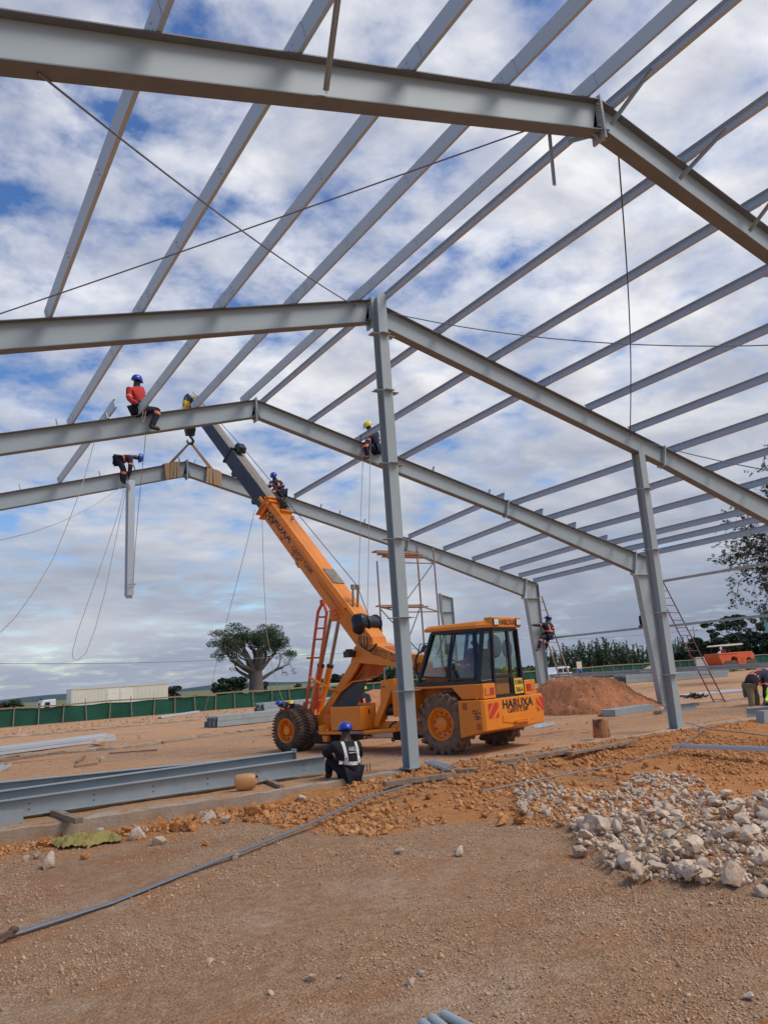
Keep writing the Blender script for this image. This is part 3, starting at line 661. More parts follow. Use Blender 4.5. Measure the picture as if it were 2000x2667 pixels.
# ------------------------------------------------------------------ gable posts
def gable_post(x, ztop, label, stubs, zext=0):
    r = empty('gable_post', (x, Y2, .05), label, 'steel column', 'gable posts on the near kerb')
    w_, f_ = MB(), MB(); yc = Y2-FW/2-.13 if zext else Y2
    # I section, flanges facing left and right... web along the wall normal
    hw = .115
    w_.box((x-.004, yc-hw+.01, .06), (x+.004, yc+hw-.01, ztop))
    f_.box((x-.10, yc-hw, .06), (x+.10, yc-hw+.01, ztop)); f_.box((x-.10, yc+hw-.01, .06), (x+.10, yc+hw, ztop))
    w_.build('post_web', 'painted_steel', r); f_.build('post_flanges', 'painted_steel', r)
    bpz = MB(); bpz.box((x-.14, yc-.16, .045), (x+.14, yc+.16, .06))
    for sx_ in (-.05, .05): bpz.tube([V(x+sx_, yc-.09, .06), V(x+sx_, yc-.09, .16)], .01, 6); bpz.box((x+sx_-.02, yc-.11, .075), (x+sx_+.02, yc-.07, .095))
    bpz.build('base_plate', 'stock_steel', r)
    for z in stubs:
        mb = MB(); mb.box((x-.26, yc-.10, z), (x-.101, yc+.06, z+.008)); mb.box((x+.101, yc-.10, z), (x+.26, yc+.06, z+.008))
        mb.box((x-.099, yc-hw-.09, z), (x+.099, yc-hw-.001, z+.008)); mb.build('girt_cleat', 'stock_steel', r)
    return r
st = [AY(985, y_, Y2-.2).z for y_ in (877, 1022, 1210, 1406, 1612, 1805)]
gable_post(XR+.09, ZR+.03, 'tall steel gable post rising from the kerb to the ridge', st, 1)
gable_post(14.77, 6.50, 'shorter leaning looking gable post right of the crane', [AY(1670, y_, Y2).z for y_ in (1276, 1433, 1597, 1763)], 0)
# ------------------------------------------------------------------ bracing rods (straight or slack round bars)
def rod(name, pts, r, label, material='rod_steel', cat='rod', group=None, n=6):
    mb = MB(); mb.tube(pts, r, n); return mb.build(name, material, org=pts[0], smooth=True, label=label, cat=cat, **({'group': group} if group else {}))
def sag(a, b_, s, n=14):
    a = Vector(a); b_ = Vector(b_); return [a.lerp(b_, i/n)-V(0, 0, 4*s*(i/n)*(1-i/n)) for i in range(n+1)]
rod('bracing_rod', sag(AY(100, 190, Y1), AY(925, 797, Y2), .12), .011, 'slack brace rod from the nearest frame left side down to the second ridge', group='roof brace rods')
rod('bracing_rod', sag(AY(1420, 322, Y1), AY(-60, 838, Y2-.1), .02), .010, 'brace rod crossing left from the nearest ridge to the second frame', group='roof brace rods')
rod('bracing_rod', sag(AY(1003, 812, Y2), AY(2140, 893, Y1), .30), .010, 'slack brace rod drooping right from the second ridge', group='roof brace rods')
a_ = AY(1608, 380, Y1+.05); b_ = AY(1640, 1135, Y2-.05)
rod('bracing_rod', [a_.lerp(b_, i/12)+V(.12*math.sin(math.pi*i/12), 0, 0) for i in range(13)], .011, 'dark upright looking brace rod under the right rafter', 'wire', group='roof brace rods')
rod('bracing_rod', sag(AY(1676, 1150, Y2-.05), AY(2080, 1240, Y1), .05), .010, 'brace rod running right from the short gable post head', group='roof brace rods')
# flange braces (angle struts)
def strut(p, q, label, w_=.06):
    mb = MB(); mb.bar(p, q, w_, .005); mb.bar(Vector(p)+V(0, 0, -.02), Vector(q)+V(0, 0, -.02), .005, w_); mb.build('flange_strut', 'painted_steel', org=p, label=label, cat='strut', group='flange struts of the nearest frame')
strut(AY(882, -20, Y1-1.0), AY(849, 236, Y1-.11), 'flange strut crossing the left rafter of the nearest frame')
strut(AY(1430, 345, Y1+.15), AY(1443, 480, Y1+.25), 'loose flange strut dangling below the nearest rafter')
strut(AY(1696, 178, Y1-.75), AY(1590, 322, Y1-.12), 'flange strut beside the nearest ridge plate')
strut(AY(1890, 332, Y1-.85), AY(1768, 464, Y1-.12), 'flange strut second from the nearest ridge')
strut(AY(2010, 520, Y1-.6), AY(1950, 600, Y1-.12), 'flange strut at the right edge of the photo')
strut(AY(1480, 366, Y1+.5), AY(1560, 345, Y1+.12), 'short flange strut under the nearest ridge')
strut(AY(1968, 716, Y1+2.2), AY(2020, 716, Y1+1.9), 'short strut end entering at the right edge')
# loose piece of purlin on the third frame
mb = MB(); q = slope_pt(-1, D(2.49), Y3, XR, ZR)+V(0, 0, .01); csec(mb, q+V(0, -.9, 0), q+V(0, -.2, 0), xz_norm(-1), V(1, 0, SL).normalized()); mb.build('purlin_offcut', 'galvanised', org=q, label='short purlin end standing free on the third frame rafter', cat='purlin')
# ================================================================== CRANE (pick and carry, boom over the front axle)
cr = empty('mobile_crane', CO, 'orange pick and carry crane with telescopic boom, glass cab and HARUXA lettering', 'crane')
OP = 'orange_paint'
# ---- wheels
def tyre(u, l0, l1, r, rimr, name, side=1, tm='rubber', lugs=22, hub='rear'):
    c = CW(u, 0, r); wdt = l1-l0; ax = CL
    mb = MB(); prof = [(l0+.01, rimr), (l0+.0, rimr+.03), (l0-.005, (rimr+r)/2), (l0+.03, r-.05), (l0+.08, r-.015), ((l0+l1)/2, r), (l1-.08, r-.015), (l1-.03, r-.05), (l1+.005, (rimr+r)/2), (l1, rimr+.03), (l1-.01, rimr), (l0+.01, rimr)]
    mb.lathe(c, ax, prof, 48)
    wt = mb.build('tyre', tm, cr, smooth=True)
    lg = MB()
    for i in range(lugs):
        for sgn, off in ((1, 0), (-1, .5)):
            a = 2*math.pi*(i+off)/lugs; rd = CU*math.cos(a)+V(0, 0, 1)*math.sin(a); tg = -CU*math.sin(a)+V(0, 0, 1)*math.cos(a)
            lc = (l0+l1)/2+sgn*wdt*.27
            lg.frame(c+ax*lc+rd*(r-(.014 if hub == 'rear' else .02)), ax*.94+tg*.3*sgn, tg*.94-ax*.3*sgn, rd, wdt*.25, r*(.065 if hub == 'rear' else .035), .026)
            lg.frame(c+ax*(l1 if sgn > 0 else l0)+rd*(r-.075)-ax*.01*sgn, ax, tg, rd, .018 if hub == 'rear' else .008, r*(.055 if hub == 'rear' else .03), .05 if hub == 'rear' else .03)
    lg.build('tread', tm, wt)
    rm = MB(); o_ = l1 if side > 0 else l0; s_ = 1 if side > 0 else -1
    dp = .10 if hub == 'rear' else .14
    rm.lathe(c, ax, [(o_-s_*.012, rimr+.004), (o_+s_*.006, rimr-.01), (o_-s_*.012, rimr-.035), (o_-s_*dp, rimr-.06), (o_-s_*(dp+.02), rimr*.5), (o_-s_*(dp+.02), .001)], 40)
    rim = rm.build('rim', OP, wt, smooth=True)
    hb = MB(); hr = rimr*.42 if hub == 'rear' else rimr*.36
    hb.lathe(c, ax, [(o_-s_*(dp+.02), hr*1.25), (o_-s_*(dp-.02), hr*1.1), (o_-s_*.03, hr), (o_-s_*.02, hr*.9), (o_-s_*.02, .001)], 28)
    hb.build('hub', OP, wt, smooth=True)
    nb = MB()
    for i in range(10 if hub == 'rear' else 8):
        a = 2*math.pi*i/(10 if hub == 'rear' else 8)+.2; q = c+(CU*math.cos(a)+V(0, 0, 1)*math.sin(a))*rimr*.66
        nb.tube([q+ax*(o_-s_*(dp+.02)), q+ax*(o_-s_*(dp-.03))], .02, 6)
        if hub != 'rear' and i % 2 == 0:
            q = c+(CU*math.cos(a+.4)+V(0, 0, 1)*math.sin(a+.4))*rimr*.62; nb.tube([q+ax*(o_-s_*(dp+.02)), q+ax*(o_-s_*(dp+.012))], .045, 10)
    nb.build('wheel_nuts', 'orange_dark', wt)
tyre(-.13, .74, 1.14, .60, .325, 'rear', 1, 'mud_rubber', 20); tyre(-.13, -1.14, -.74, .60, .325, 'rear', -1, 'mud_rubber', 20)
tyre(4.57, .83, 1.10, .50, .29, 'front', 1, 'rubber', 40, 'front'); tyre(4.57, .47, .76, .50, .29, 'front', 1, 'mud_rubber', 40, 'front')
tyre(4.57, -1.10, -.83, .50, .29, 'front', -1, 'rubber', 40, 'front'); tyre(4.57, -.76, -.47, .50, .29, 'front', -1, 'mud_rubber', 40, 'front')
ax_ = MB(); ax_.tube([CW(-.13, -.75, .60), CW(-.13, .75, .60)], .11, 12); ax_.ell(CW(-.13, 0, .58), (.24, .24, .24), 12, 8); ax_.tube([CW(4.57, -.8, .5), CW(4.57, .8, .5)], .10, 12); ax_.build('axles', 'dark_part', cr, smooth=True)
# ---- counterweight (rear box)
cw = MB()
side_prof = [(-1.22, .46), (-.92, .33), (-.62, .33), (-.62, 1.06), (-1.22, 1.03)]
# plan view with bevelled corners: built as a prism in height then underside sloped
pl_ = [(-1.22, -1.10), (-1.22, 1.10), (-1.16, 1.16), (-.62, 1.16), (-.62, -1.16), (-1.16, -1.16)]
top_ = [CW(u, l, 1.04) for u, l in pl_]
bot_ = [CW(u, l, .45 if u < -1.0 else .33) for u, l in pl_]
m_ = len(pl_); cw.add(top_+bot_, [list(range(m_)), list(range(2*m_-1, m_-1, -1))]+[(i, i+m_, (i+1) % m_+m_, (i+1) % m_) for i in range(m_)])
cwo = cw.build('counterweight', OP, cr, bevel=.015)
pk = MB()
for q in (zb(655, 1053), zb(820, 1283)):
    u, z = Ls(*q, 1.162); pk.cbox(u-.055, u+.055, 1.1605, 1.164, z-.06, z+.07)
pk.build('socket_hole', 'orange_dark', cwo)
X_ = -1.222
def RP(x, y, xc=X_): l, z = Rs(*zb(x, y), xc); return CW(xc, l, z)
def rpanel(px4, name, material, parent, xc=X_, th=.006):
    P_ = [RP(x, y, xc) for x, y in px4]; return MB().prism(P_, -CU*th).build(name, material, parent)
rpanel([(1085, 1148), (1088, 1225), (1200, 1232), (1212, 1212), (1360, 1188), (1370, 1205), (1450, 1175), (1448, 1130), (1330, 1128), (1330, 1070)][0:7]+[(1448, 1100)], 'hitch_plate', OP, cwo, th=.012)
hb = MB(); a_ = RP(1210, 1225); b_ = RP(1375, 1203); hb.bar(a_-CU*.04, b_-CU*.04, .09, .02); hb.build('step', OP, cwo)
# hazard stripes: white field with red diagonal bars
for px4, bars in (([(922, 1018), (1030, 998), (1045, 1168), (935, 1183)], [([0, 0], [.45, 0], [0, .55]), ([.62, 0], [1, 0], [1, .35], [.28, 1], [.0, 1], [.0, .82]), ([1, .62], [1, 1], [.62, 1])]),
                  ([(1468, 940), (1540, 928), (1553, 1080), (1482, 1092)], [([.28, 0], [.85, 0], [1, .2], [1, .95]), ([0, .05], [0, .5], [.8, 1], [1, 1]), ([0, .72], [0, 1], [.4, 1])])):
    C4 = [RP(x, y) for x, y in px4]
    sg = MB().prism(C4, -CU*.004).build('hazard_board', OP, cwo)
    for bb in bars:
        P_ = [(C4[0].lerp(C4[1], a)).lerp(C4[3].lerp(C4[2], a), c_)-CU*.005 for a, c_ in bb]; MB().prism(P_, -CU*.003).build('red_stripe', 'sign_red', sg)
text_fit('HARUXA', RP(1085, 1072)-CU*.005, RP(1422, 1028)-CU*.005, .165, V(0, 0, 1), 'letter_dark', cwo, fat=.02)
text_fit('Call:0733 72 3589', RP(1148, 1120)-CU*.005, RP(1374, 1086)-CU*.005, .085, V(0, 0, 1), 'letter_dark', cwo, fat=.0)
def LP(x, y, c, z=zb): u, zz = Ls(*z(x, y), c); return CW(u, c, zz)
mk = MB()      # small stencilled lines, too worn to read: broken dark strokes
for a, b_, h in (((748, 1109), (770, 1108), .03), ((786, 1108), (800, 1107), .025), ((740, 1131), (758, 1130), .016), ((762, 1131), (790, 1130), .018), ((796, 1131), (836, 1130), .018), ((774, 1151), (796, 1150), .022), ((768, 1174), (782, 1173), .02), ((788, 1177), (822, 1174), .028), ((832, 1186), (852, 1185), .014), ((768, 1199), (784, 1198), .018), ((790, 1200), (824, 1197), .024)):
    P0, P1 = LP(*a, 1.163), LP(*b_, 1.163); mk.prism([P0, P1, P1+V(0, 0, h), P0+V(0, 0, h)], CL*.002)
mk.build('stencil_marks', 'letter_dark', cwo)
lo = MB(); q = RP(1490, 895); 
lo.tube([q+CU*.1+CL*(.09*math.cos(t_))+V(0, 0, .0+.09*math.sin(t_)) for t_ in np.linspace(0, math.pi, 9)], .018, 8); q = CW(-1.0, 1.0, 1.05); lo.tube([q+CL*(.05*math.cos(t_))+V(0, 0, .05*math.sin(t_)) for t_ in np.linspace(0, math.pi, 7)], .012, 6)
lo.build('lifting_eye', OP, cwo, smooth=True)
# ---- rear body below the cab
bd = MB()
bd.cbox(-1.05, .95, -.70, .70, .62, 1.32)
bd.cbox(.60, .95, .70, 1.02, .72, 1.30)       # tank in front of the wheel
bd.cprism([(-1.05, 1.06), (-.62, 1.06), (-.40, 1.30), (.95, 1.315), (.95, 1.345), (-1.06, 1.345)], .62, 1.02)
bd.cprism([(-1.05, 1.06), (-.62, 1.06), (-.40, 1.30), (.95, 1.315), (.95, 1.345), (-1.06, 1.345)], -1.02, -.62)
bd.cbox(-1.14, -1.051, .56, 1.00, 1.055, 1.345); bd.cbox(-1.14, -1.051, -1.00, -.56, 1.055, 1.345)
body = bd.build('rear_body', OP, cr, bevel=.012)
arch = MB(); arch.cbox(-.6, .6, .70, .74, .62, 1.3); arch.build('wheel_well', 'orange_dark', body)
for s_ in (-1, 1):
    t1 = MB(); l0 = .62 if s_ > 0 else -.95
    t1.cbox(-1.146, -1.141, l0, l0+.33, 1.12, 1.27); lm = t1.build('tail_lamp', 'lamp_amber', body)
    ra, rb = ((l0+.01, l0+.16) if s_ > 0 else (l0+.17, l0+.32))
    MB().cbox(-1.155, -1.147, ra, rb, 1.13, 1.26).build('red_lens', 'lamp_red', lm); oth = (l0+.17, l0+.32) if s_ > 0 else (l0+.01, l0+.16)
    MB().cbox(-1.155, -1.147, oth[0], oth[1], 1.13, 1.26).build('amber_lens', 'lamp_amber', lm)
# ---- engine hood on the far side, seen through the cab
MB().cprism([(.0, 1.34), (1.55, 1.34), (1.55, 1.74), (.25, 1.76), (.0, 1.60)], -1.05, -.62).build('engine_hood', OP, cr, bevel=.02)
# ---- cab
cab = MB(); cab.cprism([(-1.03, 1.33), (.62, 1.37), (.62, 1.41), (-1.03, 1.40)], -.82, .82); cabo = cab.build('cab', 'black_frame', cr)
FB, FT = CW(.62, .82, 1.40), CW(.27, .66, 2.44); SB, ST = CW(-.93, .83, 1.36), CW(-.98, .60, 2.42)
RB, RTt = CW(-1.07, .55, 1.06), CW(-1.10, .47, 2.42)
mir = lambda P_: P_ - CL*(2*(P_-CO).dot(CL))
pw = .055
fr = MB()
for f_ in (lambda q: q, mir):
    fb, ft, sb, st_, rb, rt_ = map(f_, (FB, FT, SB, ST, RB, RTt))
    for a, b_, w_ in ((fb, ft, .075), (sb, st_, .09), (rb, rt_, .10), (fb, sb, .10), (ft, st_, .07), (st_, rt_, .06), (sb, rb+V(0, 0, .32), .08)):
        fr.bar(a, b_, w_, .05, up=CL)
fr.bar(FT, mir(FT), .07, .05); fr.bar(FB, mir(FB), .10, .05); fr.bar(RB, mir(RB), .05, .10, up=V(0, 0, 1)); fr.bar(RTt, mir(RTt), .05, .08)
fr.bar(CW(-1.085, .55, 1.46), CW(-1.085, -.12, 1.46), .05, .06); fr.bar(CW(-1.07, -.16, 1.06), CW(-1.10, -.13, 2.42), .09, .05, up=CU); fr.bar(CW(-1.085, -.12, 1.36), CW(-1.085, -.55, 1.36), .05, .1)
fr.build('cab_frame', 'black_frame', cabo, bevel=.008)
def onside(x, y):     # point on the leaning left cab side seen at crop pixel
    d = ray(*zb(x, y)); n_ = (ST-SB).cross(FB-SB).normalized(); t_ = (SB-CAM).dot(n_)/d.dot(n_); return CAM+d*t_
def side_pane(px4, name='side_window', frame=.035):
    P_ = [onside(*q) for q in px4]; g_ = MB().prism([q-CL*.004 for q in P_], CL*.006).build(name, 'cab_glass', cabo)
    f_ = MB()
    for a, b_ in zip(P_, P_[1:]+P_[:1]): f_.bar(a, b_, frame, .03, up=CL)
    f_.build('window_frame', 'black_frame', g_); return g_
side_pane([(320, 208), (515, 200), (450, 722), (170, 712)]); side_pane([(548, 196), (752, 190), (775, 610), (770, 735), (468, 735), (490, 560)], 'sliding_window', .045); side_pane([(780, 186), (852, 182), (818, 720), (800, 735)], 'narrow_window', .03)
def pane(P_, off, name):
    return MB().prism(P_, off).build(name, 'cab_glass', cabo)
pane([mir(q) for q in (SB+V(0, 0, .05), FB+V(0, 0, .05), FT, ST)], CL*.006, 'far_side_window')
pane([FB, FT, mir(FT), mir(FB)], CU*.006, 'windscreen')
pane([SB+V(0, 0, .05), ST, RTt, RB+V(0, 0, .35)], CL*.004, 'corner_window'); pane([mir(q) for q in (SB+V(0, 0, .05), ST, RTt, RB+V(0, 0, .35))], CL*.004, 'corner_window')
pane([CW(-1.085, .53, 1.48), CW(-1.10, .45, 2.40), CW(-1.10, -.10, 2.40), CW(-1.085, -.13, 1.48)], CU*.005, 'rear_window'); pane([CW(-1.085, -.2, 1.42), CW(-1.10, -.17, 2.40), CW(-1.10, -.45, 2.40), CW(-1.085, -.53, 1.42)], CU*.005, 'rear_window')
pane([CW(-1.07, .53, 1.10), CW(-1.08, .53, 1.43), CW(-1.08, -.12, 1.43), CW(-1.07, -.12, 1.10)], CU*.005, 'lower_rear_window')
np_ = MB(); np_.cbox(-1.125, -1.118, -.53, -.19, 1.09, 1.40); npo = np_.build('number_plate', 'plate_yellow', cabo)
a_ = CW(-1.127, -.22, 1.27); b_ = CW(-1.127, -.50, 1.27); text_fit('KHMA', a_, b_, .10, V(0, 0, 1), 'letter_dark', npo, fat=.015); text_fit('386A', a_-V(0, 0, .15), b_-V(0, 0, .15), .10, V(0, 0, 1), 'letter_dark', npo, fat=.015)
# roof
rf = MB(); rp = [(.42, -.74), (.42, .74), (-.90, .70), (-1.17, .56), (-1.17, -.56), (-.90, -.70)]
rt_ = [(.36, -.66), (.36, .66), (-.90, .63), (-1.13, .52), (-1.13, -.52), (-.90, -.63)]
m_ = 6; lo_ = [CW(u, l, 2.47+.02*u) for u, l in rp]; mi_ = [CW(u, l, 2.53+.02*u) for u, l in rp]; hi_ = [CW(u, l, 2.60+.0*u) for u, l in rt_]
rf.add(lo_+mi_+hi_, [list(range(m_))[::-1], list(range(2*m_, 3*m_))]+[(i, (i+1) % m_, (i+1) % m_+m_, i+m_) for i in range(m_)]+[(i+m_, (i+1) % m_+m_, (i+1) % m_+2*m_, i+2*m_) for i in range(m_)])
rf.cbox(-1.20, -1.0, -.55, .55, 2.455, 2.66); roof = rf.build('cab_roof', OP, cabo, bevel=.015)
for a, b_ in ((.53, .33), (-.33, -.53)):
    lmp = MB(); lmp.cbox(-1.225, -1.201, b_, a, 2.49, 2.63); lo2 = lmp.build('work_lamp', 'black_frame', roof) if False else None
    lb = MB(); lb.cbox(-1.222, -1.2015, b_, a, 2.485, 2.635); q = lb.build('lamp_housing', 'dark_part', cabo); MB().cbox(-1.232, -1.223, b_+.02, a-.02, 2.50, 2.62).build('lens', 'lamp_clear', q)
text_fit('HARUXA', CW(-1.205, .30, 2.50), CW(-1.205, -.30, 2.50), .115, V(0, 0, 1), 'letter_dark', cabo, fat=.02)
# inside: seat, column, wheel, bag, helmet
st_ = MB(); st_.cbox(-.55, -.05, -.25, .25, 1.40, 1.56); st_.cprism([(-.62, 1.5), (-.50, 1.5), (-.60, 2.05), (-.70, 2.05)], -.22, .22); st_.build('driver_seat', 'dark_part', cabo, bevel=.04)
sw = MB(); sw.lathe(CW(.22, 0, 1.80), (CU*.6+V(0, 0, -.9)), [(-.012, .17), (.012, .18), (.012, .155), (-.012, .155), (-.012, .17)], 20); sw.tube([CW(.22, 0, 1.80), CW(.42, 0, 1.40)], .03, 8); sw.build('steering_wheel', 'black_frame', cabo, smooth=True)
mi = MB(); mi.cbox(.12, .15, .25, .42, 2.0, 2.22); mi.build('inside_mirror', 'van_white', cabo, bevel=.02)
bg_ = MB(); bg_.ell(CW(-.94, .14, 2.08), (.12, .20, .25), 14, 10, rot=Matrix((CU, CL, V(0, 0, 1))).transposed()); bg_.tube([CW(-.96, .16, 2.25), CW(-.96, .24, 2.35), CW(-.96, .1, 2.40)], .02, 6); bg_.tube([CW(-1.02, -.12, 2.0), CW(-1.02, -.14, 1.65)], .008, 5)
bg_.ell(CW(-.98, -.27, 2.02), (.1, .14, .2), 12, 8, rot=Matrix((CU, CL, V(0, 0, 1))).transposed())
tag(bg_.build('backpack', 'black_cloth', None, org=CW(-.98, 0, 2.1), smooth=True), 'black backpack hanging inside the crane cab rear window', 'backpack')
he = MB(); he.ell(CW(-.88, -.38, 1.54), (.15, .15, .13), 16, 10); ho = he.build('crash_helmet', 'hat_yellow', None, org=CW(-.88, -.38, 1.54), smooth=True, label='yellow helmet with black visor on the cab shelf', cat='helmet')
vs_ = MB()
for i in range(9):
    a0 = -1.1+2.2*i/8
for i in range(8):
    a0, a1 = -1.0+2.0*i/8, -1.0+2.0*(i+1)/8; f_ = lambda a, z: CW(-.88, -.38, 1.54)-CU*(.152*math.cos(a))+CL*(.152*math.sin(a))+V(0, 0, z)
    vs_.add([f_(a0, -.02), f_(a1, -.02), f_(a1, .045), f_(a0, .045)], [(0, 1, 2, 3)])
vs_.build('visor', 'glass_dark', ho)
MB().cbox(-1.0, -.3, -.5, .5, 1.40, 1.43).build('cab_shelf', 'orange_dark', cabo)
# wiper
MB().tube([onside(395, 240)-CU*.05, onside(340, 460)-CU*.02], .009, 5).tube([onside(430, 215), onside(395, 240)-CU*.05], .007, 5).build('wiper', 'black_frame', cabo)
# mirror in front of the cab
mr = MB(); a_ = LP(225, 325, .9); mr.tube([LP(240, 330, .8), LP(145, 340, .95), LP(130, 460, .98)], .012, 6); mro = mr.build('mirror_arm', 'black_frame', cabo)
MB().prism([LP(140, 440, .98), LP(180, 350, .98), LP(190, 365, .98), LP(165, 425, .98)], CL*.05-CU*.12).build('mirror', 'dark_part', mro)
# ---- front chassis and bent boom mast
c1, c0 = .34, -.34
def LC(x, y, c=c1): return Ls(*zcc(x, y), c)
neck = MB()
neck.cprism([LC(560, 208), LC(760, 180), LC(1010, 285), LC(1200, 372), LC(1345, 445), LC(1345, 575), LC(1150, 560), LC(1040, 497), LC(780, 468), LC(600, 452), LC(478, 450), LC(530, 235)], c0, c1)
nk = neck.build('mast_neck', OP, cr, bevel=.012)
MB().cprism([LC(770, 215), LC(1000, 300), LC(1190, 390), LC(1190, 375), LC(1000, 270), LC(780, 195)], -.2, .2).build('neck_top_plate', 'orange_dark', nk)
a_ = zcc(750, 322); b_ = zcc(1165, 470)
pa = Ls(*a_, c1+.006); pb = Ls(*b_, c1+.006); pa = CW(pa[0], c1+.004, pa[1]); pb = CW(pb[0], c1+.004, pb[1])
text_fit('Call:0733 723589', pa, pb, .17, V(0, 0, 1), 'letter_dark', nk, fat=.0)
leg = MB(); leg.cprism([LC(478, 453), LC(600, 453), LC(545, 560), LC(400, 770), LC(240, 1000), LC(130, 1200), LC(20, 1330), LC(-40, 1290), LC(-20, 1250), LC(110, 1060), LC(270, 810)], c1-.10, c1)
leg.cprism([LC(478, 453), LC(600, 453), LC(545, 560), LC(400, 770), LC(240, 1000), LC(130, 1200), LC(20, 1330), LC(-40, 1290), LC(-20, 1250), LC(110, 1060), LC(270, 810)], c0, c0+.10)
leg.cprism([LC(478, 453), LC(270, 810), LC(110, 1060), LC(-20, 1250), LC(0, 1260), LC(130, 1070), LC(290, 820), LC(498, 453)], c0+.10, c1-.10)
lg_ = leg.build('mast_leg', OP, cr, bevel=.01)
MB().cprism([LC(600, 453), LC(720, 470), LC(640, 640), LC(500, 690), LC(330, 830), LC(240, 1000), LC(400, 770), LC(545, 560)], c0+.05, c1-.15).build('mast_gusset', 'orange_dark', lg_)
# open hood over the tool box
MB().cprism([LC(240, 1048, .55), LC(240, 1000, .55), LC(330, 850, .55), LC(510, 702, .55), LC(690, 678, .55), LC(700, 692, .55), LC(560, 1030, .55)], .52, .55).build('open_lid', 'boom_black', cr)
MB().cprism([LC(230, 1000, .62), LC(325, 840, .62), LC(505, 693, .62), LC(690, 672, .62), LC(695, 683, .62), LC(512, 708, .62), LC(335, 855, .62), LC(240, 1010, .62)], .40, .62).build('lid_edge', OP, cr)
# tool box
def LBX(x, y, c=1.02): return Ls(*zcc(x, y), c)
u0, zt_ = LBX(205, 1050); u1, _ = LBX(612, 1040); _, zb0 = LBX(400, 1360)
bx = MB(); bx.cbox(u1, u0, .55, 1.02, zb0, zt_); bx.cbox(u1-.0, u0+.12, .50, .549, zb0, zt_+.05)
bo = bx.build('tool_box', OP, cr, bevel=.012); MB().cbox(u1+.03, u0-.03, .58, .99, zt_+.001, zt_+.006).build('box_opening', 'dark_part', bo)
MB().cbox(u1-.012, u1-.001, .72, .76, zt_-.18, zt_-.08).build('latch', 'dark_part', bo)
# chassis rails
ch = MB(); ch.cbox(.95, 5.0, -.42, .42, .42, .60); ch.cbox(3.9, 5.15, -.45, .45, .42, .82)
u2, z2 = LBX(870, 1260, .6); ch.cbox(1.1, u1, .42, .62, .50, .64)
u3, z3 = LBX(90, 1430, 1.0); ch.cbox(u1, u3+.1, .45, 1.0, .40, .47); ch.cbox(4.95, 5.25, -.5, .5, .5, .75)
ch.build('chassis', OP, cr, bevel=.012)
MB().cprism([LBX(95, 1430, .95), LBX(170, 1435, .95), LBX(165, 1515, .95), LBX(110, 1510, .95)], .85, .95).cprism([LBX(50, 1300, .95), LBX(110, 1290, .95), LBX(110, 1370, .95), LBX(50, 1370, .95)], .75, .95).cprism([LBX(140, 1340, .95), LBX(185, 1335, .95), LBX(185, 1420, .95), LBX(140, 1420, .95)], .75, .95).build('outrigger_bracket', OP, cr, bevel=.008)
MB().cbox(3.3, 4.1, -.3, .75, .16, .42).build('fuel_tank', 'dark_part', cr, bevel=.05); MB().cbox(1.4, 1.9, -.3, .3, .2, .42).build('gearbox', 'dark_part', cr, bevel=.05)
# side plate tower by the gable post
MB().cprism([LBX(885, 688, .75), LBX(1055, 660, .75), LBX(1060, 745, .75), LBX(935, 1100, .75), LBX(870, 1250, .75), LBX(860, 1305, .75), LBX(798, 1310, .75), LBX(805, 1190, .75), LBX(880, 1000, .75)], .55, .75).build('side_plate', OP, cr, bevel=.01)
sp_ = MB().cprism([LBX(895, 762, .756), LBX(945, 760, .756), LBX(945, 783, .756), LBX(895, 785, .756)], .751, .756).build('badge', 'sign_red', cr)
en = MB(); q0, q1 = LBX(950, 1080, .6), LBX(1095, 1075, .6); en.tube([CW(q0[0], .55, q0[1]), CW(q1[0]-.1, .55, q1[1])], .14, 14); en.build('air_filter', 'tarp_black', cr, smooth=True)
en = MB(); en.cbox(.98, 1.5, -.5, .5, .62, 1.3); en.build('engine', 'dark_part', cr, bevel=.03)
MB().cbox(.96, 1.35, .5, .85, .75, 1.42).cbox(1.36, 1.7, .3, .6, .9, 1.45).build('hydraulic_tank', OP, cr, bevel=.02)
pp = MB(); pa = LBX(480, 1400, 1.0); pb = LBX(680, 1390, 1.0); pc = LBX(1110, 1350, 1.0); pd = LBX(1400, 1350, .9)
pp.tube([CW(pa[0], 1.0, pa[1]), CW(pb[0], 1.0, pb[1])], .025, 8); pp.build('steering_rod', 'rod_chrome', cr, smooth=True)
MB().tube([CW(pb[0], 1.0, pb[1]), CW(pc[0], 1.0, pc[1])], .05, 10).tube([CW(pc[0], 1.0, pc[1]), CW(.9, .9, .5)], .04, 8).build('steering_cylinder', OP, cr, smooth=True)
hz_ = MB()
for pts_ in ([(1010, 1350), (1020, 1290), (1060, 1260), (1100, 1240)], [(1040, 1480), (1060, 1465), (1085, 1480), (1060, 1505), (1040, 1490)], [(1440, 740), (1400, 600), (1330, 520), (1270, 450), (1260, 400)], [(1370, 600), (1360, 400), (1400, 310), (1440, 300)], [(1225, 560), (1230, 500), (1300, 330)]):
    hz_.tube([CW(*(lambda a: (a[0], .62, a[1]))(Ls(*zcc(x, y), .62))) for x, y in pts_], .022, 6)
hz_.build('hydraulic_hose', 'dark_part', cr, smooth=True)
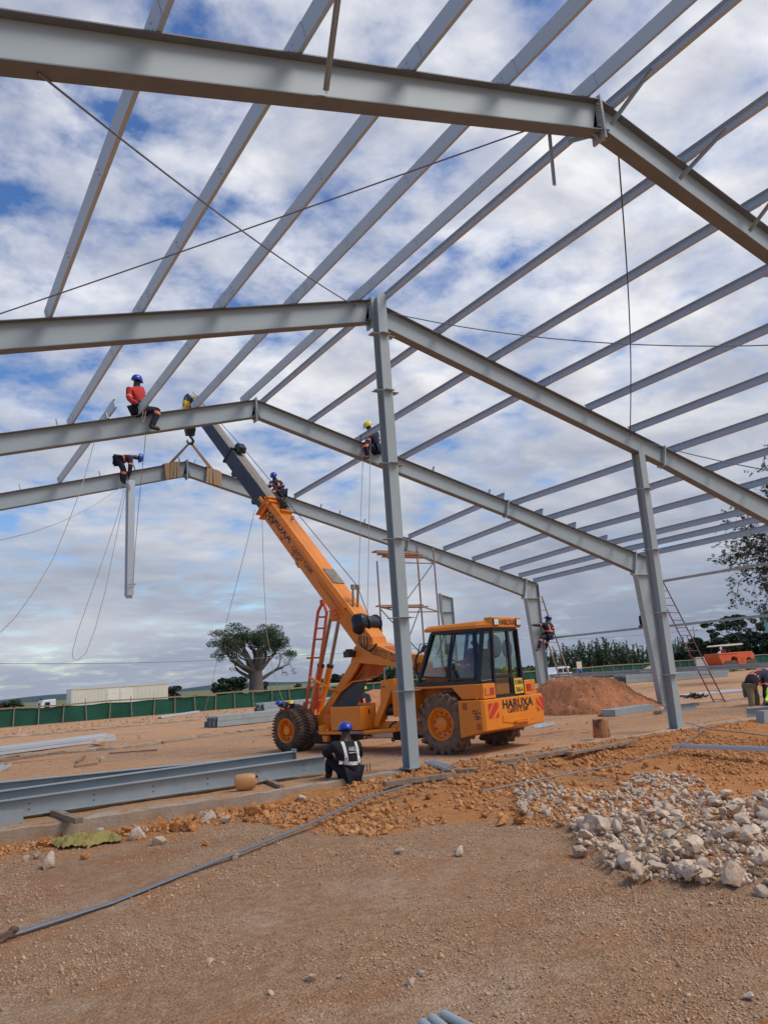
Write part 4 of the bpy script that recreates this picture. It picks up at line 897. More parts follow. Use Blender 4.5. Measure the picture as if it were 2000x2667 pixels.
# valve block and hose clutter on the neck near the cab
vb = MB()
for i in range(26):
    x = random.uniform(1200, 1320); y = random.uniform(330, 450); q = Ls(*zcc(x, y), .30); vb.frame(CW(q[0], random.uniform(-.25, .34), q[1]), CU, CL, V(0, 0, 1), random.uniform(.02, .06), random.uniform(.02, .06), random.uniform(.02, .05))
vb.build('valve_block', 'dark_part', cr)
MB().cprism([LC(1310, 330, .4), LC(1395, 335, .4), LC(1395, 460, .4), LC(1320, 470, .4)], .1, .4).build('hose_guard', OP, cr, bevel=.02)
hs_ = MB()
for k, (x_, y_) in enumerate([(600, 80), (625, 80), (660, 85), (700, 90)]):
    pts_ = [(x_, y_), (x_-10+k*8, y_+90), (640+k*20, 230+k*12), (720+k*12, 285+k*4), (800, 250), (838-k*6, 190)]
    hs_.tube([CW(*(lambda a: (a[0], .42, a[1]))(Ls(*zcc(x, y), .42))) for x, y in pts_], .016, 6)
hs_.build('boom_hose', 'dark_part', cr, smooth=True)
# floodlight on the mast
fl = MB(); q = Ls(*zcc(470, 330), .45); fl.frame(CW(q[0], .45, q[1]), CU, CL, V(0, 0, 1), .09, .13, .075); q = Ls(*zcc(465, 277), .45); fl.frame(CW(q[0], .45, q[1]), CU, CL, V(0, 0, 1), .05, .09, .025)
q = Ls(*zcc(530, 310), .4); fl.tube([CW(q[0]+.2, .45, q[1]), CW(q[0]-.05, .3, q[1])], .02, 6); fl.build('floodlight', 'black_frame', cr, bevel=.01)
# ---- boom
bdir = V(9.06-2.91, 0, 9.54-2.40); bl = bdir.length
e_ = (CU*(9.06-2.91)+V(0, 0, 9.54-2.40)).normalized(); bn = (V(0, 0, 1)-e_*e_.z).normalized()     # along boom, boom up-normal
B0 = CW(2.91, 0, 2.40)                # bottom line origin
def bpt(s_, l, n_): return B0+e_*s_+CL*l+bn*n_
def bbox(mb, s0, s1, hl, n0, n1): return mb.frame(bpt((s0+s1)/2, 0, (n0+n1)/2), e_, CL, bn, (s1-s0)/2, hl, (n1-n0)/2)
def sof(px_, py_, c): u, z = Ls(px_, py_, c); P_ = CW(u, c, z); return ((P_-B0).dot(e_), (P_-B0).dot(bn))
S_or = sof(671, 1338, .25)[0]; S_j = sof(583, 1197, .22)[0]; S_tip = sof(470, 1054, .2)[0]
print('boom s', S_or, S_j, S_tip, 'height', sof(739, 1334, -.25), sof(604, 1175, -.22), sof(551, 1107, -.2), sof(937, 1604, -.25))
H1 = .50
bm_ = MB(); bbox(bm_, -.25, S_or, .25, 0, H1); 
bm_.prism([bpt(-.25, -.25, 0), bpt(-.25, -.25, H1), bpt(-.75, -.25, H1*.55), bpt(-.62, -.25, .0)], CL*.5)
main = bm_.build('boom_base', OP, cr, bevel=.012)
rl = MB(); ra_ = sof(*ze(215, 300), .26); rb0 = sof(*ze(1360, 1885), .26); print('rail', ra_, rb0); rn = .39
rl.frame(bpt((ra_[0]+rb0[0])/2, .275, rn), e_, CL, bn, abs(ra_[0]-rb0[0])/2, .025, .04); rl.frame(bpt(S_or*.54+.1, .262, rn+.06), e_, CL, bn, S_or*.46, .012, .012); rl.frame(bpt(S_or*.27, .262, .22), e_, CL, bn, S_or*.12, .010, .008); rl.build('boom_rail', OP, main, bevel=.006)
cl_ = MB(); 
for s_, g_ in ((S_or-.02, .06), (S_or-.22, .05)):
    cl_.frame(bpt(s_, 0, -g_/2-.02), e_, CL, bn, .018, .31, .05); cl_.frame(bpt(s_, .285, H1/2-.02), e_, CL, bn, .018, .03, H1/2+.03); cl_.frame(bpt(s_, -.285, H1/2-.02), e_, CL, bn, .018, .03, H1/2+.03); cl_.frame(bpt(s_, 0, H1+.025), e_, CL, bn, .018, .31, .03)
cl_.frame(bpt(S_or+.08, .27, H1*.62), e_, CL, bn, .16, .03, .045); cl_.build('boom_collar', OP, main, bevel=.006)
tl = MB(); q = sof(*ze(640, 1150), .25); tl.prism([bpt(q[0]+.12, -.04, .0), bpt(q[0]+.05, -.04, -.14), bpt(q[0]-.12, -.04, -.16), bpt(q[0]-.25, -.04, -.02), bpt(q[0]-.25, -.04, .0)], CL*.12); tl.build('boom_lug', OP, main)
MB().tube([bpt(q[0]-.02, -.06, -.10), bpt(q[0]-.02, .10, -.10)], .035, 10).build('pin', 'lamp_clear', main)
bk = MB()      # plate on top
s0 = sof(*ze(1030, 1300), .2)[0]; s1 = sof(*ze(1180, 1510), .2)[0]; bk.frame(bpt((s0+s1)/2, -.02, H1+.012), e_, CL, bn, abs(s0-s1)/2, .2, .012); bk.build('top_cover', 'boom_dust', main)
# winch guard hoop
s2 = sof(*ze(1500, 1770), 0)[0]; hp = MB()
for s_ in (-.07, .10): hp.bar(bpt(s2-.12, s_, H1), bpt(s2+.22, s_, H1+.34), .05, .03)
hp.bar(bpt(s2+.22, -.12, H1+.34), bpt(s2+.22, .15, H1+.34), .06, .12); hp.build('rope_guide', 'boom_dust', main)
# letters on the boom side
def btext(s_, pa, pb, h, fat=.01):
    a = sof(*ze(*pa), .252); b_ = sof(*ze(*pb), .252); print(s_, a, b_); text_fit(s_, bpt(a[0], .254, a[1]), bpt(b_[0], .254, b_[1]), h, bn, 'letter_dark', main, fat=fat)
btext('HARUXA', (222, 462), (568, 905), .20, .02); btext('16 XW', (198, 512), (312, 652), .13, .012); btext('12T', (432, 835), (468, 880), .08); btext('Call:0733 723589', (600, 985), (882, 1362), .125, .002); btext('15T 16T', (594, 1062), (694, 1178), .075); btext('18T', (650, 1195), (690, 1235), .05)
# black sections
b2 = MB(); bbox(b2, S_or-.3, S_j, .20, .03, H1-.03); b2o = b2.build('boom_section', 'boom_black', cr, bevel=.012)
b3 = MB(); bbox(b3, S_j-.3, S_tip-.25, .165, .065, H1-.075); b3o = b3.build('boom_section', 'boom_black', cr, bevel=.01)
MB().frame(bpt((S_or+S_j)/2, 0, H1-.0285), e_, CL, bn, (S_j-S_or)/2-.05, .17, .0012).frame(bpt((S_j+S_tip-.25)/2, 0, H1-.0735), e_, CL, bn, (S_tip-.25-S_j)/2-.08, .14, .0012).build('dusty_top', 'boom_dust', b2o)
hd = MB(); 
hd.frame(bpt(S_j-.02, 0, H1/2), e_, CL, bn, .035, .225, H1/2+.02)
hd.prism([bpt(S_j-.05, -.12, H1), bpt(S_j+.02, -.12, H1+.12), bpt(S_j-.05, -.12, H1+.24), bpt(S_j-.25, -.12, H1+.22), bpt(S_j-.32, -.12, H1+.06), bpt(S_j-.2, -.12, H1)], CL*.24)
q = sof(*zd(700, 1220), .2); 
for qq in (q, sof(*zd(1000, 1630), .22)): hd.prism([bpt(qq[0]+.12, -.08, .03), bpt(qq[0]+.08, -.08, -.12), bpt(qq[0]-.02, -.08, -.16), bpt(qq[0]-.1, -.08, -.10), bpt(qq[0]-.12, -.08, .03)], CL*.16)
hd.build('boom_head', 'black_frame', b2o, bevel=.01)
# chain/hose bundle at the collar
chn = MB()
for i in range(30): q = bpt(S_or-.1-random.random()*.5, random.uniform(-.25, .05), H1+random.uniform(.02, .16)); chn.frame(q, e_, CL, bn, random.uniform(.015, .05), random.uniform(.015, .04), random.uniform(.01, .03))
chn.tube([bpt(S_or-.05, 0, H1+.08), bpt(S_or-.3, .05, H1+.16), bpt(S_or-.55, -.1, H1+.06)], .02, 6); chn.build('chain', 'dark_part', main)
MB().frame(bpt(S_or-.62, -.05, H1+.03), e_, CL, bn, .03, .2, .05).build('bracket', OP, main)
ey = MB(); q = bpt(sof(*ze(578, 580), 0)[0], -.05, H1+.05); ey.tube([q+e_*(.05*math.cos(t_))+bn*(.05*math.sin(t_)+.02) for t_ in np.linspace(0, 2*math.pi, 11)], .012, 6); ey.build('lifting_ring', 'dark_part', main)
# tip sheaves, hook block
Ht = AY(490, 1062, 23.1); sh = MB()
T0 = bpt(S_tip-.3, 0, .25)
hdm = MB(); 
for l in (-.19, .17): hdm.prism([bpt(S_tip-.35, l, .05), bpt(S_tip-.35, l, .42), bpt(S_tip-.05, l, .42), bpt(S_tip+.03, l, .25), bpt(S_tip-.02, l, .05)], CL*.02)
hdo = hdm.build('sheave_cheeks', 'boom_black', b3o)
for l in (-.11, 0, .11): sh.lathe(bpt(S_tip-.08, l, .24), CL, [(-.04, .05), (-.04, .15), (-.015, .12), (.015, .12), (.04, .15), (.04, .05)], 20)
sh.build('sheave', 'plate_yellow', hdo, smooth=True)
ST_ = bpt(S_tip, 0, .30)
HB = V(ST_.x-.02, ST_.y+.02, AY(486, 1116, ST_.y).z)
# dark yellow load block just above the third rafter, under the tip
yb = MB(); q = AY(491, 1056, ST_.y-.1)
for k in range(4): yb.lathe(q+V(-.12+.075*k, 0, 0), V(1, 0, 0), [(-.025, .05), (-.03, .17), (0, .14), (.03, .17), (.025, .05)], 18)
yb.tube([q+V(-.02, 0, .17)+V(.05*math.cos(t_), 0, .06+.06*math.sin(t_)) for t_ in np.linspace(0, 2*math.pi, 11)], .014, 6); yb.build('rope_sheave', 'plate_yellow', hdo, smooth=True)
hk = empty('hook_block', HB, 'dark hook block hanging from the boom tip with its slings', 'hook')
hm = MB(); hm.lathe(HB, V(1, 0, 0), [(-.14, .001), (-.14, .15), (-.10, .17), (.10, .17), (.14, .15), (.14, .001)], 20); hm.frame(HB+V(0, 0, -.05), V(1, 0, 0), V(0, 1, 0), V(0, 0, 1), .13, .1, .16); hm.build('block_body', 'dark_part', hk, smooth=True)
cv = [(0, -.20), (.0, -.26), (.07, -.32), (.10, -.40), (.05, -.48), (-.04, -.49), (-.10, -.43), (-.09, -.36)]; hkm = MB(); hkm.tube([HB+V(a, 0, b_) for a, b_ in cv], [.035, .035, .04, .05, .05, .045, .03, .015], 10); hkm.build('hook', 'black_frame', hk, smooth=True)
hr_ = MB()
for dx in (-.08, .08): hr_.tube([ST_+V(dx, .0, .0), HB+V(dx, 0, .1)], .009, 6)
hr_.build('hoist_rope', 'wire', hk)
wr = MB(); WN = CW(*[Ls(955, 1625, .0)[0], .0, Ls(955, 1625, 0)[1]]); wr.tube([WN+bn*.15, bpt(s2+.22, 0, H1+.40), bpt(S_j-.15, 0, H1+.20), bpt(S_tip, 0, .47)], .010, 6); wr.build('winch_rope', 'wire', cr)
# slings round the farthest rafter
HH = HB+V(0, 0, -.47)
for px_, label, sd in ((442, 'left', -1), (552, 'right', 1)):
    xx = AY(px_, 1225, Y4).x; d_ = abs(xx-X4); zt4 = Z4-SL*d_
    s = empty('lifting_sling', (xx, Y4, zt4), f'brown webbing sling with sacking round the {label} part of the lifted rafter', 'sling')
    m1 = MB(); m1.bar(HH+V(sd*.03, -.02, 0), V(xx-.02, Y4-.11, zt4+.02), .06, .012, up=V(0, 1, 0)); m1.bar(HH+V(sd*.03, .02, 0), V(xx+.04, Y4+.11, zt4+.02), .06, .012, up=V(0, 1, 0)); m1.build('strap', 'strap', s)
    m2 = MB(); n = xz_norm(sd)
    for kk in range(5):
        dx = -.2+.1*kk+random.uniform(-.015, .015); q0_ = V(xx+dx, Y4-FW/2-.012-.004*kk, zt4-SL*sd*dx+.012); tl_ = random.uniform(-.06, .06)
        m2.prism([q0_, q0_+V(.09, 0, -SL*sd*.09), q0_+V(.09+tl_, 0, -SL*sd*.09-.50), q0_+V(tl_, 0, -.50)], V(0, -.012, 0))
    m2.frame(V(xx, Y4, zt4+.025), V(sd, 0, -SL).normalized(), WY, n, .24, FW/2+.02, .012); m2.build('sacking', 'sack_cloth', s)
    m3 = MB(); m3.prism([V(xx-.22, Y4-FW/2-.005, zt4-.10+SL*sd*.1), V(xx+.22, Y4-FW/2-.005, zt4-.10-SL*sd*.2), V(xx+.22, Y4-FW/2-.005, zt4-.50-SL*sd*.2), V(xx-.22, Y4-FW/2-.005, zt4-.50+SL*sd*.2)], V(0, -.004, 0)); m3.build('packing_board', 'rust_steel', s)
# ---- winch drum under black sheet
wd = MB(); lw = CL
wd.lathe(WN, lw, [(-.33, .001), (-.33, .22), (-.30, .235), (-.27, .20), (.05, .19), (.10, .235), (.13, .22), (.13, .001)], 24); wo = wd.build('winch_drum', 'tarp_black', cr, smooth=True)
ws = MB(); ws.ell(WN+lw*.22, (.2, .2, .27), 14, 10)
for i, q in enumerate(ws.v): ws.v[i] = q+(q-WN).normalized()*.07*noise.noise(q*6)
ws.build('winch_sheet', 'tarp_black', wo, smooth=True)
# ---- lift cylinders
for c, b0, b1, r1 in ((.30, za(790, 1720), za(928, 1010), za(1050, 400)), (-.30, za(905, 1650), za(1055, 1015), za(1170, 395))):
    P_ = [CW(*(lambda a: (a[0], c, a[1]))(Ls(*q, c))) for q in (b0, b1, r1)]
    cm = MB(); cm.tube([P_[0], P_[1]], .085, 16); co = cm.build('lift_cylinder', OP, cr, smooth=True)
    MB().tube([P_[1]-(P_[1]-P_[0]).normalized()*.05, P_[1]+(P_[1]-P_[0]).normalized()*.02], .093, 16).build('gland', 'dark_part', co)
    MB().tube([P_[1], P_[2]], .05, 14).build('piston_rod', 'rod_chrome', co, smooth=True)
LA = lambda x, y, c=.27: Ls(*za(x, y), c)
MB().cprism([LA(1045, 270), LA(1110, 245), LA(1165, 350), LA(1160, 395), LA(1040, 415), LA(1025, 390)], -.27, .27).build('cylinder_bracket', OP, cr, bevel=.012)
rb_ = MB()
for x, y in ((1085, 265), (1115, 320), (1145, 370)): q = LA(x, y); rb_.frame(CW(q[0], .28, q[1]), CU, CL, V(0, 0, 1), .09, .05, .012)
rb_.build('bracket_rib', OP, main)
# ---- folded lattice jib (ladder-like) beside the cylinders
jb = MB(); c = .62; J = lambda x, y, c_=c: (lambda a: CW(a[0], c_, a[1]))(Ls(*za(x, y), c_))
Lr = [J(955, 145), J(888, 280), J(840, 640), J(775, 1180), J(735, 1500), J(720, 1640)]; Rr_ = [J(955, 145), J(1008, 285), J(965, 640), J(920, 960), J(890, 1200, .5), J(850, 1620, .5)]
for P_ in (Lr, Rr_):
    for a, b_ in zip(P_[:-1], P_[1:]): jb.bar(a, b_, .055, .05, up=CL)
for (x0_, y0_, x1_, y1_) in ((882, 355, 1003, 352), (865, 508, 985, 508), (848, 660, 967, 658), (738, 917, 930, 908), (765, 1320, 880, 1310), (740, 1528, 850, 1520), (700, 1520, 700, 1630)): jb.bar(J(x0_, y0_), J(x1_, y1_), .045, .045, up=CL)
jb.frame(J(955, 145), CU, CL, V(0, 0, 1), .05, .06, .05); jb.build('folded_jib', 'jib_orange', cr)
gd = MB(); gd.tube([J(772, 1182, .75), J(900, 1255, .75), J(1080, 1345, .70), J(1160, 1385, .5)], .035, 8); gd.build('guard_bar', OP, cr, smooth=True)
gm2 = MB(); gm2.tube([J(875, 1600, .2), J(905, 1400, .2), J(960, 1390, .1)], .02, 6); gm2.tube([J(870, 1500, .3), J(1010, 1495, 0)], .02, 6); gm2.tube([J(870, 1700, .2), J(930, 1430, .1)], .02, 6); gm2.build('jib_stay', 'jib_orange', cr)
# ================================================================== PEOPLE
def band_ring(mb, bvh, c, ax, wd, off=.006, n=18, rmax=.35):
    c = Vector(c); ax = Vector(ax).normalized(); a = V(0, 0, 1) if abs(ax.z) < .8 else V(1, 0, 0); x = ax.cross(a).normalized(); y = ax.cross(x); rows = []
    for k in (-.5, .5):
        row = []
        for i in range(n):
            t_ = 2*math.pi*i/n; d = x*math.cos(t_)+y*math.sin(t_); o_ = c+ax*wd*k
            h = bvh.ray_cast(o_+d*rmax, -d, rmax)
            row.append((h[0] if h[0] is not None else o_+d*.05)+d*off)
        rows.append(row)
    b = len(mb.v); mb.v += rows[0]+rows[1]; mb.f += [[b+i, b+(i+1) % n, b+n+(i+1) % n, b+n+i] for i in range(n)]
def band_path(mb, bvh, pts, outs, wd, off=.007):
    prev = None; P_ = [Vector(p_) for p_ in pts]
    for i, (q, o_) in enumerate(zip(P_, outs)):
        o_ = Vector(o_).normalized(); d = (P_[min(i+1, len(P_)-1)]-P_[max(i-1, 0)]).normalized(); s_ = d.cross(o_).normalized(); row = []
        for k in (-.5, .5):
            e0 = q+s_*wd*k; h = bvh.ray_cast(e0+o_*.6, -o_, 1.0); row.append((h[0] if h[0] is not None else e0+o_*.13)+o_*off)
        if prev: b = len(mb.v); mb.v += prev+row; mb.f.append([b, b+1, b+3, b+2])
        prev = row
def skin_obj(name, verts, edges, rads, material, root, parent, org, sub=2):
    me = bpy.data.meshes.new(name); me.from_pydata([(Vector(v)-org)[:] for v in verts], edges, []); ob = bpy.data.objects.new(name, me); COL.objects.link(ob)
    ob.modifiers.new('skin', 'SKIN').use_smooth_shade = True
    me = ob.data
    if not me.skin_vertices: me.skin_vertices.new()
    for i, r in enumerate(rads):
        me.skin_vertices[0].data[i].radius = (r, r) if not isinstance(r, tuple) else r; me.skin_vertices[0].data[i].use_root = (i == root)
    ob.modifiers.new('sub', 'SUBSURF').levels = sub; ob.modifiers['sub'].render_levels = sub
    dg = bpy.context.evaluated_depsgraph_get(); dg.update(); m2 = bpy.data.meshes.new_from_object(ob.evaluated_get(dg)); bpy.data.objects.remove(ob)
    m2.name = name; m2.materials.clear(); m2.materials.append(MT[material]); m2.polygons.foreach_set('use_smooth', [True]*len(m2.polygons))
    o = bpy.data.objects.new(name, m2); COL.objects.link(o); ORG[o] = org
    if parent is not None: o.parent = parent
    return o
def person(label, J, face, helmet='hat_blue', top='navy', legs='navy', bands='band_orange', vest=None, s=1.0, vestback=False, cat='person', torso=True, knee=True):
    J = {k: Vector(v) for k, v in J.items()}
    face = Vector(face).normalized()
    org = J['pel'].copy(); root = empty('person', org, label, cat)
    up = (J['neck']-J['pel']).normalized(); side = (J['shR']-J['shL']).normalized()
    if 'hiL' not in J: J['hiL'] = J['pel']-side*.09*s-up*.03
    if 'hiR' not in J: J['hiR'] = J['pel']+side*.09*s-up*.03
    che = J.get('che', J['pel'].lerp(J['neck'], .68)); wai = J.get('wai', J['pel'].lerp(che, .5))
    hup = (J['head']-J['neck']).normalized()
    def arm(S): return [J['sh'+S], J['el'+S], J['wr'+S]]
    # --- body: one continuous skin
    vs = [J['pel'], wai, che, J['neck'], J['head']-hup*.02, J['head']+hup*.06]; rd = [.11, .10, .12, .06, .092, .088]; ed = [(0, 1), (1, 2), (2, 3), (3, 4), (4, 5)]
    vs.append(J['head']-hup*.03+face*.088); rd.append(.018); ed.append((4, 6))      # nose
    for S, sg in (('L', -1), ('R', 1)):
        a = arm(S); b = len(vs); d = (a[2]-a[1]).normalized(); hd = a[2]+d*.07*s; 
        vs += [a[0], a[1], a[2], hd]; rd += [.055, .042, .027, (.036, .018)]; ed += [(2, b), (b, b+1), (b+1, b+2), (b+2, b+3)]
        sd_ = d.cross(face if abs(d.dot(face)) < .9 else up).normalized(); cu_ = d.cross(sd_)
        for k in range(4):
            L_ = (.070, .082, .076, .058)[k]; q0 = hd+sd_*(.03-.02*k)*1.0; m0 = q0+d*L_*.5+cu_*.012; m1 = q0+d*L_*.85+cu_*.035
            i0 = len(vs); vs += [q0+d*.012, m0, m1]; rd += [.010, .0085, .007]; ed += [(b+3, i0), (i0, i0+1), (i0+1, i0+2)]
        t0 = a[2]+d*.025+sd_*.032; i0 = len(vs); vs += [t0, t0+d*.03+sd_*.018+cu_*.01]; rd += [.011, .008]; ed += [(b+2, i0), (i0, i0+1)]
    for S in 'LR':
        b = len(vs); vs += [J['hi'+S], J['kn'+S], J['an'+S], J['to'+S]]; rd += [.075, .052, .036, .035]; ed += [(0, b), (b, b+1), (b+1, b+2), (b+2, b+3)]
    rd = [(r[0]*s, r[1]*s) if isinstance(r, tuple) else r*s for r in rd]
    body = skin_obj('body', vs, ed, rd, 'skin', 0, root, org, 1)
    # --- clothing: jacket and trousers
    jv = [J['pel']-up*.06, wai, che, J['neck']-up*.05]; jr = [(.19, .155), (.170, .135), (.195, .145), .085]; je = [(0, 1), (1, 2), (2, 3)]
    for S in 'LR':
        a = arm(S); b = len(jv); jv += [a[0], a[1], a[1].lerp(a[2], .93)]; jr += [.088, .066, .050]; je += [(2, b), (b, b+1), (b+1, b+2)]
    jac = skin_obj('jacket', jv, je, [(r[0]*s, r[1]*s) if isinstance(r, tuple) else r*s for r in jr], top, 0, root, org)
    tv = [J['pel']]; tr_ = [.16]; te = []
    for S in 'LR':
        b = len(tv); tv += [J['hi'+S], J['kn'+S], J['an'+S]]; tr_ += [.115, .085, .072]; te += [(0, b), (b, b+1), (b+1, b+2)]
    tro = skin_obj('trousers', tv, te, [r*s for r in tr_], legs, 0, root, org)
    bt = MB()
    for S in 'LR': 
        a, t_ = J['an'+S], J['to'+S]; bt = MB(); bt.tube([a+V(0, 0, .05), a, a.lerp(t_, .45), t_, t_+(t_-a).normalized()*.04], [.058*s, .058*s, .052*s, .046*s, .02], 10); bt.build('boot', 'boot', root, smooth=True)
    # --- helmet
    if helmet:
        R_ = Matrix((face.cross(hup).normalized(), (face-hup*face.dot(hup)).normalized(), hup)).transposed() if abs(face.dot(hup)) < .98 else Matrix.Identity(3)
        h = MB(); c = J['head']+hup*.03*s; h.ell(c, (.125*s, .150*s, .135*s), 18, 8, 0.0, R_); fy = R_ @ V(0, 1, 0)
        h.lathe(c-hup*.004, hup, [(0, .118*s), (-.012, .136*s), (-.004, .138*s), (.01, .122*s)], 18)
        h.prism([c+R_ @ V(.10*s*math.cos(t_), .11*s+.075*s*math.sin(t_), -.012) for t_ in np.linspace(0, math.pi, 9)], hup*.008)
        h.build('hard_hat', helmet, root, smooth=True)
    # --- reflective bands
    deps = bpy.context.evaluated_depsgraph_get()
    bj = BVHTree.FromPolygons([v.co+org for v in jac.data.vertices], [list(q.vertices) for q in jac.data.polygons]); btz = BVHTree.FromPolygons([v.co+org for v in tro.data.vertices], [list(q.vertices) for q in tro.data.polygons])
    if bands:
        if torso:
            m = MB(); band_ring(m, bj, J['pel'].lerp(che, .45), up, .055); 
            fr_ = (face-up*face.dot(up)); fr_ = fr_.normalized() if fr_.length > .2 else side.cross(up)
            for sg in (-1, 1):
                for o_ in (1, -1):
                    q0 = J['pel'].lerp(che, .5)+side*.085*sg; q1 = J['neck'].lerp(J['shR' if sg > 0 else 'shL'], .55)-up*.02
                    band_path(m, bj, [q0.lerp(q1, k/6) for k in range(7)], [fr_*o_]*6+[fr_*o_*.5+up*.9], .05)
            m.build('reflective_vest_bands', bands, jac)
        for S in 'LR':
            m = MB(); band_ring(m, bj, J['el'+S].lerp(J['sh'+S], .3), J['el'+S]-J['sh'+S], .05, rmax=.12); m.build('arm_band', bands, jac)
            if not knee: continue
            m = MB(); band_ring(m, btz, J['kn'+S].lerp(J['an'+S], .22), J['an'+S]-J['kn'+S], .07, rmax=.15); m.build('knee_band', bands, tro)
    return root, jac, bj, up, side
ay = lambda y0: (lambda x, y, dy=0.0: AY(x, y, y0+dy))
# 1 red shirted man astride the third rafter
A = ay(Y3-.16)
r_, jac, bj, up, side = person('man in red shirt and blue hard hat astride the third frame rafter', dict(pel=A(362, 1064, .12), neck=A(354, 1006, .10), head=A(357, 993, .08), shL=A(337, 1014, .0), shR=A(369, 1011, .22), elL=A(336, 1040, -.05), wrL=A(362, 1052, -.12), elR=A(373, 1034, .2), wrR=A(374, 1056, .05),
    knL=A(415, 1068, -.02), anL=A(395, 1112, -.06), toL=A(413, 1117, -.05), knR=A(408, 1070, .5), anR=A(392, 1105, .6), toR=A(408, 1112, .6)), (.6, .6, -.1), 'hat_blue', 'red_shirt', 'navy', 'band_orange', torso=False, s=1.02)
# harness belt
m = MB(); band_ring(m, bj, V(*A(358, 1052, .11)), up, .07); m.build('harness_belt', 'black_cloth', jac)
m = MB(); band_ring(m, bj, V(*A(360, 1058, .11)), up, .035); m.build('harness_strap', 'band_orange', jac)
# 2 bending man on farthest rafter
A = ay(Y4-.1)
person('man in navy overalls bending down on the farthest rafter', dict(pel=A(313, 1198, -.02), neck=A(345, 1190, -.1), head=A(361, 1192, -.12), shL=A(341, 1194, -.25), shR=A(340, 1190, .1), elL=A(340, 1216, -.28), wrL=A(336, 1244, -.22), elR=A(342, 1212, .1), wrR=A(338, 1238, -.05),
    knL=A(325, 1226, -.15), anL=A(322, 1256, -.12), toL=A(333, 1258, -.12), knR=A(322, 1224, .12), anR=A(316, 1253, .14), toR=A(328, 1255, .14)), (.9, -.2, -.6), s=1.0)
# 3 seated man right of boom on farthest rafter
A = ay(Y4-.1)
person('man sitting on the farthest rafter right of the black boom section', dict(pel=A(733, 1282, .1), neck=A(718, 1251, -.02), head=A(714, 1241, -.06), shL=A(731, 1256, .02), shR=A(706, 1257, -.05), elL=A(739, 1268, -.05), wrL=A(722, 1268, -.25), elR=A(704, 1268, -.2), wrR=A(692, 1266, -.2),
    knL=A(712, 1275, -.28), anL=A(712, 1298, -.25), toL=A(706, 1302, -.3), knR=A(720, 1277, .3), anR=A(718, 1298, .35), toR=A(712, 1300, .35)), (-.5, -.8, -.25), s=.95)
# 4 yellow hat on the third rafter
A = ay(Y3-.1)
person('man in yellow hard hat astride the third rafter behind the tall post', dict(pel=A(979, 1166, .05), neck=A(966, 1122, .1), head=A(960, 1111, .1), shL=A(955, 1132, .02), shR=A(980, 1128, .2), elL=A(958, 1152, .0), wrL=A(952, 1160, -.05), elR=A(985, 1150, .2), wrR=A(975, 1162, .2),
    knL=A(949, 1154, -.22), anL=A(959, 1190, -.24), toL=A(950, 1193, -.28), knR=A(955, 1152, .4), anR=A(962, 1185, .45), toR=A(952, 1190, .45)), (-.8, .2, -.2), 'hat_yellow', torso=False)
# 5 foreground man on the kerb, back to the camera
A = ay(11.78)
r_, jac, bj, up, side = person('man in navy vest lettered HARUXA sitting on the kerb', dict(pel=A(911, 2010, .0), neck=A(899, 1925, .02), head=A(899, 1905, .04), shL=A(869, 1944, .0), shR=A(930, 1940, .02), elL=A(845, 1962, .12), wrL=A(866, 1972, .38), elR=A(938, 1962, .14), wrR=A(925, 1985, .34),
    che=A(902, 1952, -.02), knL=A(858, 1975, .36), anL=A(857, 2018, .42), toL=A(853, 2022, .55), knR=A(925, 1985, .42), anR=A(922, 2018, .5), toR=A(922, 2022, .62)), (.05, 1, -.15), 'hat_blue', 'black_cloth', 'black_cloth', None, s=1.0)
m = MB(); bk_ = V(0, -1, .1)
for px0, px1 in ((886, 893), (921, 925)):
    band_path(m, bj, [A(px0+(px1-px0)*k/9, 1932+55*k/9) for k in range(10)], [bk_]*10, .055)
band_path(m, bj, [A(878+52*k/10, 1984+3*math.sin(k/10*3.14)) for k in range(11)], [V(-.25+.5*k/10, -1, 0) for k in range(11)], .055)
m.build('reflective_vest_bands', 'band_white', jac)
hx = [A(896, 1955), A(922, 1953)]; h0 = bj.ray_cast(hx[0]+V(0, -.6, 0), V(0, 1, 0), 1.2)[0] or hx[0]; h1 = bj.ray_cast(hx[1]+V(0, -.6, 0), V(0, 1, 0), 1.2)[0] or hx[1]
yy = min(h0.y, h1.y)-.03
text_fit('HARUXA', V(h0.x, yy, h0.z), V(h1.x, yy, h1.z), .068, V(0, 0, 1), 'letter_white', jac, fat=.015)
h0z, h1z = h0.z-.035, h1.z-.035; mk = MB()
for t0, t1 in ((.03, .62), (.68, .98)):
    q0, q1 = V(h0.x, yy, h0z).lerp(V(h1.x, yy, h1z), t0), V(h0.x, yy, h0z).lerp(V(h1.x, yy, h1z), t1); mk.prism([q0, q1, q1+V(0, 0, .013), q0+V(0, 0, .013)], V(0, .002, 0))
mk.build('printed_line', 'letter_white', jac)
m = MB(); band_ring(m, BVHTree.FromPolygons([v.co+ORG[jac] for v in bpy.data.objects[r_.name].children[2].data.vertices], [list(q.vertices) for q in r_.children[2].data.polygons]), A(858, 1990, .38), V(0, .1, -1), .06, rmax=.15); m.build('knee_band', 'band_white', r_.children[2])
# 6 man astride the wall girt at the far column
A = ay(Y4-.2)
person('man in blue hard hat astride the wall girt holding the column', dict(pel=A(1427, 1654, .0), neck=A(1424, 1620, .0), head=A(1427, 1612, .0), shL=A(1415, 1626, .0), shR=A(1435, 1627, .05), elL=A(1401, 1629, -.05), wrL=A(1387, 1628, -.12), elR=A(1440, 1640, .0), wrR=A(1436, 1652, -.1),
    knL=A(1408, 1662, -.1), anL=A(1402, 1690, -.15), toL=A(1396, 1693, -.2), knR=A(1425, 1668, .4), anR=A(1420, 1690, .5), toR=A(1414, 1692, .5)), (-.5, .75, -.1), s=.95)
